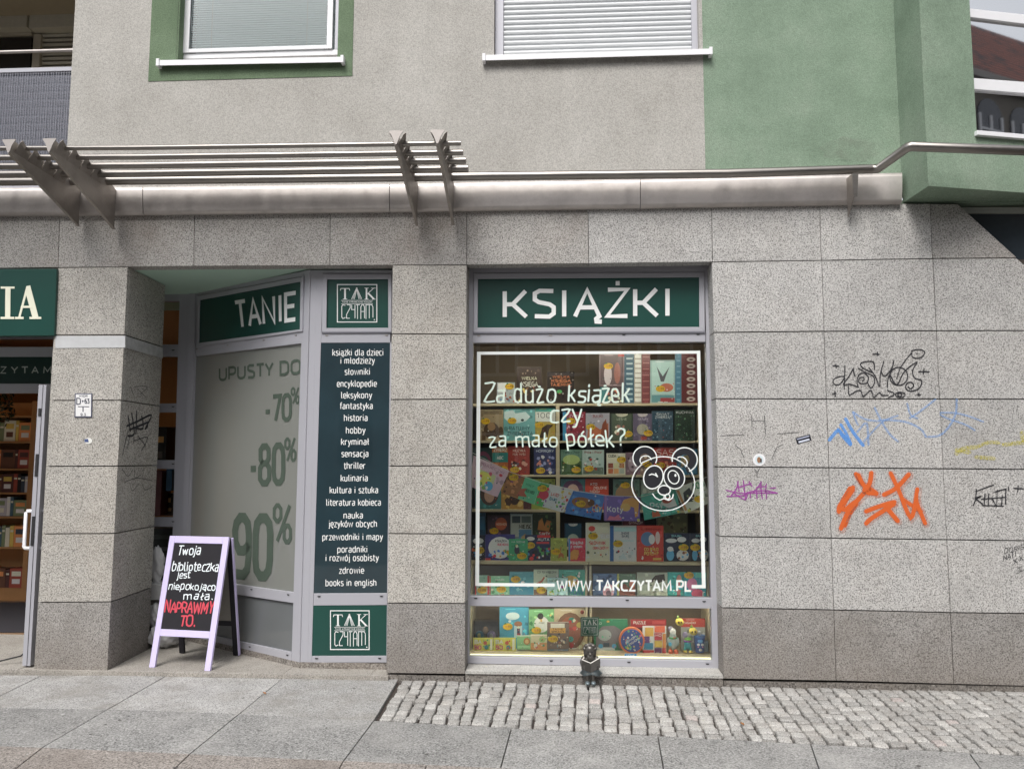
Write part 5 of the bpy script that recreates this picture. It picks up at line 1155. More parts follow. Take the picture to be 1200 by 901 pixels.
R_(715.8, 484.6, 741.5, 516.4, YR, '#39443a', [('b', .06, .03, .94, .97, '#444f3f'), ('d', .5, .98, .28, .1, '#b0aa94'), ('t', 'LEŚNE', .28, .76, .72, .83, '#9aa08c'), ('r', 12, ['#7a8a70', '#9c6a5a', '#c0b8a0'], .15, .1, .85, .6, .12)], 'dark green boxed card set with a pale notch, second row', stk=(.78, .25), grp=G1)
R_(742.2, 484.6, 763.8, 516.4, YR, '#595065', [('d', .5, .98, .28, .1, '#b0a8a4'), ('t', 'NATURY', .25, .76, .8, .83, '#a8a0b0'), ('d', .5, .42, .32, .2, '#8e8a78'), ('b', .4, .02, .72, .16, '#8c3a34')], 'purple grey boxed card set with a pale notch, second row', stk=(.8, .28), grp=G1)
R_(764.4, 481.7, 788.8, 516.4, YR, '#2f4655', [('t', 'ŚWIAT', .2, .86, .8, .93, '#b8c2c4'), ('t', 'ZWIERZĄT', .14, .76, .92, .83, '#b8c2c4'), ('r', 26, ['#5a7c90', '#20303c', '#7a97a2'], .04, .03, .96, .7, .06)], 'dark blue book with pale title, left of the green KUCHNIA book', grp=G1)
R_(790.6, 480, 814.5, 516.4, YR, '#23352a', [('t', 'KUCHNIA', .08, .88, .92, .95, '#c2c8bc', 1.9), ('r', 30, ['#3f6a48', '#16241b', '#5c8a62'], .04, .03, .96, .82, .06)], 'dark green book titled KUCHNIA at the right of the second row', grp=G1)
# third row
R_(553.5, 524.5, 576.5, 556.3, YR, '#1f3436', [('d', .55, .45, .42, .42, '#5e2d44'), ('d', .55, .42, .3, .3, '#2b4a4a')], 'dark teal book with a purple ring, left end of the third row', grp=G1)
R_(577, 523.6, 595.2, 556.3, YR, '#a05a2b', [('b', 0, .45, 1, .8, '#22706c'), ('t', 'ZWIERZ', .1, .84, .92, .95, '#d9c9a8', 2), ('t', 'ABC', .3, .56, .7, .66, '#c8d2c4'), ('r', 6, ['#e0a030', '#7a3a1c'], .1, .08, .9, .38, .12)], 'orange and teal animal book, third row', stk=(.7, .2), grp=G1)
R_(595.8, 522.6, 620.6, 556.3, YR, '#8c2f26', [('t', 'MUZYKA', .22, .8, .8, .88, '#d6a898', 1.8), ('t', 'NA WSI', .22, .68, .8, .75, '#d6a898'), ('r', 14, ['#d88a78', '#3a1a1a', '#e0c0a8', '#5a4a5a'], .15, .1, .85, .5, .13)], 'brick red book with small musicians, third row', stk=(.3, .18), grp=G1)
R_(626, 524.6, 651, 556.3, YR, '#2c3158', [('t', 'HORRORY', .1, .84, .9, .92, '#a8b0cc', 2), ('r', 20, ['#8890b8', '#c97a6a', '#d8d0d8', '#4a5a90'], .1, .08, .95, .76, .12)], 'indigo book titled HORRORY, third row', stk=(.3, .16), grp=G1)
R_(657.2, 526.8, 682, 556.3, YR, '#5c7c6c', [('b', .03, .03, .97, .55, '#3e5a34'), ('d', .5, .6, .4, .2, '#8fa25a'), ('t', 'Pola i Piotr', .12, .86, .9, .94, '#1c3430', 1.8), ('r', 10, ['#2a3a26', '#9a6a3a', '#c8c09a'], .1, .1, .9, .5, .1)], 'green and teal picture book with a meadow, third row', stk=(.72, .2), grp=G1)
R_(682.6, 527, 707.8, 556.3, YR, '#93a8a2', [('b', .03, .03, .97, .3, '#5a6a5c'), ('t', 'Pola i Piotr', .1, .86, .9, .94, '#8a2a2a', 1.8), ('r', 14, ['#2f4a44', '#9a3a30', '#c9d2c8'], .1, .1, .9, .7, .11)], 'pale blue green picture book beside the meadow one, third row', stk=(.3, .25), grp=G1)
R_(711, 531, 732.8, 556.3, YR, '#bdb8a4', [('t', 'CUDA', .1, .82, .5, .93, '#3a4a44', 2)]+[('b', .08+.3*i, .06+.26*j, .34+.3*i, .28+.26*j, ['#a8562c', '#c28a50', '#8f9a90', '#7a3a28', '#c9b88a', '#a06a3a'][i+3*j if i+3*j < 6 else 0]) for i in range(3) for j in range(2)], 'white book with a grid of orange pictures, third row', stk=(.78, .7), grp=G1)
R_(733.4, 530, 750, 556.3, YR, '#6c5560', [('d', .5, .5, .35, .35, '#8d7a84'), ('r', 6, ['#a89ca0', '#4a3a44'], .1, .1, .9, .9, .14)], 'greyish pink book just left of the panda drawing, third row', grp=G1)
R_(750.5, 531, 765.6, 556.3, YR, '#7a6258', [('r', 9, ['#a88a70', '#54403c', '#b8a490'], .1, .1, .9, .9, .15)], 'dull pink book seen behind the left ear of the panda drawing', stk=(.5, .5), grp=G1)
R_(766, 524.3, 792.6, 556.3, YR, '#8f2722', [('t', 'SAS', .14, .72, .86, .92, '#c0a09a', 1.5), ('r', 10, ['#b8705a', '#5c1c1a', '#c8a48a'], .1, .1, .9, .6, .14)], 'red book titled SAS behind the panda drawing', stk=(.3, .35), grp=G1)
R_(793.3, 526, 817.2, 556.3, YR, '#2b5a76', [('b', .06, .05, .94, .95, '#2f6a8c'), ('b', .18, .3, .8, .75, '#8a7a58'), ('r', 10, ['#20404f', '#b49a6a', '#4a8aa6'], .15, .1, .85, .8, .12)], 'blue book with a tan picture behind the right ear of the panda drawing', grp=G1)
# fourth row
R_(557, 564, 587, 597.1, YR, '#2a7074', [('d', .55, .55, .36, .4, '#4a3a38'), ('d', .55, .5, .2, .25, '#a88470')], 'teal book with a dark haired face, left in the fourth row', grp=G1)
R_(587.6, 566, 613.3, 597.1, YR, '#a07828', [('r', 10, ['#d89a3a', '#4a3020', '#c9a050'], .05, .1, .95, .8, .18), ('d', .6, .4, .22, .22, '#3a281e')], 'ochre book with a brown figure, fourth row', stk=(.25, .8), grp=G1)
R_(613.6, 565, 622.6, 597.1, YR, '#4a2226', [('b', .1, .7, .9, .9, '#7a3a3a')], 'dark maroon book squeezed left of the olive one, fourth row', grp=G1)
R_(623, 561, 650.5, 597.1, YR, '#7f8c2c', [('r', 12, ['#a8b040', '#4a5a20', '#c07a30'], .1, .1, .9, .9, .14)], 'olive book behind the garland, fourth row', grp=G1)
R_(657.2, 561.2, 685.6, 597.1, YR, '#3a6a6e', [('d', .5, .68, .42, .3, '#5c3a5a'), ('d', .5, .58, .25, .26, '#b09080'), ('b', .1, .02, .9, .1, '#8a3a5a')], 'teal book with a purple haired face, fourth row', grp=G1)
R_(686.2, 561.2, 713.2, 597.1, YR, '#b23418', [('t', 'KTO', .22, .8, .5, .87, '#e0c8b0', 2), ('t', 'ZIELONE', .34, .68, .92, .75, '#e0c8b0', 2), ('t', 'NOGI', .2, .56, .6, .63, '#e0c8b0', 2)], 'orange red book with stencil lettering, fourth row', grp=G1)
R_(718.8, 561.2, 749.6, 597.1, YR, '#506a60', [('p', [(.05, .3), (.1, .62), (.25, .78), (.5, .8), (.75, .74), (.9, .55), (.95, .3)], '#8a6c4c'), ('r', 6, ['#a88a60', '#3f4a40'], .1, .3, .9, .9, .1)], 'grey green book with a tan fox, fourth row', stk=(.45, .8), grp=G1)
R_(751, 562, 786, 597.1, YR, '#5f6a62', [('b', .05, .05, .95, .95, '#77807a'), ('r', 10, ['#5a4a44', '#98a094'], .1, .1, .9, .9, .12)], 'grey book behind the face of the panda drawing', grp=G1)
R_(787.5, 562, 817.5, 597.1, YR, '#4c4436', [('r', 10, ['#6a5e48', '#33302a'], .1, .1, .9, .9, .14)], 'dark brown book at the right end of the fourth row', grp=G1)
# fifth row
R_(558.5, 600.9, 569, 640.5, YR, '#1f4a68', [('b', .1, .5, .9, .9, '#2c6286')], 'dark blue book at the left end of the fifth row', grp=G1)
R_(571, 603.2, 597.3, 640.5, YR, '#33242a', [('b', .03, .03, .97, .97, '#40303a'), ('d', .62, .72, .26, .2, '#a85030'), ('t', 'KOSMOS', .42, .68, .86, .74, '#d8a890', 1.9), ('r', 8, ['#6a4a60', '#2a1c24'], .1, .1, .9, .9, .12)], 'dark plum book with an orange planet, fifth row', stk=(.3, .5), grp=G1)
R_(598, 601.8, 624.2, 640.5, YR, '#6b7a80', [('b', .03, .3, .97, .97, '#9aa4a2'), ('b', .08, .72, .45, .93, '#40505a'), ('b', .5, .72, .92, .93, '#5a6a6c'), ('t', 'MIEJSC', .4, .56, .94, .67, '#3a3c40', 2), ('b', .38, .04, .95, .52, '#4a7aa0'), ('p', [(.45, .05), (.5, .3), (.66, .4), (.8, .3), (.86, .05)], '#9a8050')], 'grey photo book titled MIEJSC, fifth row', grp=G1)
R_(624.6, 600.8, 651.4, 640.5, YR, '#2f3b2c', [('p', [(.2, .5), (.25, .75), (.4, .85), (.5, .6), (.6, .8), (.8, .75), (.7, .45)], '#a87038'), ('b', .25, .28, .75, .45, '#9a2c2c'), ('t', 'FAKTY', .28, .31, .72, .42, '#e0d0c0', 2), ('r', 10, ['#4a6a3a', '#55713f', '#1d281c'], .05, .3, .95, .95, .1)], 'dark green animal book titled FAKTY, fifth row', grp=G1)
R_(661.8, 613.2, 681.4, 640.5, YR, '#20405a', [('b', .04, .03, .96, .97, '#24506c'), ('d', .5, .98, .28, .1, '#c0c4c0'), ('d', .5, .3, .34, .26, '#8fa8ac')], 'dark blue boxed card set with a pale ring, fifth row', grp=G1)
R_(729.4, 606.8, 755.4, 640.5, YR, '#3a1c28', [('b', .04, .04, .96, .96, '#47202e'), ('t', 'GWIAZDY', .3, .8, .9, .88, '#b8a0a4', 1.8)], 'dark maroon framed book above the red row, fifth row', grp=G1)
R_(770, 601.2, 806, 640.5, YR, '#4c503c', [('b', .03, .04, .97, .96, '#5c6044'), ('r', 26, ['#6f7450', '#3c402c', '#8a8c60', '#4a3f2c'], .05, .05, .95, .95, .09)], 'dark olive landscape book, right in the fifth row', grp=G1)
# front row on the low cabinet
G2 = 'books facing out on the low cabinet'; Y3 = YF+.05
R_(552.6, 627, 568.4, 657.3, Y3, '#20263a', [('d', .5, .78, .4, .12, '#c8ccd2'), ('r', 9, ['#3f86b8', '#c8542c', '#e0d8d0'], .1, .1, .9, .6, .16)], 'dark navy book at the left end of the front row', stk=(.6, .42), grp=G2)
R_(568.8, 626.2, 603.4, 656.8, Y3+.01, '#35306e', [('d', .5, .5, .4, .42, '#c9cfd0'), ('t', 'KSIĄŻKA', .34, .72, .72, .8, '#2c2c3c', 1.8), ('t', 'RUCHOMA', .42, .58, .78, .66, '#c02c50', 2), ('r', 12, ['#3a8a4a', '#3a6ab8', '#b82c3c', '#c88a2c'], .15, .15, .88, .4, .09), ('b', 0, .02, .18, .1, '#b82c3c')], 'indigo book with a big white circle in the front row', stk=(.9, .3), grp=G2)
R_(596.5, 631.5, 618.6, 657.5, Y3-.01, '#2f8e62', [('t', 'NA SCENIE', .15, .84, .85, .91, '#bfe0cc', 1.8), ('d', .42, .5, .14, .18, '#3a3a48'), ('d', .42, .68, .07, .07, '#d8b8a0'), ('r', 8, ['#d8e0c8', '#c0a040'], .1, .1, .9, .8, .04)], 'small green book with a magician in the front row', stk=(.68, .25), grp=G2)
R_(615.4, 626.8, 645, 656.6, Y3+.008, '#28304e', [('b', .48, .9, 1, 1, '#c02830'), ('d', .22, .86, .16, .08, '#c8b8b4'), ('t', 'AUTA', .5, .78, .95, .88, '#d8d8dc', 2), ('b', .45, .66, .95, .74, '#b82c38'), ('r', 26, ['#3f8a4c', '#c03038', '#3a7ab0', '#d8d0c8', '#2c2c34'], .05, .06, .95, .52, .13)], 'navy book with red banner and crowded picture in the front row', stk=(.2, .6), grp=G2)
R_(645.6, 630.6, 664.4, 657.2, Y3, '#8c9434', [('t', 'ZOO', .3, .8, .7, .87, '#5a5c24'), ('p', [(.45, .1), (.5, .4), (.62, .65), (.66, .62), (.62, .4), (.8, .28), (.8, .1), (.65, .22)], '#a05a2c')], 'lime green book with a giraffe in the front row', stk=(.3, .42), grp=G2)
R_(666.2, 630.9, 686, 657.6, Y3, '#c03048', [('b', 0, 0, .1, 1, '#3a80b0'), ('t', 'Książka', .12, .77, .85, .9, '#ead8d8', 1.9), ('t', 'z osłem', .14, .6, .8, .72, '#ead8d8', 1.9), ('p', [(.1, .08), (.1, .38), (.3, .52), (.6, .5), (.62, .3), (.5, .08)], '#c88030')], 'pink red book titled Książka z osłem in the front row', grp=G2)
R_(686.6, 612.4, 714.4, 657.8, Y3-.015, '#d2b8a0', [('b', 0, 0, .04, 1, '#c9cfb6'), ('b', .62, .6, .98, .74, '#b9b0a0'), ('t', 'WIELKI', .5, .6, .97, .7, '#e6e0d0', 2), ('t', 'SŁOWNIK', .16, .44, .82, .52, '#c03030', 2), ('t', 'OBRAZKOWY', .3, .32, .94, .38, '#c03030', 1.8), ('d', .25, .85, .14, .07, '#c03c34'), ('r', 9, ['#e4dcc8', '#4a5a3c', '#b83a30'], .06, .04, .94, .26, .08)], 'tall cream picture dictionary with red lettering in the front row', stk=(.3, .66), grp=G2)
R_(714.8, 615.8, 745.8, 657.8, Y3-.01, '#c3ced0', [('b', 0, 0, .14, 1, '#2c5a94'), ('b', .16, .84, .98, .96, '#9cc0c8'), ('t', 'ZIMOWE', .42, .76, .72, .82, '#3a4658'), ('t', 'BAJKI', .46, .68, .7, .74, '#3a4658'), ('b', .2, .56, .9, .6, '#a8c4cc'), ('r', 10, ['#a03038', '#8aa0a8', '#e8ecec', '#4a5a64'], .25, .2, .95, .42, .06), ('p', [(.3, .06), (.5, .24), (.66, .06)], '#aab8bc')], 'white book with blue spine beside the red one in the front row', stk=(.3, .5), grp=G2)
R_(746.6, 615.8, 777.4, 657.6, Y3-.012, '#b83226', [('d', .4, .63, .26, .2, '#4f6f96'), ('d', .56, .62, .12, .14, '#c4ccd0'), ('d', .78, .66, .09, .18, '#c0a8a4'), ('t', 'CO BYŁO', .28, .3, .8, .38, '#e0a83a', 2.2), ('t', 'POTEM?', .28, .18, .8, .26, '#e0a83a', 2.2), ('b', .6, .04, .92, .1, '#d8a03a'), ('t', 'CO BYŁO DALEJ', .16, .88, .9, .92, '#5a1512'), ('d', .2, .1, .04, .05, '#d8c8b8')], 'red book titled CO BYŁO POTEM? in the front row', grp=G2)
for xa_, xb_, lab, stc in ((778.2, 808.4, 'dark navy book with white clouds, second from the right in the front row', (.75, .5)), (809, 831, 'dark navy book at the right end of the front row, behind the white line', (.25, .5))):
    R_(xa_, 624.8, xb_, 657.4, Y3, '#2a2f42', [('d', .28, .74, .22, .08, '#c0c6cc'), ('d', .68, .78, .18, .1, '#c0c6cc'), ('t', 'BAJKI', .3, .88, .66, .95, '#7ab8e0', 2), ('d', .24, .22, .15, .2, '#4f9ac8'), ('d', .24, .44, .12, .09, '#d4d8da'), ('d', .72, .22, .24, .2, '#c4cccc'), ('r', 6, ['#4f9ac8', '#c88a3c', '#7a4a3a'], .45, .1, .95, .35, .09)], lab, stk=stc, grp=G2)
# inside the low cabinet, upper shelf
G3 = 'books inside the low cabinet'; Y4 = YF+.06
R_(556.6, 674, 573.2, 700.5, Y4, '#7aa894', [('b', 0, 0, .1, 1, '#b02c34'), ('b', .88, 0, 1, 1, '#b02c34'), ('r', 6, ['#c8d8b8', '#d88a3c', '#5a8a7a'], .2, .1, .8, .6, .14)], 'mint book with red edges, far left in the low cabinet', stk=(.5, .35), grp=G3)
R_(573.8, 674.8, 596.8, 700.5, Y4, '#6cab84', [('b', 0, 0, .05, 1, '#b84a3c'), ('t', 'NATURA', .3, .8, .75, .88, '#dcecd8', 1.9), ('r', 10, ['#4a8a5a', '#c8543c', '#d8d0a0'], .1, .1, .9, .6, .12)], 'fresh green book beside the red edged one in the low cabinet', stk=(.6, .4), grp=G3)
R_(597.2, 669.8, 625.2, 700.5, Y4, '#3f8a98', [('b', 0, 0, 1, .5, '#1f7a96'), ('d', .55, .6, .08, .05, '#dce8e8'), ('r', 6, ['#5aa4b0', '#2a6a7a'], .1, .1, .9, .9, .12)], 'sea blue book in the low cabinet', stk=(.25, .72), grp=G3)
R_(625.6, 667.2, 654.4, 700.5, Y4, '#a9b4a0', [('b', 0, .02, 1, .3, '#6a4c38'), ('t', 'CO TU MIESZKA', .15, .88, .92, .95, '#3a4a44', 1.7), ('p', [(.05, .5), (.3, .62), (.4, .75), (.46, .72), (.34, .56), (.1, .42)], '#a0503c'), ('r', 8, ['#3f5a50', '#5a8a6a'], .2, .4, .95, .85, .06)], 'pale green book with a brown lower edge in the low cabinet', stk=(.3, .28), grp=G3)
R_(641.5, 677, 665.4, 700.5, Y4-.04, '#93bcc4', [('t', 'MOJE', .1, .82, .5, .93, '#4a6a3a', 2), ('r', 10, ['#d8a82c', '#6aa04a', '#e0d8c0', '#9a4a8a'], .1, .1, .9, .7, .12)], 'small light blue book standing in front in the low cabinet', grp=G3)
R_(655, 667.5, 686, 700.5, Y4, '#2f9484', [('d', .45, .6, .28, .2, '#d89a3a'), ('t', 'WOW', .3, .12, .92, .3, '#3a70a0', 2.2), ('r', 10, ['#2a3a3a', '#c0563c', '#c8d0c0'], .05, .6, .95, .95, .08)], 'teal book lettered WOW in the low cabinet', grp=G3)
R_(695, 672, 722.8, 701.5, Y4, '#45628c', [('r', 10, ['#6a86a8', '#8a5a8a', '#2c4468'], .05, .1, .95, .95, .16), ('d', .65, .3, .24, .3, '#c88a98'), ('d', .66, .22, .12, .12, '#6a5060')], 'blue book with a pink figure, first in the right bay of the cabinet', grp=G3)
R_(723.2, 672.2, 745, 701.5, Y4, '#4f6a58', [('b', 0, 0, .1, 1, '#9a9a44'), ('p', [(.12, 0), (.12, .5), (.4, .62), (.7, .4), (.8, .55), (.98, .5), (.98, 0)], '#7a3f2c'), ('d', .8, .6, .16, .16, '#b86a50')], 'green and brown book in the right bay of the cabinet', grp=G3)
R_(746.8, 670.8, 782.2, 701.5, Y4, '#99a090', [('p', [(.45, .7), (.6, .9), (.9, .95), (.92, .7), (.7, .6), (.55, .75), (.5, .55)], '#3c342e'), ('r', 10, ['#6f7a64', '#5a6a54', '#b0b4a0'], .05, .1, .95, .65, .1), ('b', .2, .03, .9, .1, '#ccd2cc')], 'pale book with a black animal in the right bay of the cabinet', stk=None, grp=G3)
R_(782.6, 670.4, 806.4, 701.5, Y4+.01, '#1d9c98', [('d', .55, .75, .12, .16, '#b87a6a'), ('b', .45, .1, .62, .6, '#a85a5a'), ('r', 8, ['#2ab0c8', '#60c0b0', '#c8508a'], .1, .1, .9, .9, .12)], 'bright turquoise book in the right bay of the cabinet', grp=G3)
R_(802, 670.6, 827.6, 701.5, Y4-.03, '#1d8fa0', [('b', .5, .8, 1, 1, '#48b4a4'), ('d', .35, .55, .24, .24, '#c86a94'), ('d', .6, .2, .28, .18, '#d04a6a'), ('t', 'C', .84, .08, .94, .26, '#e8eef0', 2)], 'turquoise and pink book at the right end of the cabinet', stk=(.2, .9), grp=G3)
# bottom of the display
G4 = 'books and games standing on the lit platform'; Y5 = YF-.04
R_(585.6, 711.5, 619.4, 762, YF+.05, '#3489a4', [('d', .45, .8, .24, .09, '#a8c8c8'), ('d', .35, .68, .05, .03, '#a8c8c8'), ('b', .5, .3, .78, .58, '#9ab0b4'), ('d', .64, .62, .14, .06, '#8a5a3a'), ('b', .6, .32, .7, .52, '#3a3446'), ('d', .65, .54, .05, .03, '#d8b8a0'), ('b', .6, .32, .72, .4, '#a02c34')], 'tall blue book with a speech bubble behind the yellow boxes', stk=(.28, .56), grp=G4)
R_(620, 714, 649.2, 762.2, YF+.03, '#5f9460', [('d', .5, .64, .3, .2, '#b9cfb4'), ('d', .46, .84, .12, .08, '#2c2a2a'), ('t', 'MAŁE', .4, .66, .62, .7, '#3a5a3a'), ('r', 22, ['#8fbc7a', '#2f6a3c', '#c89a4a', '#406a34'], .05, .05, .95, .98, .1)], 'green jungle book with a pale medallion on the platform', stk=(.3, .5), grp=G4)
R_(649.6, 713, 686.6, 760.5, YF+.05, '#a8987c', [('d', .5, .45, .46, .46, '#6e4c38'), ('d', .5, .45, .34, .36, '#8a5038'), ('d', .55, .72, .1, .07, '#2c7a6c'), ('d', .3, .5, .1, .07, '#b8a24a'), ('d', .8, .6, .1, .07, '#a8983c'), ('d', .52, .25, .09, .07, '#2c8a7c'), ('r', 10, ['#b8402c', '#c8b8a0', '#a02c2c'], .15, .05, .95, .9, .1), ('d', .88, .92, .06, .05, '#7a2c24')], 'beige book with a large brown wheel picture on the platform', grp=G4)
R_(641.4, 728.8, 666.8, 762, Y5+.0, '#6d5a50', [('b', .15, .8, .8, .96, '#b8b4a8'), ('b', .12, .62, .84, .8, '#c88a24'), ('t', 'TAJNE', .24, .73, .72, .79, '#3a2414', 2), ('t', 'SPRAWY', .2, .64, .76, .7, '#3a2414', 2), ('r', 24, ['#a89a8c', '#3a3c48', '#c8b090', '#7a4a3a', '#5a7a86'], .05, .06, .95, .6, .08), ('b', .02, .0, .96, .05, '#4a6a80')], 'crowded grey book with an orange title band on the platform', stk=(.26, .42), grp=G4)
R_(696, 725.2, 735.5, 762.6, YF+.04, '#24704e', [('t', 'SŁOŃ', .06, .84, .26, .9, '#a8c8b0', 2), ('b', .38, .9, .46, .97, '#c88a2c'), ('p', [(.05, .1), (.08, .6), (.25, .78), (.6, .8), (.8, .66), (.96, .3), (.9, .05), (.75, .08), (.68, .3), (.6, .05)], '#6b6468'), ('d', .32, .5, .2, .18, '#8f9694'), ('b', .06, .02, .62, .12, '#a8b0b4'), ('d', .2, .16, .07, .07, '#3f90b8'), ('d', .6, .16, .07, .07, '#3f90b8'), ('b', .28, .14, .46, .26, '#34424e')], 'green book with a grey elephant, right of the small emblem sign', grp=G4)
R_(739.2, 725.4, 780.8, 763.4, YF+.05, '#8f2226', [('t', 'PUZZLE', .08, .86, .42, .94, '#d8b8b0', 2), ('b', .6, .86, .96, .95, '#a83c3c'), ('b', .04, .05, .4, .75, '#4a1c20')], 'dark red game box behind the round tin', th=.05, grp=G4, cat='game', name='game_box', pg=False)
R_(753, 733, 780.8, 765.2, Y5+.02, '#b8bcc0', [('b', .03, .12, .48, .96, '#c4ccd4'), ('b', .1, .62, .46, .94, '#c8942c'), ('b', .05, .36, .3, .62, '#5a3472'), ('b', .06, .14, .44, .38, '#2c7aa0'), ('b', .5, .76, .94, 1, '#c8542c'), ('b', .5, .48, .82, .74, '#a82c3a'), ('t', 'MO', .54, .62, .78, .7, '#e8d8d0', 2), ('b', .5, .22, .82, .46, '#b89a2c'), ('b', .5, 0, .8, .2, '#5a2c5c'), ('b', 0, 0, .48, .12, '#b82c34'), ('b', .84, 0, .98, .72, '#b8742c'), ('b', .82, .0, .98, .2, '#a82c3a')], 'colourful block patterned game box beside the plush dolls', th=.04, grp=G4, cat='game', name='game_box', pg=False)
R_(798, 724.2, 826.4, 763.6, YF+.05, '#9c9c94', [('b', 0, .74, 1, 1, '#a83424'), ('t', 'ZAGADKI', .1, .84, .6, .9, '#d8b8a8', 2), ('r', 8, ['#7a8478', '#c8c4b8', '#58665c'], .05, .1, .95, .65, .14)], 'grey and red game box behind the small dolls', th=.05, grp=G4, cat='game', name='game_box', pg=False)
for (xa_, xb_), nm in zip(((554.2, 578.2), (578.8, 604.4)), ('left', 'right')):
    R_(xa_, 746.8, xb_, 763, Y5, '#c8b82c', [('t', 'BA', .1, .58, .4, .82, '#d8dcd8', 2.6), ('t', 'BO', .1, .16, .4, .42, '#b84a6a', 2.6), ('d', .6, .62, .09, .14, '#b84a2c'), ('d', .66, .3, .1, .16, '#3f7a8a'), ('b', .84, .1, .95, .9, '#d0cca8'), ('r', 6, ['#b83a2c', '#3a9a5a'], .5, .15, .8, .85, .06)], '%s of the two yellow toy boxes at the left end of the platform' % nm, th=.06, grp=G4, cat='toy box', name='toy_box', pg=False)
R_(605.8, 745, 621.8, 760.8, Y5+.005, '#73a870', [('d', .72, .62, .24, .26, '#a8703c'), ('d', .72, .6, .14, .16, '#c89a60'), ('b', .05, .1, .95, .3, '#8cc08a')], 'small green board book with a lion', th=.03, grp=G4)
R_(622, 744, 640.8, 761.6, Y5, '#b8b08c', [('b', 0, .02, 1, .5, '#c8844c'), ('d', .3, .3, .12, .16, '#e0c8a0'), ('d', .72, .72, .2, .2, '#8aa86a'), ('r', 8, ['#b83a34', '#e0d8c0', '#5a8a5a'], .1, .2, .95, .9, .1)], 'small cream and orange board book with a red hat', th=.03, grp=G4)
# clear package with two toys, at the left
pk = thing('toy_package', 'clear plastic package with two small toys behind the yellow boxes', 'toy', W(569, 745, YF+.02))
a, b = W(555, 746.5, YF), W(583.5, 728, YF); c0 = MB().box(a.x, b.x, YF, YF+.09, a.z-.06, b.z, glassmat('clear_plastic', (.75, .76, .78))); c0.build('plastic_shell', pk)
MB().box(a.x+.004, b.x-.004, YF+.08, YF+.085, a.z-.06, b.z-.004, plain((.22, .20, .19), .6)).build('backing_card', pk)
for cx_, cc in ((562, '#2c8aa0'), (576, '#9a86b0')):
    p = W(cx_, 744, YF+.04); MB().ell(p+Vector((0, 0, -.01)), (.036, .03, .045), ink(cc)).build('toy_body', pk)
    MB().ell(p+Vector((0, -.03, .004)), (.014, .006, .018), ink('#d8c25a' if cx_ < 570 else '#c8c0d4'), 10, 6).build('toy_face', pk)
MB().ell(W(569, 738, YF+.05), (.022, .02, .028), ink('#b89070')).build('toy_head', pk)
# round tin
tn = thing('round_tin', 'round orange rimmed tin of a children\'s game with a blue lid', 'game', W(740.5, 765, Y5)); pc = W(740.5, 750.3, Y5); tr = (W(755.6, 750, Y5).x-pc.x)
def discm(c, r, y, m, seg=32, hole=0): return MB().prism([Vector((c.x+r*math.cos(2*math.pi*i/seg), y, c.z+r*1.02*math.sin(2*math.pi*i/seg))) for i in range(seg)], (0, .03, 0), m)
discm(pc, tr, Y5, ink('#c8642c')).build('rim', tn, bevel=.004); discm(pc, tr*.86, Y5-.002, ink('#34498c')).build('lid', tn)
lp = MB()
for i in range(34):
    t = random.random()*6.28; r = tr*random.uniform(.35, .78); s = random.uniform(.004, .011); q_ = Vector((pc.x+r*math.cos(t), Y5-.0027-.0001*i, pc.z+r*math.sin(t))); lp.add([q_+Vector((s*math.cos(k*1.257+t), 0, s*math.sin(k*1.257+t))) for k in range(5)], [(4, 3, 2, 1, 0)], ink(random.choice(['#c8a03c', '#b85a8a', '#3f9ab0', '#d0d8dc', '#c8642c', '#58a060'])))
cu, su = math.cos(.6), math.sin(.6)
def tq2(cx, cz, w_, h_): return [Vector((pc.x+(cx+u*w_)*cu-(cz+v*h_)*su, Y5-.007, pc.z+(cx+u*w_)*su+(cz+v*h_)*cu)) for u, v in ((-.5, .5), (.5, .5), (.5, -.5), (-.5, -.5))]
text(lp, 'POTWORY', tq2(0, .012, .09, .014), ink('#e0e4e8'), 2.2); text(lp, 'I ZAGADKI', tq2(0, -.012, .10, .014), ink('#e0e4e8'), 2.2); lp.build('lid_print', tn)
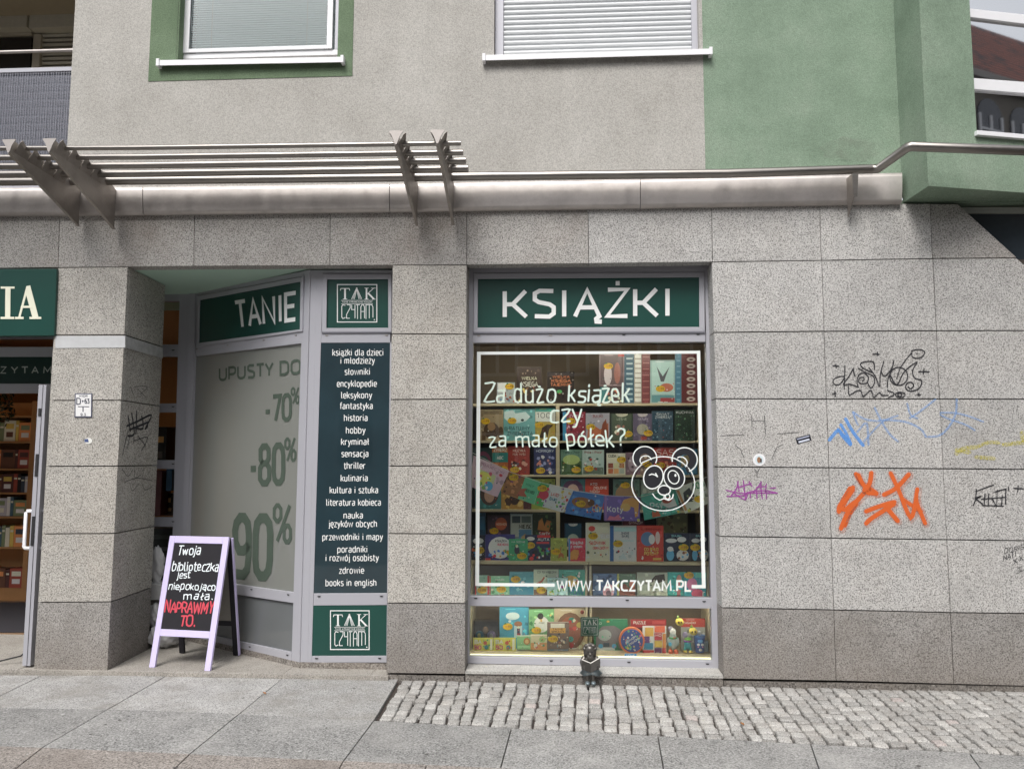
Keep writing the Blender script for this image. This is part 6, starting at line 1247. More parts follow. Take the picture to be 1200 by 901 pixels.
# plush dolls
def doll(x, ytop, ybot, wpx, label, kind):
    Y = Y5+.03; b = W(x, ybot, Y); h = W(x, ytop, Y).z-b.z; w_ = (W(x+wpx, ybot, Y).x-b.x); t = thing('plush_doll', label, 'toy', b, 'plush dolls on the platform')
    B = lambda dx, dy, dz: b+Vector((dx*w_, dy*w_, dz*h))
    if kind == 0:
        remeshed(MB().ell(B(0, 0, .42), (.40*w_, .26*w_, .27*h), ink('#8f9a9a')).ell(B(0, 0, .62), (.3*w_, .24*w_, .18*h), ink('#8f9a9a')).ell(B(-.42, 0, .45), (.1*w_, .1*w_, .16*h), 'alu').ell(B(.42, 0, .45), (.1*w_, .1*w_, .16*h), 'alu'), 'body', .004, t)
        MB().ell(B(0, -.02, .58), (.385*w_, .27*w_, .05*h), ink('#3a8a4c')).build('scarf', t); MB().ell(B(.08, -.16, .60), (.16*w_, .14*w_, .022*h), ink('#b8562c')).build('scarf_patch', t)
        MB().ell(B(0, 0, .80), (.27*w_, .24*w_, .13*h), ink('#c4ccc8')).build('head', t); MB().ell(B(-.18, .1, .88), (.26*w_, .2*w_, .10*h), ink('#7a7484')).build('bonnet', t)
        for s_ in (-1, 1): MB().ell(B(.23*s_, -.12, .09), (.2*w_, .26*w_, .1*h), ink('#c85426')).build('shoe', t)
        MB().ell(B(-.28, -.2, .37), (.15*w_, .08*w_, .075*h), ink('#3f9cc0')).build('pocket', t)
    else:
        remeshed(MB().ell(B(0, 0, .33), (.36*w_, .26*w_, .2*h), ink('#2c8a94')).ell(B(-.3, -.04, .12), (.13*w_, .12*w_, .13*h), ink('#2c8a94')).ell(B(.3, -.04, .12), (.13*w_, .12*w_, .13*h), ink('#2c8a94')), 'body', .004, t)
        MB().ell(B(0, 0, .48), (.40*w_, .28*w_, .05*h), ink('#6a3a7a')).build('belt', t); MB().ell(B(0, 0, .58), (.34*w_, .25*w_, .08*h), ink('#6fb03c')).build('collar', t)
        MB().ell(B(-.22, 0, .76), (.26*w_, .22*w_, .13*h), ink('#8a80a0')).build('head', t)
        for s_ in (-1, 1): MB().ell(B(.26*s_, -.14, .05), (.2*w_, .22*w_, .06*h), ink('#b8a02c')).build('shoe', t)
    return t
doll(789, 733, 766.4, 14, 'larger plush doll in grey with orange shoes', 0); doll(806, 737, 764.2, 12, 'smaller plush doll in teal with yellow shoes', 1)
for x, y, r_, lab in ((796.5, 728.5, 5.2, 'yellow plush lemon on top of the larger doll'), (812.3, 739.5, 5.2, 'yellow plush lemon beside the head of the smaller doll')):
    p = W(x, y, Y5+.02); s_ = W(x+r_, y, Y5+.02).x-p.x; t = thing('plush_lemon', lab, 'toy', p-Vector((0, 0, s_)), 'plush lemons')
    MB().ell(p, (s_, s_*.8, s_*.85), ink('#d8a818'), rot=Matrix.Rotation(.5, 3, 'Y')).build('body', t); MB().ell(p+Vector((-s_*.35, 0, s_)), (s_*.3, s_*.3, s_*.42), ink('#6a8a2c')).build('leaf', t)
    MB().ell(p+Vector((-s_*.3, -s_*.7, 0)), (s_*.2, s_*.1, s_*.25), ink('#3a2a10')).ell(p+Vector((s_*.3, -s_*.7, .05*s_)), (s_*.2, s_*.1, s_*.25), ink('#3a2a10')).build('eye', t)
# blue cup with a bear face
cpt = thing('paper_cup', 'blue cup with pink cheeks at the right end of the platform', 'cup', W(820, 763.5, Y5)); p = W(820, 763.5, Y5+.04); r_ = W(826.5, 763, Y5+.04).x-p.x; h_ = W(820, 746, Y5+.04).z-p.z
MB().tube([p, p+Vector((0, 0, h_*.05)), p+Vector((0, 0, h_))], r_, ink('#2c4a86'), 20, radii=[r_*.8, r_*.82, r_]).build('cup_body', cpt)
fp = MB()
for dx, dz, r2, cc in ((-.35, .55, .28, '#dfe4e8'), (.35, .55, .28, '#dfe4e8'), (-.4, .4, .14, '#c87a9a'), (.4, .4, .14, '#c87a9a'), (0, .2, .3, '#d8dce0'), (0, .22, .1, '#b83a3a'), (0, .8, .5, '#4f8ac0')):
    fp.ell(p+Vector((dx*r_, -r_*.86, dz*h_)), (r2*r_, .006, r2*r_*.8), ink(cc), 10, 6)
fp.build('face_print', cpt)
MB().tube([p+Vector((.0, 0, h_)), p+Vector((0, 0, h_*1.12))], r_*1.03, ink('#34609c'), 20).build('lid', cpt); MB().ell(p+Vector((0, 0, h_*1.25)), (r_*.35, r_*.35, h_*.16), ink('#d8d0cc')).build('knob', cpt)
bx = MB(); a = W(829, 764, Y5); bx.box(a.x-.018, a.x+.012, Y5+.02, Y5+.06, a.z, a.z+.075, ink('#5c6a74')); tag(bx.build('small_box', bevel=.002, origin=a), 'small grey box standing by the right edge of the platform', 'box')
# blue shelf label hanging at the platform edge
a = tquad(PY(YW+.073), 732, 765.6, 746, 770.6); lb = MB().prism(a, (0, .001, 0), ink('#2a80d0')); text(lb, 'NOWE', [bil(a, .15, .8), bil(a, .85, .8), bil(a, .85, .25), bil(a, .15, .25)], ink('#d8e8f4'), 2, lift=.0015); tag(lb.build('price_label', origin=a[3]), 'small bright blue label below the round tin', 'label')
# emblem sign on its little stake behind the dwarf
es = thing('sign', 'small dark green TAK CZYTAM emblem sign on a stake behind the bronze dwarf', 'sign', W(691, 763, YW+.085)); PE = PY(YW+.085)
MB().prism(fq(PE, 680.3, 722.8, 701.8, 722.8, 701.6, 745.2, 680.5, 745.2), (0, .006, 0), ink('#1d5746')).build('sign_panel', es, bevel=.001); logo(es, PE, 682, 724.3, 700.2, 743.6, True)
a, b = W(690, 762, YW+.093), W(692, 735, YW+.093); MB().box(a.x, b.x, YW+.093, YW+.098, a.z, b.z, 'wood').build('stake', es)

# garland of books hanging across the window ---------------------------------------
G5 = 'books hanging on the garland across the window'; Y6 = .31
R_(0, 0, 0, 0, Y6, '#b89aa8', [('b', .16, .12, .72, .66, '#a8b080'), ('d', .42, .42, .22, .22, '#d8b83c'), ('d', .6, .24, .14, .16, '#3f90b8'), ('r', 12, ['#6a9a4a', '#c8506a', '#e0d0c0'], .15, .1, .8, .7, .08), ('t', 'BAJECZKI', .3, .82, .9, .9, '#8a5a78', 1.5), ('d', .84, .74, .05, .05, '#c83a4a')], 'pink book at the left end of the hanging garland', th=.008, quad=(555, 533.5, 596.8, 551.5, 582.8, 582.4, 551, 570), grp=G5)
R_(0, 0, 0, 0, Y6+.004, '#8a5a34', [('b', .5, 0, 1, 1, '#4faa80'), ('r', 14, ['#d8a83c', '#7a3a6a', '#4a3020', '#c8803c'], .03, .08, .48, .95, .08), ('p', [(.42, .1), (.5, .45), (.66, .55), (.62, .35), (.74, .2)], '#a0503a'), ('t', 'NIEDŹWIEDŹ', .62, .4, .92, .52, '#2f6a50', 1.8), ('t', 'MAŁY', .6, .66, .82, .76, '#2f6a50', 1.6)], 'brown and green book second on the hanging garland', th=.008, stk=(.18, .8), quad=(597, 551.8, 634.6, 564.6, 625.8, 591, 587.6, 577.6), grp=G5)
R_(0, 0, 0, 0, Y6, '#c9cbbf', [('b', 0, 0, .28, 1, '#3f9a50'), ('d', .2, .5, .16, .2, '#b8304a'), ('b', .4, .12, .66, .86, '#dcdcd4'), ('t', 'LATO', .42, .56, .64, .68, '#b84a3c', 2), ('t', 'BAJKI', .42, .36, .64, .48, '#3f7a8a', 2), ('r', 20, ['#7a3a8a', '#3f9a50', '#c83a3a', '#d8a83c'], .68, .06, .98, .94, .06), ('r', 8, ['#c83a4a', '#e0e0d8', '#7a3a8a'], .02, .05, .36, .95, .07)], 'white book with bright fruit third on the hanging garland', th=.008, stk=(.1, .75), quad=(633.5, 564.4, 672.4, 573.6, 660, 600.4, 626.2, 591.2), grp=G5)
R_(0, 0, 0, 0, Y6+.004, '#3a6cae', [('d', .42, .55, .3, .22, '#8a5c34'), ('d', .66, .6, .1, .14, '#5a3a24'), ('t', 'PSY', .74, .3, .96, .5, '#c89a4a', 2.2), ('r', 12, ['#c8d0d8', '#5a3a8a', '#8a4a3a', '#28508a'], .03, .05, .97, .95, .05)], 'blue book with a brown dog on the hanging garland', th=.008, stk=(.38, .5), quad=(667, 573.6, 708.8, 579.4, 703.6, 608.8, 662.4, 601.4), grp=G5)
R_(0, 0, 0, 0, Y6, '#6a589a', [('b', .02, 0, .08, 1, '#8a68a0'), ('p', [(.45, .55), (.55, .85), (.8, .98), (.98, .8), (.94, .2), (.86, .15), (.84, .55), (.7, .6), (.6, .42)], '#c8883a'), ('d', .6, .55, .14, .16, '#d09848'), ('p', [(.08, .03), (.15, .2), (.3, .16), (.4, .26), (.5, .1), (.45, .02)], '#c86a80'), ('t', 'Koty', .1, .36, .52, .56, '#e8e8f0', 1.9), ('b', .92, 0, .99, .1, '#d8b830')], 'purple book titled Koty on the hanging garland', th=.008, quad=(707.6, 579.8, 749.8, 582, 750, 610.6, 708, 610), grp=G5)
R_(0, 0, 0, 0, Y6+.004, '#3f9a88', [('t', 'Psy', .22, .36, .55, .6, '#a8d8cc', 1.8), ('p', [(.5, .5), (.62, .72), (.9, .62), (.95, .3), (.7, .28)], '#c9c4b8'), ('d', .7, .6, .14, .13, '#a8442c'), ('p', [(.22, .04), (.24, .3), (.32, .2), (.4, .3), (.46, .04)], '#b85a30'), ('r', 8, ['#b84a8a', '#e0e0d8', '#2c7a6c'], .03, .05, .97, .3, .04), ('b', .92, .02, .98, .12, '#d8a030')], 'teal book with an orange dog on the hanging garland', th=.008, quad=(751, 579.6, 792, 571.4, 797.4, 601, 755.4, 609.4), grp=G5)
R_(0, 0, 0, 0, Y6, '#b9bfb0', [('p', [(.12, .4), (.2, .75), (.45, .85), (.52, .5), (.4, .3)], '#33363a'), ('t', '100', .58, .7, .96, .92, '#2c7a50', 2.2), ('b', .02, .1, .1, .9, '#b07a4a'), ('r', 8, ['#3a3c40', '#7a8a5a', '#c8a0a0'], .15, .05, .95, .6, .06), ('b', .1, 0, .2, .1, '#d8c030')], 'white book lettered 100 at the right end of the hanging garland', th=.008, stk=(.62, .3), quad=(791, 572.4, 824, 560, 834, 588, 803.4, 601.6), grp=G5)
st_ = MB(); st_.tube([W(x, y, Y6-.006) for x, y in ((549, 528), (597, 552.6), (634, 565.3), (671, 574.4), (709, 580.4), (750, 582), (792, 572.6), (836, 556))], .0018, 'paper', 6); tag(st_.build('garland_string'), 'thin cord of the garland the books hang from', 'cord')

# ------------------------------------------------------------------ A-board in front of the recess
F1, F2, B1, B2 = G(174.5, 781.5, .003), G(246, 786, .003), G(210, 765, .003), G(279, 768, .003)
def vz(x, y, pxy):                                          # height on the vertical line through x,y seen at pixel row pxy
    zz = 1.0
    for _ in range(30):
        py = pxof((x, y, zz))[1]; zz += (py-pxy)*(Vector((x, y, zz))-CAM).length/FPX
    return zz
TL_ = (F1+B1)/2; TR_ = (F2+B2)/2; TL_.x = (TL_.x+G(195, 700, 0).x*0+TL_.x)/2
TL_.z = vz(TL_.x, TL_.y, 627.5); TR_.z = vz(TR_.x, TR_.y, 629); TL_.z = TR_.z = (TL_.z+TR_.z)/2
ab = thing('chalkboard_sign', 'lilac framed A-board with chalk writing standing in the entrance recess', 'A-board', (F1+F2+B1+B2)/4)
fq_ = [TL_, TR_, F2, F1]; nf = (fq_[1]-fq_[0]).cross(fq_[3]-fq_[0]).normalized(); nf = -nf if nf.y > 0 else nf
def fb(u0, v0, u1, v1, q=fq_): return [bil(q, u0, v1), bil(q, u1, v1), bil(q, u1, v0), bil(q, u0, v0)]
def pb(nm, u0, v0, u1, v1, m, q=fq_, n=nf, th=.022, off=0, bev=.002): mb = MB(); mb.prism([p+n*off for p in fb(u0, v0, u1, v1, q)], -n*th, m); return mb.build(nm, ab, bevel=bev)
pb('frame_stile', 0, 0, .092, 1, 'lilac'); pb('frame_stile', .908, 0, 1, 1, 'lilac')
pb('frame_rail', .093, .945, .907, 1, 'lilac'); pb('frame_rail', .093, .232, .907, .283, 'lilac')
bdp = pb('blackboard', .093, .284, .907, .944, 'board', off=-.006, th=.008, bev=0)
tm = MB(); qb = [p-nf*.0055 for p in fb(.093, .284, .907, .944)]
def bt(s, u0, v0, u1, v1, m, wt, dv=0): tm = MB(); text(tm, s, [bil(qb, u0, v1), bil(qb, u1, v1+dv), bil(qb, u1, v0+dv), bil(qb, u0, v0)], m, wt, hand=True, jit=.0015); tm.build('chalk_lettering', bdp, ('red' if m == 'chalk_red' else 'white')+' chalk words '+s)
for s, u0, v0, u1, v1, m_, wt in (('Twoja', .10, .865, .56, .965, 'chalk', 1.25), ('biblioteczka', .04, .675, .985, .775, 'chalk', 1.15), ('jest', .17, .585, .42, .665, 'chalk', 1.25), ('niepokojąco', .03, .455, .98, .535, 'chalk', 1.3), ('mała.', .37, .345, .96, .425, 'chalk', 1.4),
                             ('NAPRAWMY', .02, .19, .99, .31, 'chalk_red', 1.5), ('TO.', .38, .045, .68, .165, 'chalk_red', 1.6)):
    bt(s, u0, v0, u1, v1, m_, wt, .01)
bq = [TL_-Vector((0, 0, .008)), TR_-Vector((0, 0, .008)), B2, B1]; nb = (bq[1]-bq[0]).cross(bq[3]-bq[0]).normalized(); nb = -nb if nb.y > 0 else nb
bq = [bq[0]-nb*.03*1, bq[1]-nb*.03, bq[2], bq[3]]
for u0, u1 in ((0, .085), (.915, 1)): pb('rear_stile', u0, 0, u1, .985, 'board', bq, nb, .02); 
pb('rear_stile', .985, 0, 1.02, .985, 'lilac', bq, nb, .022, -.001)
pb('rear_rail', .086, .25, .914, .29, 'board', bq, nb, .018); pb('rear_board', .086, .291, .914, .97, plain((.20, .19, .17), .7, name='rear_board'), bq, nb, .008, -.006, 0)
# plastic bags behind the pillar
def bag(x, y0, y1, Y, w_, label):
    p = W(x, (y0+y1)/2, Y); hh = (W(x, y0, Y).z-W(x, y1, Y).z)/2; ww = (W(x+w_, 500, Y).x-W(x, 500, Y).x); mb = MB(); mb.ell((0, 0, 0), (ww, ww*.8, hh), 'bag', 28, 20)
    vs = []
    for v in mb.v:
        V = Vector(v); n_ = V.normalized(); k = .10*math.sin(9*n_.x+7*n_.z+x)+.08*math.sin(17*n_.z-11*n_.y)+.05*math.sin(29*n_.x+23*n_.y); V *= 1+k; vs.append(V+p)
    mb.v = [tuple(v) for v in vs]; tag(mb.build('plastic_bag', origin=p-Vector((0, 0, hh))), label, 'bag')
bag(184, 640, 683, .86, 8, 'grey plastic bag uppermost behind the pillar'); bag(184, 706, 736, .80, 11, 'crumpled grey plastic bag in the middle behind the pillar'); bag(192, 732, 758, .72, 17, 'white plastic bag lying on the floor behind the A-board')
p = W(183, 684, .80); cr = MB().box(p.x-.10, p.x+.16, .78, 1.0, p.z-.13, p.z, plain((.55, .55, .54), .5, name='pale_crate')); tag(cr.build('storage_box', bevel=.006, origin=(p.x, .8, p.z-.13)), 'flat pale box between the plastic bags', 'box')
st2 = MB(); st2.box(p.x-.08, p.x+.14, .80, .98, .002, p.z-.132, plain((.12, .11, .10), .7, name='dark_stool')); tag(st2.build('stool', bevel=.01, origin=(p.x, .9, 0)), 'dark stool under the pale box behind the pillar', 'stool')

# ------------------------------------------------------------------ bronze dwarf reading
gy = -.045; gs_ = W(691.5, 787, gy); s_ = 1/ (FPX/5.8)      # metres per photo pixel here
def gp(px, py, dy=0): v = W(px, py, gy); return Vector((v.x, gy+dy, v.z))
dw = thing('statue', 'small dark bronze dwarf sitting on the sill and reading an open book', 'statue', Vector((gs_.x, gy, GZ)))
bz = MB()
bz.ell(gp(691.3, 762, .0), (6.0*s_, 5.5*s_, 7.2*s_), 'bronze')                 # head
bz.ell(gp(691.3, 757.6, .012), (6.6*s_, 6*s_, 4.2*s_), 'bronze')               # hair
bz.ell(gp(686.3, 763, .008), (2.6*s_, 3.5*s_, 6.6*s_), 'bronze'); bz.ell(gp(696.6, 763, .008), (2.6*s_, 3.5*s_, 6.6*s_), 'bronze')
for k_ in range(9):
    t_ = math.pi*(k_/8); bz.ell(gp(691.3+6.6*math.cos(t_), 759.5-4.6*math.sin(t_), -.012+.006*(k_ % 2)), (1.9*s_, 2.2*s_, 1.9*s_), 'bronze', 8, 6)
bz.ell(gp(691.4, 765.4, -.030), (1.5*s_, 1.9*s_, 1.6*s_), 'bronze')            # nose
bz.ell(gp(691.4, 769.4, -.018), (4.2*s_, 3.4*s_, 3.6*s_), 'bronze')            # beard
bz.ell(gp(691.6, 777, .02), (7.2*s_, 6.0*s_, 9.5*s_), 'bronze')                # torso
bz.tube([gp(685, 770.5, .02), gp(682.2, 776, -.0), gp(684, 781.5, -.045)], .02, 'bronze', 10, radii=[3.2*s_, 2.9*s_, 2.1*s_])
bz.tube([gp(698, 770.5, .02), gp(701, 776, -.0), gp(699.4, 781.5, -.045)], .02, 'bronze', 10, radii=[3.2*s_, 2.9*s_, 2.1*s_])
bz.ell(gp(692, 786, .0), (9.5*s_, 8*s_, 3.4*s_), 'bronze')
for x in (688.4, 694.8): bz.tube([gp(x, 786, -.01), gp(x, 788, -.045), gp(x, 796, -.045)], .02, 'bronze', 10, radii=[3.2*s_, 3.0*s_, 2.3*s_])
body = remeshed(bz, 'body', .0032, dw, 1)
sk = MB(); n = 28; top_, bot_ = [], []
for i in range(n):
    t = 2*math.pi*i/n; fl_r = 1+.10*math.sin(5*t)+.05*math.sin(9*t)
    c1, c2 = gp(691.8, 781.5, -.006), gp(692.6, 789, -.012)
    top_.append(c1+Vector((7.2*s_*math.cos(t), 6*s_*math.sin(t), 0))); bot_.append(c2+Vector((11.6*s_*fl_r*math.cos(t), 8.6*s_*fl_r*math.sin(t), .006*math.sin(3*t))))
sk.add(top_+bot_+[b*.97+(gp(692, 789, -.01))*.03 for b in bot_], [(i, (i+1) % n, n+(i+1) % n, n+i) for i in range(n)]+[(n+i, n+(i+1) % n, 2*n+(i+1) % n, 2*n+i) for i in range(n)], 'verdigris', True); sk.build('tunic', dw)
for x in (688.2, 695.0):
    MB().ell(gp(x, 797.6, -.056), (2.9*s_, 4.6*s_, 2.3*s_), 'verdigris').build('boot', dw)
for x in (689, 693.8): MB().ell(gp(x, 762.6, -.031), (.9*s_, .8*s_, .8*s_), 'black', 8, 6).build('eye', dw)
kb = MB()
a, b, c = gp(681, 770.5, -.055), gp(692, 775.5, -.038), gp(702.8, 768.5, -.058); dn = Vector((0, -.012, -9.5*s_))
kb.prism([a, b, b+dn, a+dn], (.001, -.006, 0), 'bronze'); kb.prism([b, c, c+dn, b+dn], (-.001, -.006, 0), 'bronze'); kb.build('open_book', dw, bevel=.001)
kp = MB(); kp.prism([a+Vector((.002, .004, .003)), b+Vector((0, .004, .003)), b+dn*.9+Vector((0, .004, 0)), a+dn*.9+Vector((.002, .004, 0))], (0, .008, 0), 'paper'); kp.prism([b+Vector((0, .004, .003)), c+Vector((-.002, .004, .003)), c+dn*.9+Vector((-.002, .004, 0)), b+dn*.9+Vector((0, .004, 0))], (0, .008, 0), 'paper'); kp.build('book_pages', dw)
for x in (683.6, 700): 
    hm = MB()
    for k in range(4): hm.tube([gp(x, 777.2+k*1.15, -.04), gp(x+(-1.3 if x < 690 else 1.3)*.6, 777.2+k*1.15, -.068), gp(x+(1.2 if x < 690 else -1.2), 777.4+k*1.15, -.073)], .75*s_, 'bronze', 6)
    hm.tube([gp(x, 777, -.04), gp(x+(1.5 if x < 690 else -1.5), 775.2, -.052)], .8*s_, 'bronze', 6); hm.build('hand', dw)

# ------------------------------------------------------------------ hydrant plate, stickers, graffiti on the stone
hy = thing('sign', 'small white hydrant plate screwed to the left pillar', 'sign', W(97, 475, -.006)); PH = PY(-.006)
MB().prism(fq(PH, 87.6, 460.8, 108, 460.8, 107.6, 489, 87.2, 489), (0, .004, 0), ink('#3c3f52')).build('plate_border', hy, bevel=.001)
MB().prism(fq(PY(-.007), 88.8, 462, 106.8, 462, 106.5, 487.8, 88.5, 487.8), (0, .0009, 0), ink('#d0d3da')).build('plate', hy)
tm = MB(); H2 = PY(-.0075); dk = ink('#2c2f40')
text(tm, 'HYDR', tquad(H2, 93, 462.8, 102.5, 465), dk, 1.6); text(tm, 'D', tquad(H2, 90, 466.5, 94.5, 473.5), dk, 1.4); text(tm, '63', tquad(H2, 99.5, 467.5, 104.5, 472.5), dk, 1.6); disc_px(tm, 97, 470, .9, 1.2, H2, dk, .0004)
tm.prism(fq(H2, 91.5, 476, 104.5, 476, 104.5, 476.9, 91.5, 476.9), (0, .0003, 0), dk); tm.prism(fq(H2, 96.7, 477, 97.9, 477, 97.9, 482.6, 96.7, 482.6), (0, .0003, 0), dk); text(tm, '9.3', tquad(H2, 94.6, 484.3, 100.4, 487), dk, 1.8); tm.build('lettering', hy)
PK = PY(-.0016)
def decal(name, label, f): mb = MB(); f(mb); return mb.build(name, bld, label)
decal('sticker', 'torn pale sticker on the left pillar', lambda mb: (disc_px(mb, 103.5, 516.5, 4.6, 3.6, PK, ink('#b9b9b4'), .001), mb.prism(fq(PY(-.0035), 99, 514.5, 103, 514, 104, 518, 99, 518), (0, .0003, 0), ink('#3c4a70'))))
decal('sticker', 'round white sticker with a small brown picture on the right wall', lambda mb: (disc_px(mb, 889.6, 538.6, 7.4, 7.2, PK, 'white', .0025), disc_px(mb, 889.6, 538.6, 5.0, 5.0, PK, ink('#a8b4b8'), .0034), disc_px(mb, 889.2, 538.8, 2.2, 3.6, PK, ink('#7b5a40'), .0043), disc_px(mb, 891.6, 539.5, 1.0, 2.6, PK, ink('#3c3a3c'), .0052)))
def stk2(mb):
    q = fq(PK, 932, 513.2, 949.2, 508.6, 951, 516, 934.4, 520.6); mb.prism([p+Vector((0, -.001, 0)) for p in q], (0, .0006, 0), ink('#10131c'))
    mb.prism([bil(q, u, v)+Vector((0, -.0018, 0)) for u, v in ((.05, .84), (.95, .84), (.9, .66), (.1, .66))], (0, .0004, 0), ink('#8d93a6')); mb.prism([bil(q, u, v)+Vector((0, -.0018, 0)) for u, v in ((.12, .4), (.88, .4), (.88, .12), (.12, .12))], (0, .0004, 0), ink('#a6abb8'))
decal('sticker', 'small tilted dark sticker on the right wall', stk2)
blk = ink('#26262a'); Z8 = lambda x, y: (965+x/8.571, 400+y/8.571)
def Zp(*v): return [Z8(v[i], v[i+1]) for i in range(0, len(v), 2)]
decal('graffiti', 'thin black marker graffiti with crosses on the right wall', lambda mb: strokes_px(mb, [
    Zp(215, 240, 212, 340, 208, 480), Zp(205, 350, 150, 355, 100, 385, 105, 425, 150, 435, 190, 400, 215, 345), Zp(300, 270, 250, 360, 200, 432, 270, 430, 350, 460), Zp(300, 270, 305, 320, 318, 350), Zp(350, 460, 335, 400, 360, 330, 410, 320, 450, 360, 440, 410, 400, 425, 355, 410, 360, 370, 395, 360, 410, 380, 390, 395),
    Zp(350, 268, 420, 310, 500, 350, 510, 420, 475, 468, 445, 420), Zp(510, 285, 498, 205, 380, 215, 390, 262, 480, 310), Zp(455, 262, 520, 350, 562, 450, 570, 330, 605, 200), Zp(580, 300, 600, 345, 640, 330, 690, 260, 705, 195), Zp(705, 195, 680, 300, 650, 370, 642, 460), Zp(665, 330, 735, 435, 800, 320, 870, 250, 940, 210, 895, 290, 915, 365, 985, 395, 960, 470, 880, 500, 825, 470, 840, 420, 885, 412, 905, 445, 875, 475, 850, 455),
    ell_line(*Z8(755, 350), 10.5, 10.5), Zp(735, 375, 780, 250, 880, 120), Zp(880, 95, 960, 80, 1015, 105, 990, 155, 930, 170, 890, 150, 888, 105), Zp(250, 450, 258, 535, 330, 500, 375, 495, 400, 553, 475, 490, 505, 560, 560, 515, 590, 540, 650, 540), Zp(640, 490, 710, 525, 650, 565), ell_line(*Z8(770, 535), 5.7, 3), ell_line(*Z8(765, 535), 2.2, 2.2),
    Zp(95, 245, 155, 248), Zp(122, 230, 128, 265), Zp(495, 125, 560, 128), Zp(540, 110, 545, 140), Zp(955, 303, 1060, 305), Zp(1008, 275, 1002, 330), Zp(90, 525, 125, 520), Zp(115, 500, 118, 550), Zp(940, 535, 975, 535), Zp(955, 520, 960, 550), Zp(935, 122, 942, 124)], PK, 1.15, blk, .001))
ora = alpha_paint('orange_spray', (.66, .12, .02), 1.0, 400)
ZA = lambda x, y: (1020+x/3.466, 400+y/3.466); ZB_ = lambda x, y: (840+x/4.506, 400+y/4.506)
og = alpha_paint('orange_overspray', (.72, .18, .07), .30, 260)
def oranges(mb):
    LL = [[ZB_(735, 700), ZB_(768, 752), (1024, 575.6), (1027, 578.5)], [(1018.5, 571.5), (1013, 577), (1003, 588), (994, 599), (985.5, 619)], [(999.5, 571), (993, 582), (984, 592.6), (983, 599.4)], [(984, 593), (990, 597), (999, 590), (1004, 587)], [(1006, 556.5), (1010, 565), (1016, 574)],
          [(1021, 554), (1019, 566), (1013, 574)], [ZA(82, 535), ZA(115, 605), ZA(163, 715), ZA(185, 640)], [ZA(155, 540), ZA(105, 595), ZA(55, 622)], [ZA(190, 600), ZA(187, 650), ZA(222, 738)], [ZA(130, 640), ZA(205, 690)], [(1015, 599), (1025, 595), (1040, 590), (1048, 588)], [ZA(95, 660), ZA(40, 695), (1020, 608), (1015, 613)], [ZA(60, 668), ZA(110, 728)], [(1017, 577.5), (1027, 578)]]
    strokes_px(mb, [[(999.5, 574), (992, 585), (986, 597)], [(1004, 590), (996, 602), (990, 616)], [(996, 571.5), (989, 583), (984, 592)]], PK, 4.4, ora, .0004)
    strokes_px(mb, LL, PK, 4.6, ora, .001)
    strokes_px(mb, [[(a+1, b+1) for a, b in L] for L in LL], PK, 9, og, .0004)
decal('graffiti', 'thick orange spray painted graffiti on the right wall', oranges)
blu = alpha_paint('blue_spray', (.12, .34, .80), .85, 240); blt = alpha_paint('faint_blue_spray', (.20, .40, .78), .55, 240)
def blues(mb):
    strokes_px(mb, [[ZB_(595, 520), ZB_(640, 470), ZB_(665, 500), ZB_(705, 545)], [ZB_(655, 440), ZB_(680, 480), ZB_(708, 540)], [ZB_(680, 410), ZB_(720, 480), ZB_(772, 548)], [ZB_(640, 465), ZB_(700, 530)]], PK, 3.6, blu, .001)
    strokes_px(mb, [[ZB_(718, 372), ZB_(735, 420), ZB_(745, 440)], [ZB_(722, 375), ZB_(780, 410), ZB_(850, 420), (1035, 492), (1060, 494), (1078, 502), (1085, 512)], [ZB_(740, 480), ZB_(790, 432), ZB_(800, 545)], [(1025, 478), (1032, 492), (1042, 508), (1052, 517)], [(1012, 518), (1024, 504), (1036, 493), (1052, 487)], [(1063, 473), (1067, 486), (1075, 490)], [(1066, 490), (1078, 482), (1096, 468)],
                    [(1102, 483.5), (1120, 484), (1136, 488), (1152, 494)], [(1102, 486), (1112, 491), (1130, 497), (1142, 504)], [(1121, 468), (1120, 484), (1112, 500), (1101, 510), (1088, 512)]], PK, 2.3, blt, .0012)
decal('graffiti', 'light blue zigzag spray graffiti on the right wall', blues)
pur = alpha_paint('purple_marker', (.33, .06, .33), .95, 200)
decal('graffiti', 'purple scribbled graffiti low on the right wall', lambda mb: strokes_px(mb, [[ZB_(50, 785), ZB_(120, 800), ZB_(200, 800), ZB_(320, 800)], [ZB_(55, 818), ZB_(140, 812), ZB_(180, 792), ZB_(260, 788), ZB_(318, 800)], [ZB_(112, 738), ZB_(105, 775), ZB_(78, 812)], [ZB_(110, 745), ZB_(118, 790)], [ZB_(140, 735), ZB_(145, 780), ZB_(152, 835)], [ZB_(122, 768), ZB_(180, 750)], [ZB_(170, 740), ZB_(185, 765)], [ZB_(90, 800), ZB_(150, 835), ZB_(160, 795)],
    [ZB_(235, 742), ZB_(215, 770), ZB_(195, 795)], [ZB_(232, 742), ZB_(235, 795), ZB_(240, 830)], [ZB_(262, 752), ZB_(255, 800)], [ZB_(282, 775), ZB_(310, 772)], [ZB_(175, 795), ZB_(178, 825)], [ZB_(210, 795), ZB_(212, 828)], [ZB_(262, 800), ZB_(262, 830)], [ZB_(210, 770), ZB_(260, 765)]], PK, 1.5, pur, .001))
yel = alpha_paint('worn_yellow_spray', (.62, .55, .06), .5, 70)
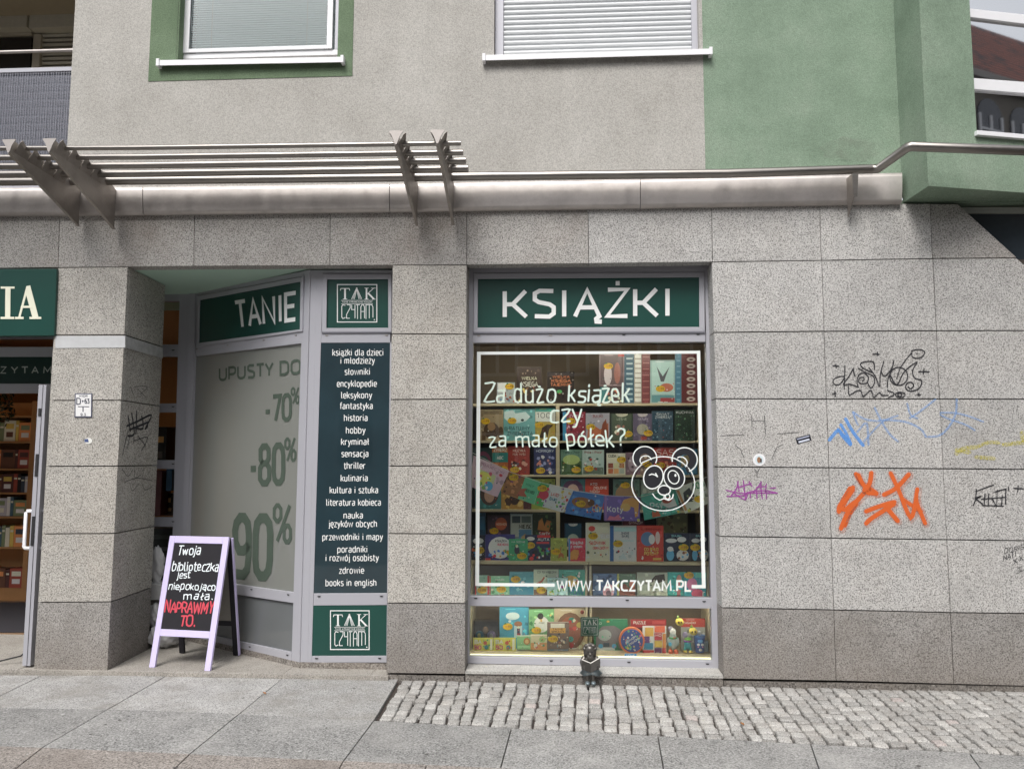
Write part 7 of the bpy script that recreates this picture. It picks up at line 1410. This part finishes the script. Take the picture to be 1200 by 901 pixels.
decal('graffiti', 'faded yellow spray marks at the right edge of the wall', lambda mb: strokes_px(mb, [[ZA(350, 455), ZA(380, 435), ZA(430, 430)], [ZA(350, 440), ZA(400, 450)], [ZA(440, 425), ZA(480, 410), ZA(520, 412)], [ZA(540, 420), ZA(580, 415), ZA(620, 410)], [ZA(615, 370), ZA(620, 400)], [ZA(430, 470), ZA(500, 475)]], PK, 4.5, yel, .001))
gryp = alpha_paint('grey_marker', (.10, .10, .10), .9, 200)
decal('graffiti', 'thin grey marker face with letter H on the right wall', lambda mb: strokes_px(mb, [[ZB_(183, 390), ZB_(186, 450)], [ZB_(252, 392), ZB_(256, 490)], [ZB_(186, 420), ZB_(254, 420)], [ZB_(20, 498), ZB_(145, 493)], [ZB_(318, 488), ZB_(430, 480)], [ZB_(97, 548), ZB_(125, 570), ZB_(142, 612)], [ZB_(350, 543), ZB_(315, 560), ZB_(293, 615)], [ZB_(198, 672), ZB_(212, 692), ZB_(225, 672)], [ZB_(212, 692), ZB_(212, 718)]], PK, .9, gryp, .001, sm=False))
decal('graffiti', 'black marker graffiti near the right edge of the wall', lambda mb: strokes_px(mb, [[ZA(430, 600), ZA(428, 640), ZA(418, 665)], [ZA(428, 608), ZA(500, 582)], [ZA(425, 635), ZA(450, 628), ZA(430, 640), ZA(455, 660)], [ZA(465, 620), ZA(462, 660)], [ZA(450, 640), ZA(545, 632)], [ZA(480, 618), ZA(478, 668)], [ZA(495, 640), ZA(512, 668), ZA(515, 605)], [ZA(505, 610), ZA(550, 598), ZA(548, 660)], [ZA(535, 625), ZA(532, 668)], [ZA(455, 665), ZA(540, 668)], [ZA(560, 590), ZA(562, 605)], [ZA(582, 595), ZA(620, 598)], [ZA(600, 585), ZA(598, 610)]], PK, 1.2, blk, .001, sm=False))
def tiny(mb):
    for s, x0, y0, x1, y1 in (('DORIS', 1177, 640, 1199, 645), ('NATI', 1176, 648, 1190, 654), ('XX', 1188, 652, 1199, 658), ('ZL', 1192, 664, 1200, 669)): text(mb, s, tquad(PK, x0, y0+3, x1, y1+3, y0-2, y1-2), blk, 1.3, lift=.001, hand=True)
decal('graffiti', 'tiny black handwriting at the right edge of the wall', tiny)
PSD = Pl(Vector(sidepl.p)+sidepl.n*(-.0), sidepl.n)
if (CAM-PSD.p).dot(PSD.n) < 0: PSD = Pl(PSD.p, -PSD.n)
PSD.p = PSD.p+PSD.n*.0015
ZC_ = lambda x, y: (x/3.467, 280+y/3.467)
def side(mb, lines, wpx, m):
    for k, L in enumerate(lines):
        P = [PSD.at(*p)+PSD.n*(.0006+.0002*k) for p in L]; o = P[0]; ax_ = Vector((-PSD.n.y, PSD.n.x, 0)); p2 = smooth2([((p-o).dot(ax_), p.z-o.z) for p in P], 3); vs, fs = ribbon2(p2, wpx*.0064, True); flat(mb, vs, fs, lambda u, v: o+ax_*u+Vector((0, 0, v)), m)
def sg1(mb):
    side(mb, [[ZC_(520, 720), ZC_(530, 780)], [ZC_(515, 760), ZC_(560, 740), ZC_(615, 715), ZC_(590, 770), ZC_(600, 760)], [ZC_(535, 710), ZC_(545, 790), ZC_(520, 800)], [ZC_(555, 700), ZC_(552, 790)], [ZC_(525, 775), ZC_(600, 745)], [ZC_(540, 765), ZC_(580, 770), ZC_(575, 720)]], 2.6, blk)
    side(mb, [[ZC_(520, 780), ZC_(508, 830), ZC_(498, 878)], [ZC_(528, 790), ZC_(518, 850)], [ZC_(545, 820), ZC_(600, 805), ZC_(575, 860)], [ZC_(560, 800), ZC_(590, 840)], [ZC_(545, 790), ZC_(542, 830)]], 1.1, blk)
decal('graffiti', 'black dripping graffiti on the side of the left pillar', sg1)
decal('graffiti', 'faint grey scribbles on the side of the left pillar', lambda mb: (side(mb, [[ZC_(530, 600), ZC_(545, 640)], [ZC_(545, 600), ZC_(600, 600), ZC_(570, 630)], [ZC_(560, 610), ZC_(590, 640)]], .8, gryp), side(mb, [[(143, 549), (150, 558), (156, 549)], [(158, 550), (158, 560), (165, 556)], [(168, 548), (167, 562)], [(146, 565), (160, 560), (178, 563)], [(152, 566), (155, 575), (163, 566)], [(166, 566), (170, 574), (178, 570)]], .9, gryp)))

# ------------------------------------------------------------------ steel tube canopy and rail
cn = thing('tube_canopy', 'stainless canopy of five tubes on pointed brackets above the shop, lowest tube continuing as rail', 'canopy', (-2.5, -.05, W(300, 230, 0).z))
TUB = [(-.73, .0165, [(-60, 174.5), (160, 173.4), (540.2, 168)]), (-.59, .0205, [(-60, 185.2), (160, 184), (542.8, 178.8)]), (-.45, .0245, [(-60, 195.5), (160, 194), (546, 188.4)]), (-.31, .0275, [(-60, 205), (160, 203.4), (548.7, 197.8)])]
def level(pts, Y): z = sum(W(x, y, Y).z for x, y in pts)/len(pts); return z
tz = []
for Y, r, pts in TUB:
    P = [W(x, y, Y) for x, y in pts]; tz.append((Y, sum(p.z for p in P)/len(P), r)); MB().tube([(-7.5, Y, P[0].z-(P[2].z-P[0].z)*.5), P[0], P[1], P[2]], r, 'tube', 16).build('tube', cn)
Y5_ = -.17; P = [W(x, y, Y5_) for x, y in ((-60, 213.5), (160, 211.7), (545, 207), (850, 203.5), (1020, 198.2), (1029, 197.8))]
zr = P[-1].z; q1 = G(1065, 171.8, zr); q2 = G(1200, 176.8, zr); q3 = q2+(q2-q1)*3
tz.append((Y5_, (P[1].z+P[2].z)/2, .030))
MB().tube([(-7.5, Y5_, P[0].z)]+P+[q1-(q1-P[-1])*.04, q1+(q2-q1)*.02, q2, q3], .033, 'tube', 18).build('tube', cn)
def bracket(pxbot, pybot, webpx):
    """pointed gutter-section bracket; its tip is under the flashing, its front end at the outer tube"""
    b = W(pxbot, pybot, -.048); X = b.x; o = MB(); th = .005
    zf_ = tz[0][1]
    tip = Vector((X, -.85, zf_-.070)); low = b
    zt_top = [z+r+.006 for (Y, z, r) in tz]
    # web: straight lower edge, upper edge stepping up from tube to tube
    poly = [(-.048, low.z), (-.85, tip.z), (-.855, zt_top[0]+.004)]
    for k, (Y, z, r) in enumerate(tz):
        poly += [(Y-.055+.0, z+r+.012), (Y+.055, z+r*.2)] if k == 0 else [(Y-.07, z+r*1.0+.012), (Y+.055, z+r*.2)]
    poly += [(-.048, tz[-1][1]-.02)]
    web = MB(); web.prism([Vector((X-th/2, y, z)) for y, z in poly], (th, 0, 0), 'fin'); wb_ = web.build('bracket_web', cn)
    fl = MB(); a_, c_ = Vector((0, -.048, low.z)), Vector((0, -.85, tip.z)); 
    fl.hexa([Vector((X-.011, a_.y, a_.z-.004)), Vector((X+.011, a_.y, a_.z-.004)), Vector((X+.011, c_.y, c_.z-.004)), Vector((X-.011, c_.y, c_.z-.004)), Vector((X-.011, a_.y, a_.z)), Vector((X+.011, a_.y, a_.z)), Vector((X+.011, c_.y, c_.z)), Vector((X-.011, c_.y, c_.z))], 'fin'); fl.build('bracket_flange', cn)
    # curved wings between the tubes, seen as dark teeth
    for k in range(4):
        Y0_, z0_, r0_ = tz[k]; Y1_, z1_, r1_ = tz[k+1]
        for s_ in (1, -1):
            wg = MB(); ya_, yb_ = Y0_-.075, Y0_+.055; zb = z0_-.055; ztp = z0_+r0_+.016
            prof = [(0.0, zb), (.014, zb+.026), (.040, ztp-.012), (.058, ztp)]
            v = [Vector((X+s_*px_, ya_, z)) for px_, z in prof]+[Vector((X+s_*px_*.5, yb_, z-(z-zb)*.55)) for px_, z in prof]
            v2 = [p+Vector((s_*.0, 0, .004)) for p in v]
            f = [(i, i+1, i+5, i+4) for i in range(3)]; f2 = [(8+i, 12+i, 13+i, 9+i) for i in range(3)]
            wg.add(v+v2, f+f2+[(0, 4, 12, 8), (3, 11, 15, 7), (0, 8, 9, 1), (1, 9, 10, 2), (2, 10, 11, 3), (4, 5, 13, 12), (5, 6, 14, 13), (6, 7, 15, 14)], 'fin'); wg.build('bracket_wing', cn)
    cp_ = MB(); zt_ = zf_+.022
    pr = [(-.046, zt_), (.046, zt_), (.046, zt_-.008), (.030, zt_-.030), (.018, zt_-.058), (.006, zt_-.092), (-.006, zt_-.092), (-.018, zt_-.058), (-.030, zt_-.030), (-.046, zt_-.008)]
    cp_.prism([Vector((X+a, -.862, z)) for a, z in pr], (0, .006, 0), M['endplate']); cp_.build('bracket_end_plate', cn)
for x, y in ((92, 265), (133.5, 268.5)): bracket(x, y, 0)
for x, y in ((488.7, 264.5), (531.2, 263.5)): bracket(x, y, 0)
b = W(993.5, 254.5, -.048); zt_ = tz[-1][1]
sb = MB(); c = W(996, 200, Y5_)
sb.prism([Vector((b.x, -.048, b.z)), Vector((b.x, -.175, b.z+.11)), Vector((b.x, -.19, c.z-.03)), Vector((b.x, -.12, c.z-.018)), Vector((b.x, -.048, c.z-.018))], (.006, 0, 0), 'fin'); sb.prism([Vector((b.x-.0, -.176, b.z+.11)), Vector((b.x+.026, -.176, b.z+.11)), Vector((b.x+.034, -.191, c.z-.028)), Vector((b.x-.012, -.191, c.z-.028))], (0, .004, 0), 'tube'); sb.build('rail_bracket', cn)

# ------------------------------------------------------------------ inside the entrance, seen through the door
def ibook(X, Y, z, w_, h_, col, label, art=(), th=.16):
    p = Vector((X, Y, z)); q = [Vector((X, Y, z+h_)), Vector((X+w_, Y, z+h_)), Vector((X+w_, Y, z)), Vector((X, Y, z))]; mb = MB().prism(q, (0, th, 0), ink(col)); o = mb.build('book', origin=p); tag(o, label, 'book', 'books on the shelves inside the entrance')
    m = MB()
    for a_ in art:
        if a_[0] == 'b': _, u0, v0, u1, v1, cc = a_; m.prism([bil(q, u0, v1)+Vector((0, -.001, 0)), bil(q, u1, v1)+Vector((0, -.001, 0)), bil(q, u1, v0)+Vector((0, -.001, 0)), bil(q, u0, v0)+Vector((0, -.001, 0))], (0, .0006, 0), ink(cc))
    if m.v: m.build('cover_print', o)
YI = 2.7
ib = thing('bookcase', 'warm wooden bookcase inside the entrance, seen through the open door', 'bookcase', (W(0, 600, YI).x, YI, 0))
xi1 = W(36.5, 600, YI).x; xi0 = xi1-2.2
zz_ = [W(18, y, YI).z for y in (689, 641, 605, 577, 549, 517, 487)]
for z in zz_[1:]: MB().box(xi0, xi1-.06, YI, YI+.3, z-.02, z, 'wood_warm').build('shelf', ib, bevel=.002)
MB().box(xi1-.06, xi1, YI-.005, YI+.3, .003, 2.2, 'wood_warm').build('side_panel', ib, bevel=.003); MB().box(xi0, xi1, YI+.302, YI+.32, .003, 2.2, 'inner_wall').build('back_panel', ib); MB().box(xi0, xi1-.061, YI, YI+.3, .003, zz_[0], 'wood_warm').build('plinth', ib)
cols = ['#8a3a2c', '#d8c8a8', '#2c3a4a', '#c87a3a', '#e0d8c8', '#4a2c2c', '#6a7a5a', '#1c1c22', '#b8a03c', '#a0a0a8', '#5a3a2c', '#3a5a6a']
names = {'#8a3a2c': 'brick red', '#d8c8a8': 'cream', '#2c3a4a': 'slate blue', '#c87a3a': 'orange', '#e0d8c8': 'off-white', '#4a2c2c': 'maroon', '#6a7a5a': 'sage green', '#1c1c22': 'black', '#b8a03c': 'mustard', '#a0a0a8': 'silver grey', '#5a3a2c': 'brown', '#3a5a6a': 'dusty blue'}
rng = random.Random(3)
ordn = ['lowest', 'second lowest', 'third', 'fourth', 'fifth', 'sixth', 'top']
for si, z in enumerate(zz_[:-1]):
    x = xi1-.07; k = 0; gap = (zz_[si+1]-z)-.045
    while x > xi1-1.0:
        face = rng.random() < .35; w_ = rng.uniform(.13, .17) if face else rng.uniform(.025, .05); h_ = min(gap, .24)*rng.uniform(.8, .98); c_ = cols[(k*5+si*3) % 12]; k += 1
        x -= w_+.004
        inside = x+w_ > xi1-.75
        if not inside: continue
        ibook(x, YI+.03, z+.001, w_, h_, c_, '%s book %d from the right post, %s shelf inside the entrance' % (names[c_], k, ordn[si]), [('b', .15, .6, .85, .85, cols[(k+si) % 12]), ('b', .2, .2, .8, .45, cols[(k*3+1) % 12])] if face else [('b', .1, .7, .9, .8, '#d8c8a8')])
mt_ = MB(); q = [G(-60, 706, .003), G(46, 706, .003), G(46, 741, .003), G(-60, 741, .003)]; mt_.prism([p+Vector((0, 0, .008)) for p in q], (0, 0, -.008), 'mat'); tag(mt_.build('door_mat', origin=q[3]), 'dark ribbed door mat inside the entrance', 'door mat')
# hanging plant in the entrance
rp = random.Random(5); hp = thing('hanging_plant', 'trailing dark leaved plant hanging inside the entrance', 'plant', W(10, 470, 1.9))
lf_ = MB(); stm = MB()
for i in range(9):
    x0_ = W(rp.uniform(-10, 24), 470, 1.9); L_ = rp.uniform(.12, .42); pts = [x0_+Vector((rp.uniform(-.02, .02), rp.uniform(-.05, .05), .14-L_*t/4)) for t in range(5)]; stm.tube(pts, .003, ink('#2c2418'), 5)
    for p in pts:
        for _ in range(4):
            c_ = p+Vector((rp.uniform(-.05, .05), rp.uniform(-.05, .05), rp.uniform(-.05, .05))); a_ = Vector((rp.uniform(-1, 1), rp.uniform(-1, 1), rp.uniform(-1, 1))).normalized()*.03; b_ = a_.cross(Vector((rp.random(), rp.random(), rp.random()))).normalized()*.014
            lf_.add([c_-a_, c_+b_, c_+a_, c_-b_], [(0, 1, 2, 3)], ink('#1c2814'))
lf_.build('leaves', hp, kind='stuff'); stm.build('stem', hp)
# things seen through the narrow window
def nbox(x0, y0, x1, y1, Y, m, nm, label, cat, d=.2, art=()):
    a, b = W(x0, y1, Y), W(x1, y0, Y); mb = MB().box(a.x, b.x, Y, Y+d, a.z, b.z, m if not isinstance(m, str) or m in M else ink(m)); o = mb.build(nm, origin=((a.x+b.x)/2, Y, a.z), bevel=.003); tag(o, label, cat)
    if art:
        am = MB()
        for u0, v0, u1, v1, cc in art: am.box(a.x+(b.x-a.x)*u0, a.x+(b.x-a.x)*u1, Y-.002, Y-.0005, a.z+(b.z-a.z)*v0, a.z+(b.z-a.z)*v1, ink(cc))
        am.build('front_detail', o)
nbox(150, 500, 196, 541, 2.0, '#1a1714', 'dark_cabinet', 'black cabinet with an orange label behind the third pane of the narrow window', 'cabinet', .3, ((.72, .55, .92, .72, '#c8883a'), (.60, .1, .9, .3, '#4a4038')))
nbox(197, 500, 212, 538, 2.3, '#5a2c16', 'book_stack', 'reddish stacked books behind the third pane of the narrow window', 'books', .3, ((.1, .1, .9, .2, '#8a3a2c'), (.1, .3, .9, .4, '#c87a3a'), (.1, .5, .9, .62, '#4a2c2c'), (.1, .7, .9, .8, '#d8a87a'), (.2, .05, .7, .09, '#2c3a4a')))
nbox(150, 551, 190, 604, 2.0, '#4a2226', 'garment', 'dark red cloth hanging behind the fourth pane of the narrow window', 'cloth', .2, ((.5, 0, .56, 1, '#2c1416'), (.75, 0, .8, 1, '#2c1416')))
nbox(194, 549, 202, 575, 2.05, '#1f4a6a', 'folder', 'blue folder behind the fourth pane of the narrow window', 'folder', .2)
nbox(191, 578, 204, 604, 2.15, '#3a2a1c', 'basket', 'brown basket behind the fourth pane of the narrow window', 'basket', .2, ((.2, .6, .7, .8, '#c88a4a'), (.3, .2, .8, .35, '#8a6a4a')))
nbox(150, 619, 206, 734, 1.5, '#26282a', 'crate_stack', 'dark stacked crates behind the lowest pane of the narrow window', 'crates', .3, tuple((.1, .05+.12*i, .95, .09+.12*i, '#4a4e50') for i in range(8)))

# ------------------------------------------------------------------ the other side of the street, seen only as reflections
def rooftile(c):
    m, n, b = newmat('clay_roof_tiles'); p = pos(n, (.35, 1, 1)); w_ = nd(n, 'ShaderNodeTexWave'); w_.bands_direction = 'Y'; w_.inputs['Scale'].default_value = 1.4; w_.inputs['Distortion'].default_value = 2.5; w_.inputs['Detail'].default_value = 3; n.links.new(p, w_.inputs['Vector'])
    k = noise(n, pos(n), 1.1, 5, .7); cc = mix(n, ramp(n, w_.outputs['Fac'], [(0, [x*.25 for x in c]), (.6, c)]), (.035, .03, .032), ramp(n, k, [(.5, 0), (.62, .9)])); n.links.new(cc, b.inputs['Base Color']); b.inputs['Roughness'].default_value = .9; return m
def tenement(x0, x1, y, zeave, zridge, wall, roofc, label, nx, rows):
    t = thing('tenement', label, 'building', ((x0+x1)/2, y, GZ))
    MB().box(x0, x1, y-9, y, GZ, zeave, plain(wall, .9, name='opposite_wall', var=.2, sc=1.5)).build('wall', t)
    r = MB(); ym = y-4.5; a = [Vector((x0, y+.35, zeave-.1)), Vector((x1, y+.35, zeave-.1)), Vector((x1, ym, zridge)), Vector((x0, ym, zridge)), Vector((x0, y-9.3, zeave-.1)), Vector((x1, y-9.3, zeave-.1))]
    r.add(a, [(0, 1, 2, 3), (3, 2, 5, 4), (0, 3, 4), (1, 5, 2), (0, 4, 5, 1)], rooftile(roofc)); ro = r.build('roof', t)
    g = MB(); g.box(x0, x1, y, y+.45, zeave-.35, zeave-.101, plain((.28, .26, .24), .7, name='cornice')); g.box(x0, x1, y, y+.2, zeave-3.2, zeave-3.0, plain((.28, .26, .24), .7, name='cornice')); g.build('cornice', t)
    wm, gl = plain((.6, .6, .62), .5, name='white_frame_far'), plain((.02, .022, .03), .1, name='far_glazing')
    W0 = None
    for k, (zz, hh, arch) in enumerate(rows):
        W0 = None
        for i in range(nx):
            X = x0+(i+.5)*(x1-x0)/nx; ww = .62
            if W0 is None:
                m = MB(); pr = [(-ww, 0), (ww, 0), (ww, hh)]+([(ww*math.cos(a*math.pi/8), hh+ww*math.sin(a*math.pi/8)) for a in range(1, 8)] if arch else [])+[(-ww, hh)]
                m.prism([Vector((a, 0, b)) for a, b in pr], (0, -.05, 0), gl)
                for q_ in ((-ww, -.0, -ww+.1, hh), (ww-.1, 0, ww, hh), (-ww+.1, 0, ww-.1, .1), (-.05, .1, .05, hh), (-ww+.1, hh*.62, -.05, hh*.62+.08), (.05, hh*.62, ww-.1, hh*.62+.08)): m.box(q_[0], q_[2], .001, .05, q_[1], q_[3], wm)
                W0 = m.build('window', t); o = W0
            else: o = W0.copy(); COL.objects.link(o); o.parent = t
            o.location = Vector((X, y+.06, zz))-wloc(t)
    for cx in (x0+(x1-x0)*.08, x0+(x1-x0)*.8): MB().box(cx-.4, cx+.4, ym-.4, ym+.4, zridge-.5, zridge+1.1, plain((.22, .1, .07), .9, name='chimney_brick')).build('chimney', ro)
    return t
tenement(12.5, 40, -14, 14.9, 20.6, (.17, .15, .125), (.24, .075, .05), 'brown stone tenement with red tiled roof opposite, reflected in the bay window', 16, [(1.2, 1.7, False), (4.4, 1.7, False), (7.4, 1.7, False), (12.0, 1.5, True)])
tenement(-30, 11.8, -17, 9.5, 12, (.30, .29, .27), (.16, .08, .06), 'pale tenement across the street, seen only as a reflection in the shop glass', 20, [(1.2, 1.7, False), (4.0, 1.6, False), (6.9, 1.5, False)])
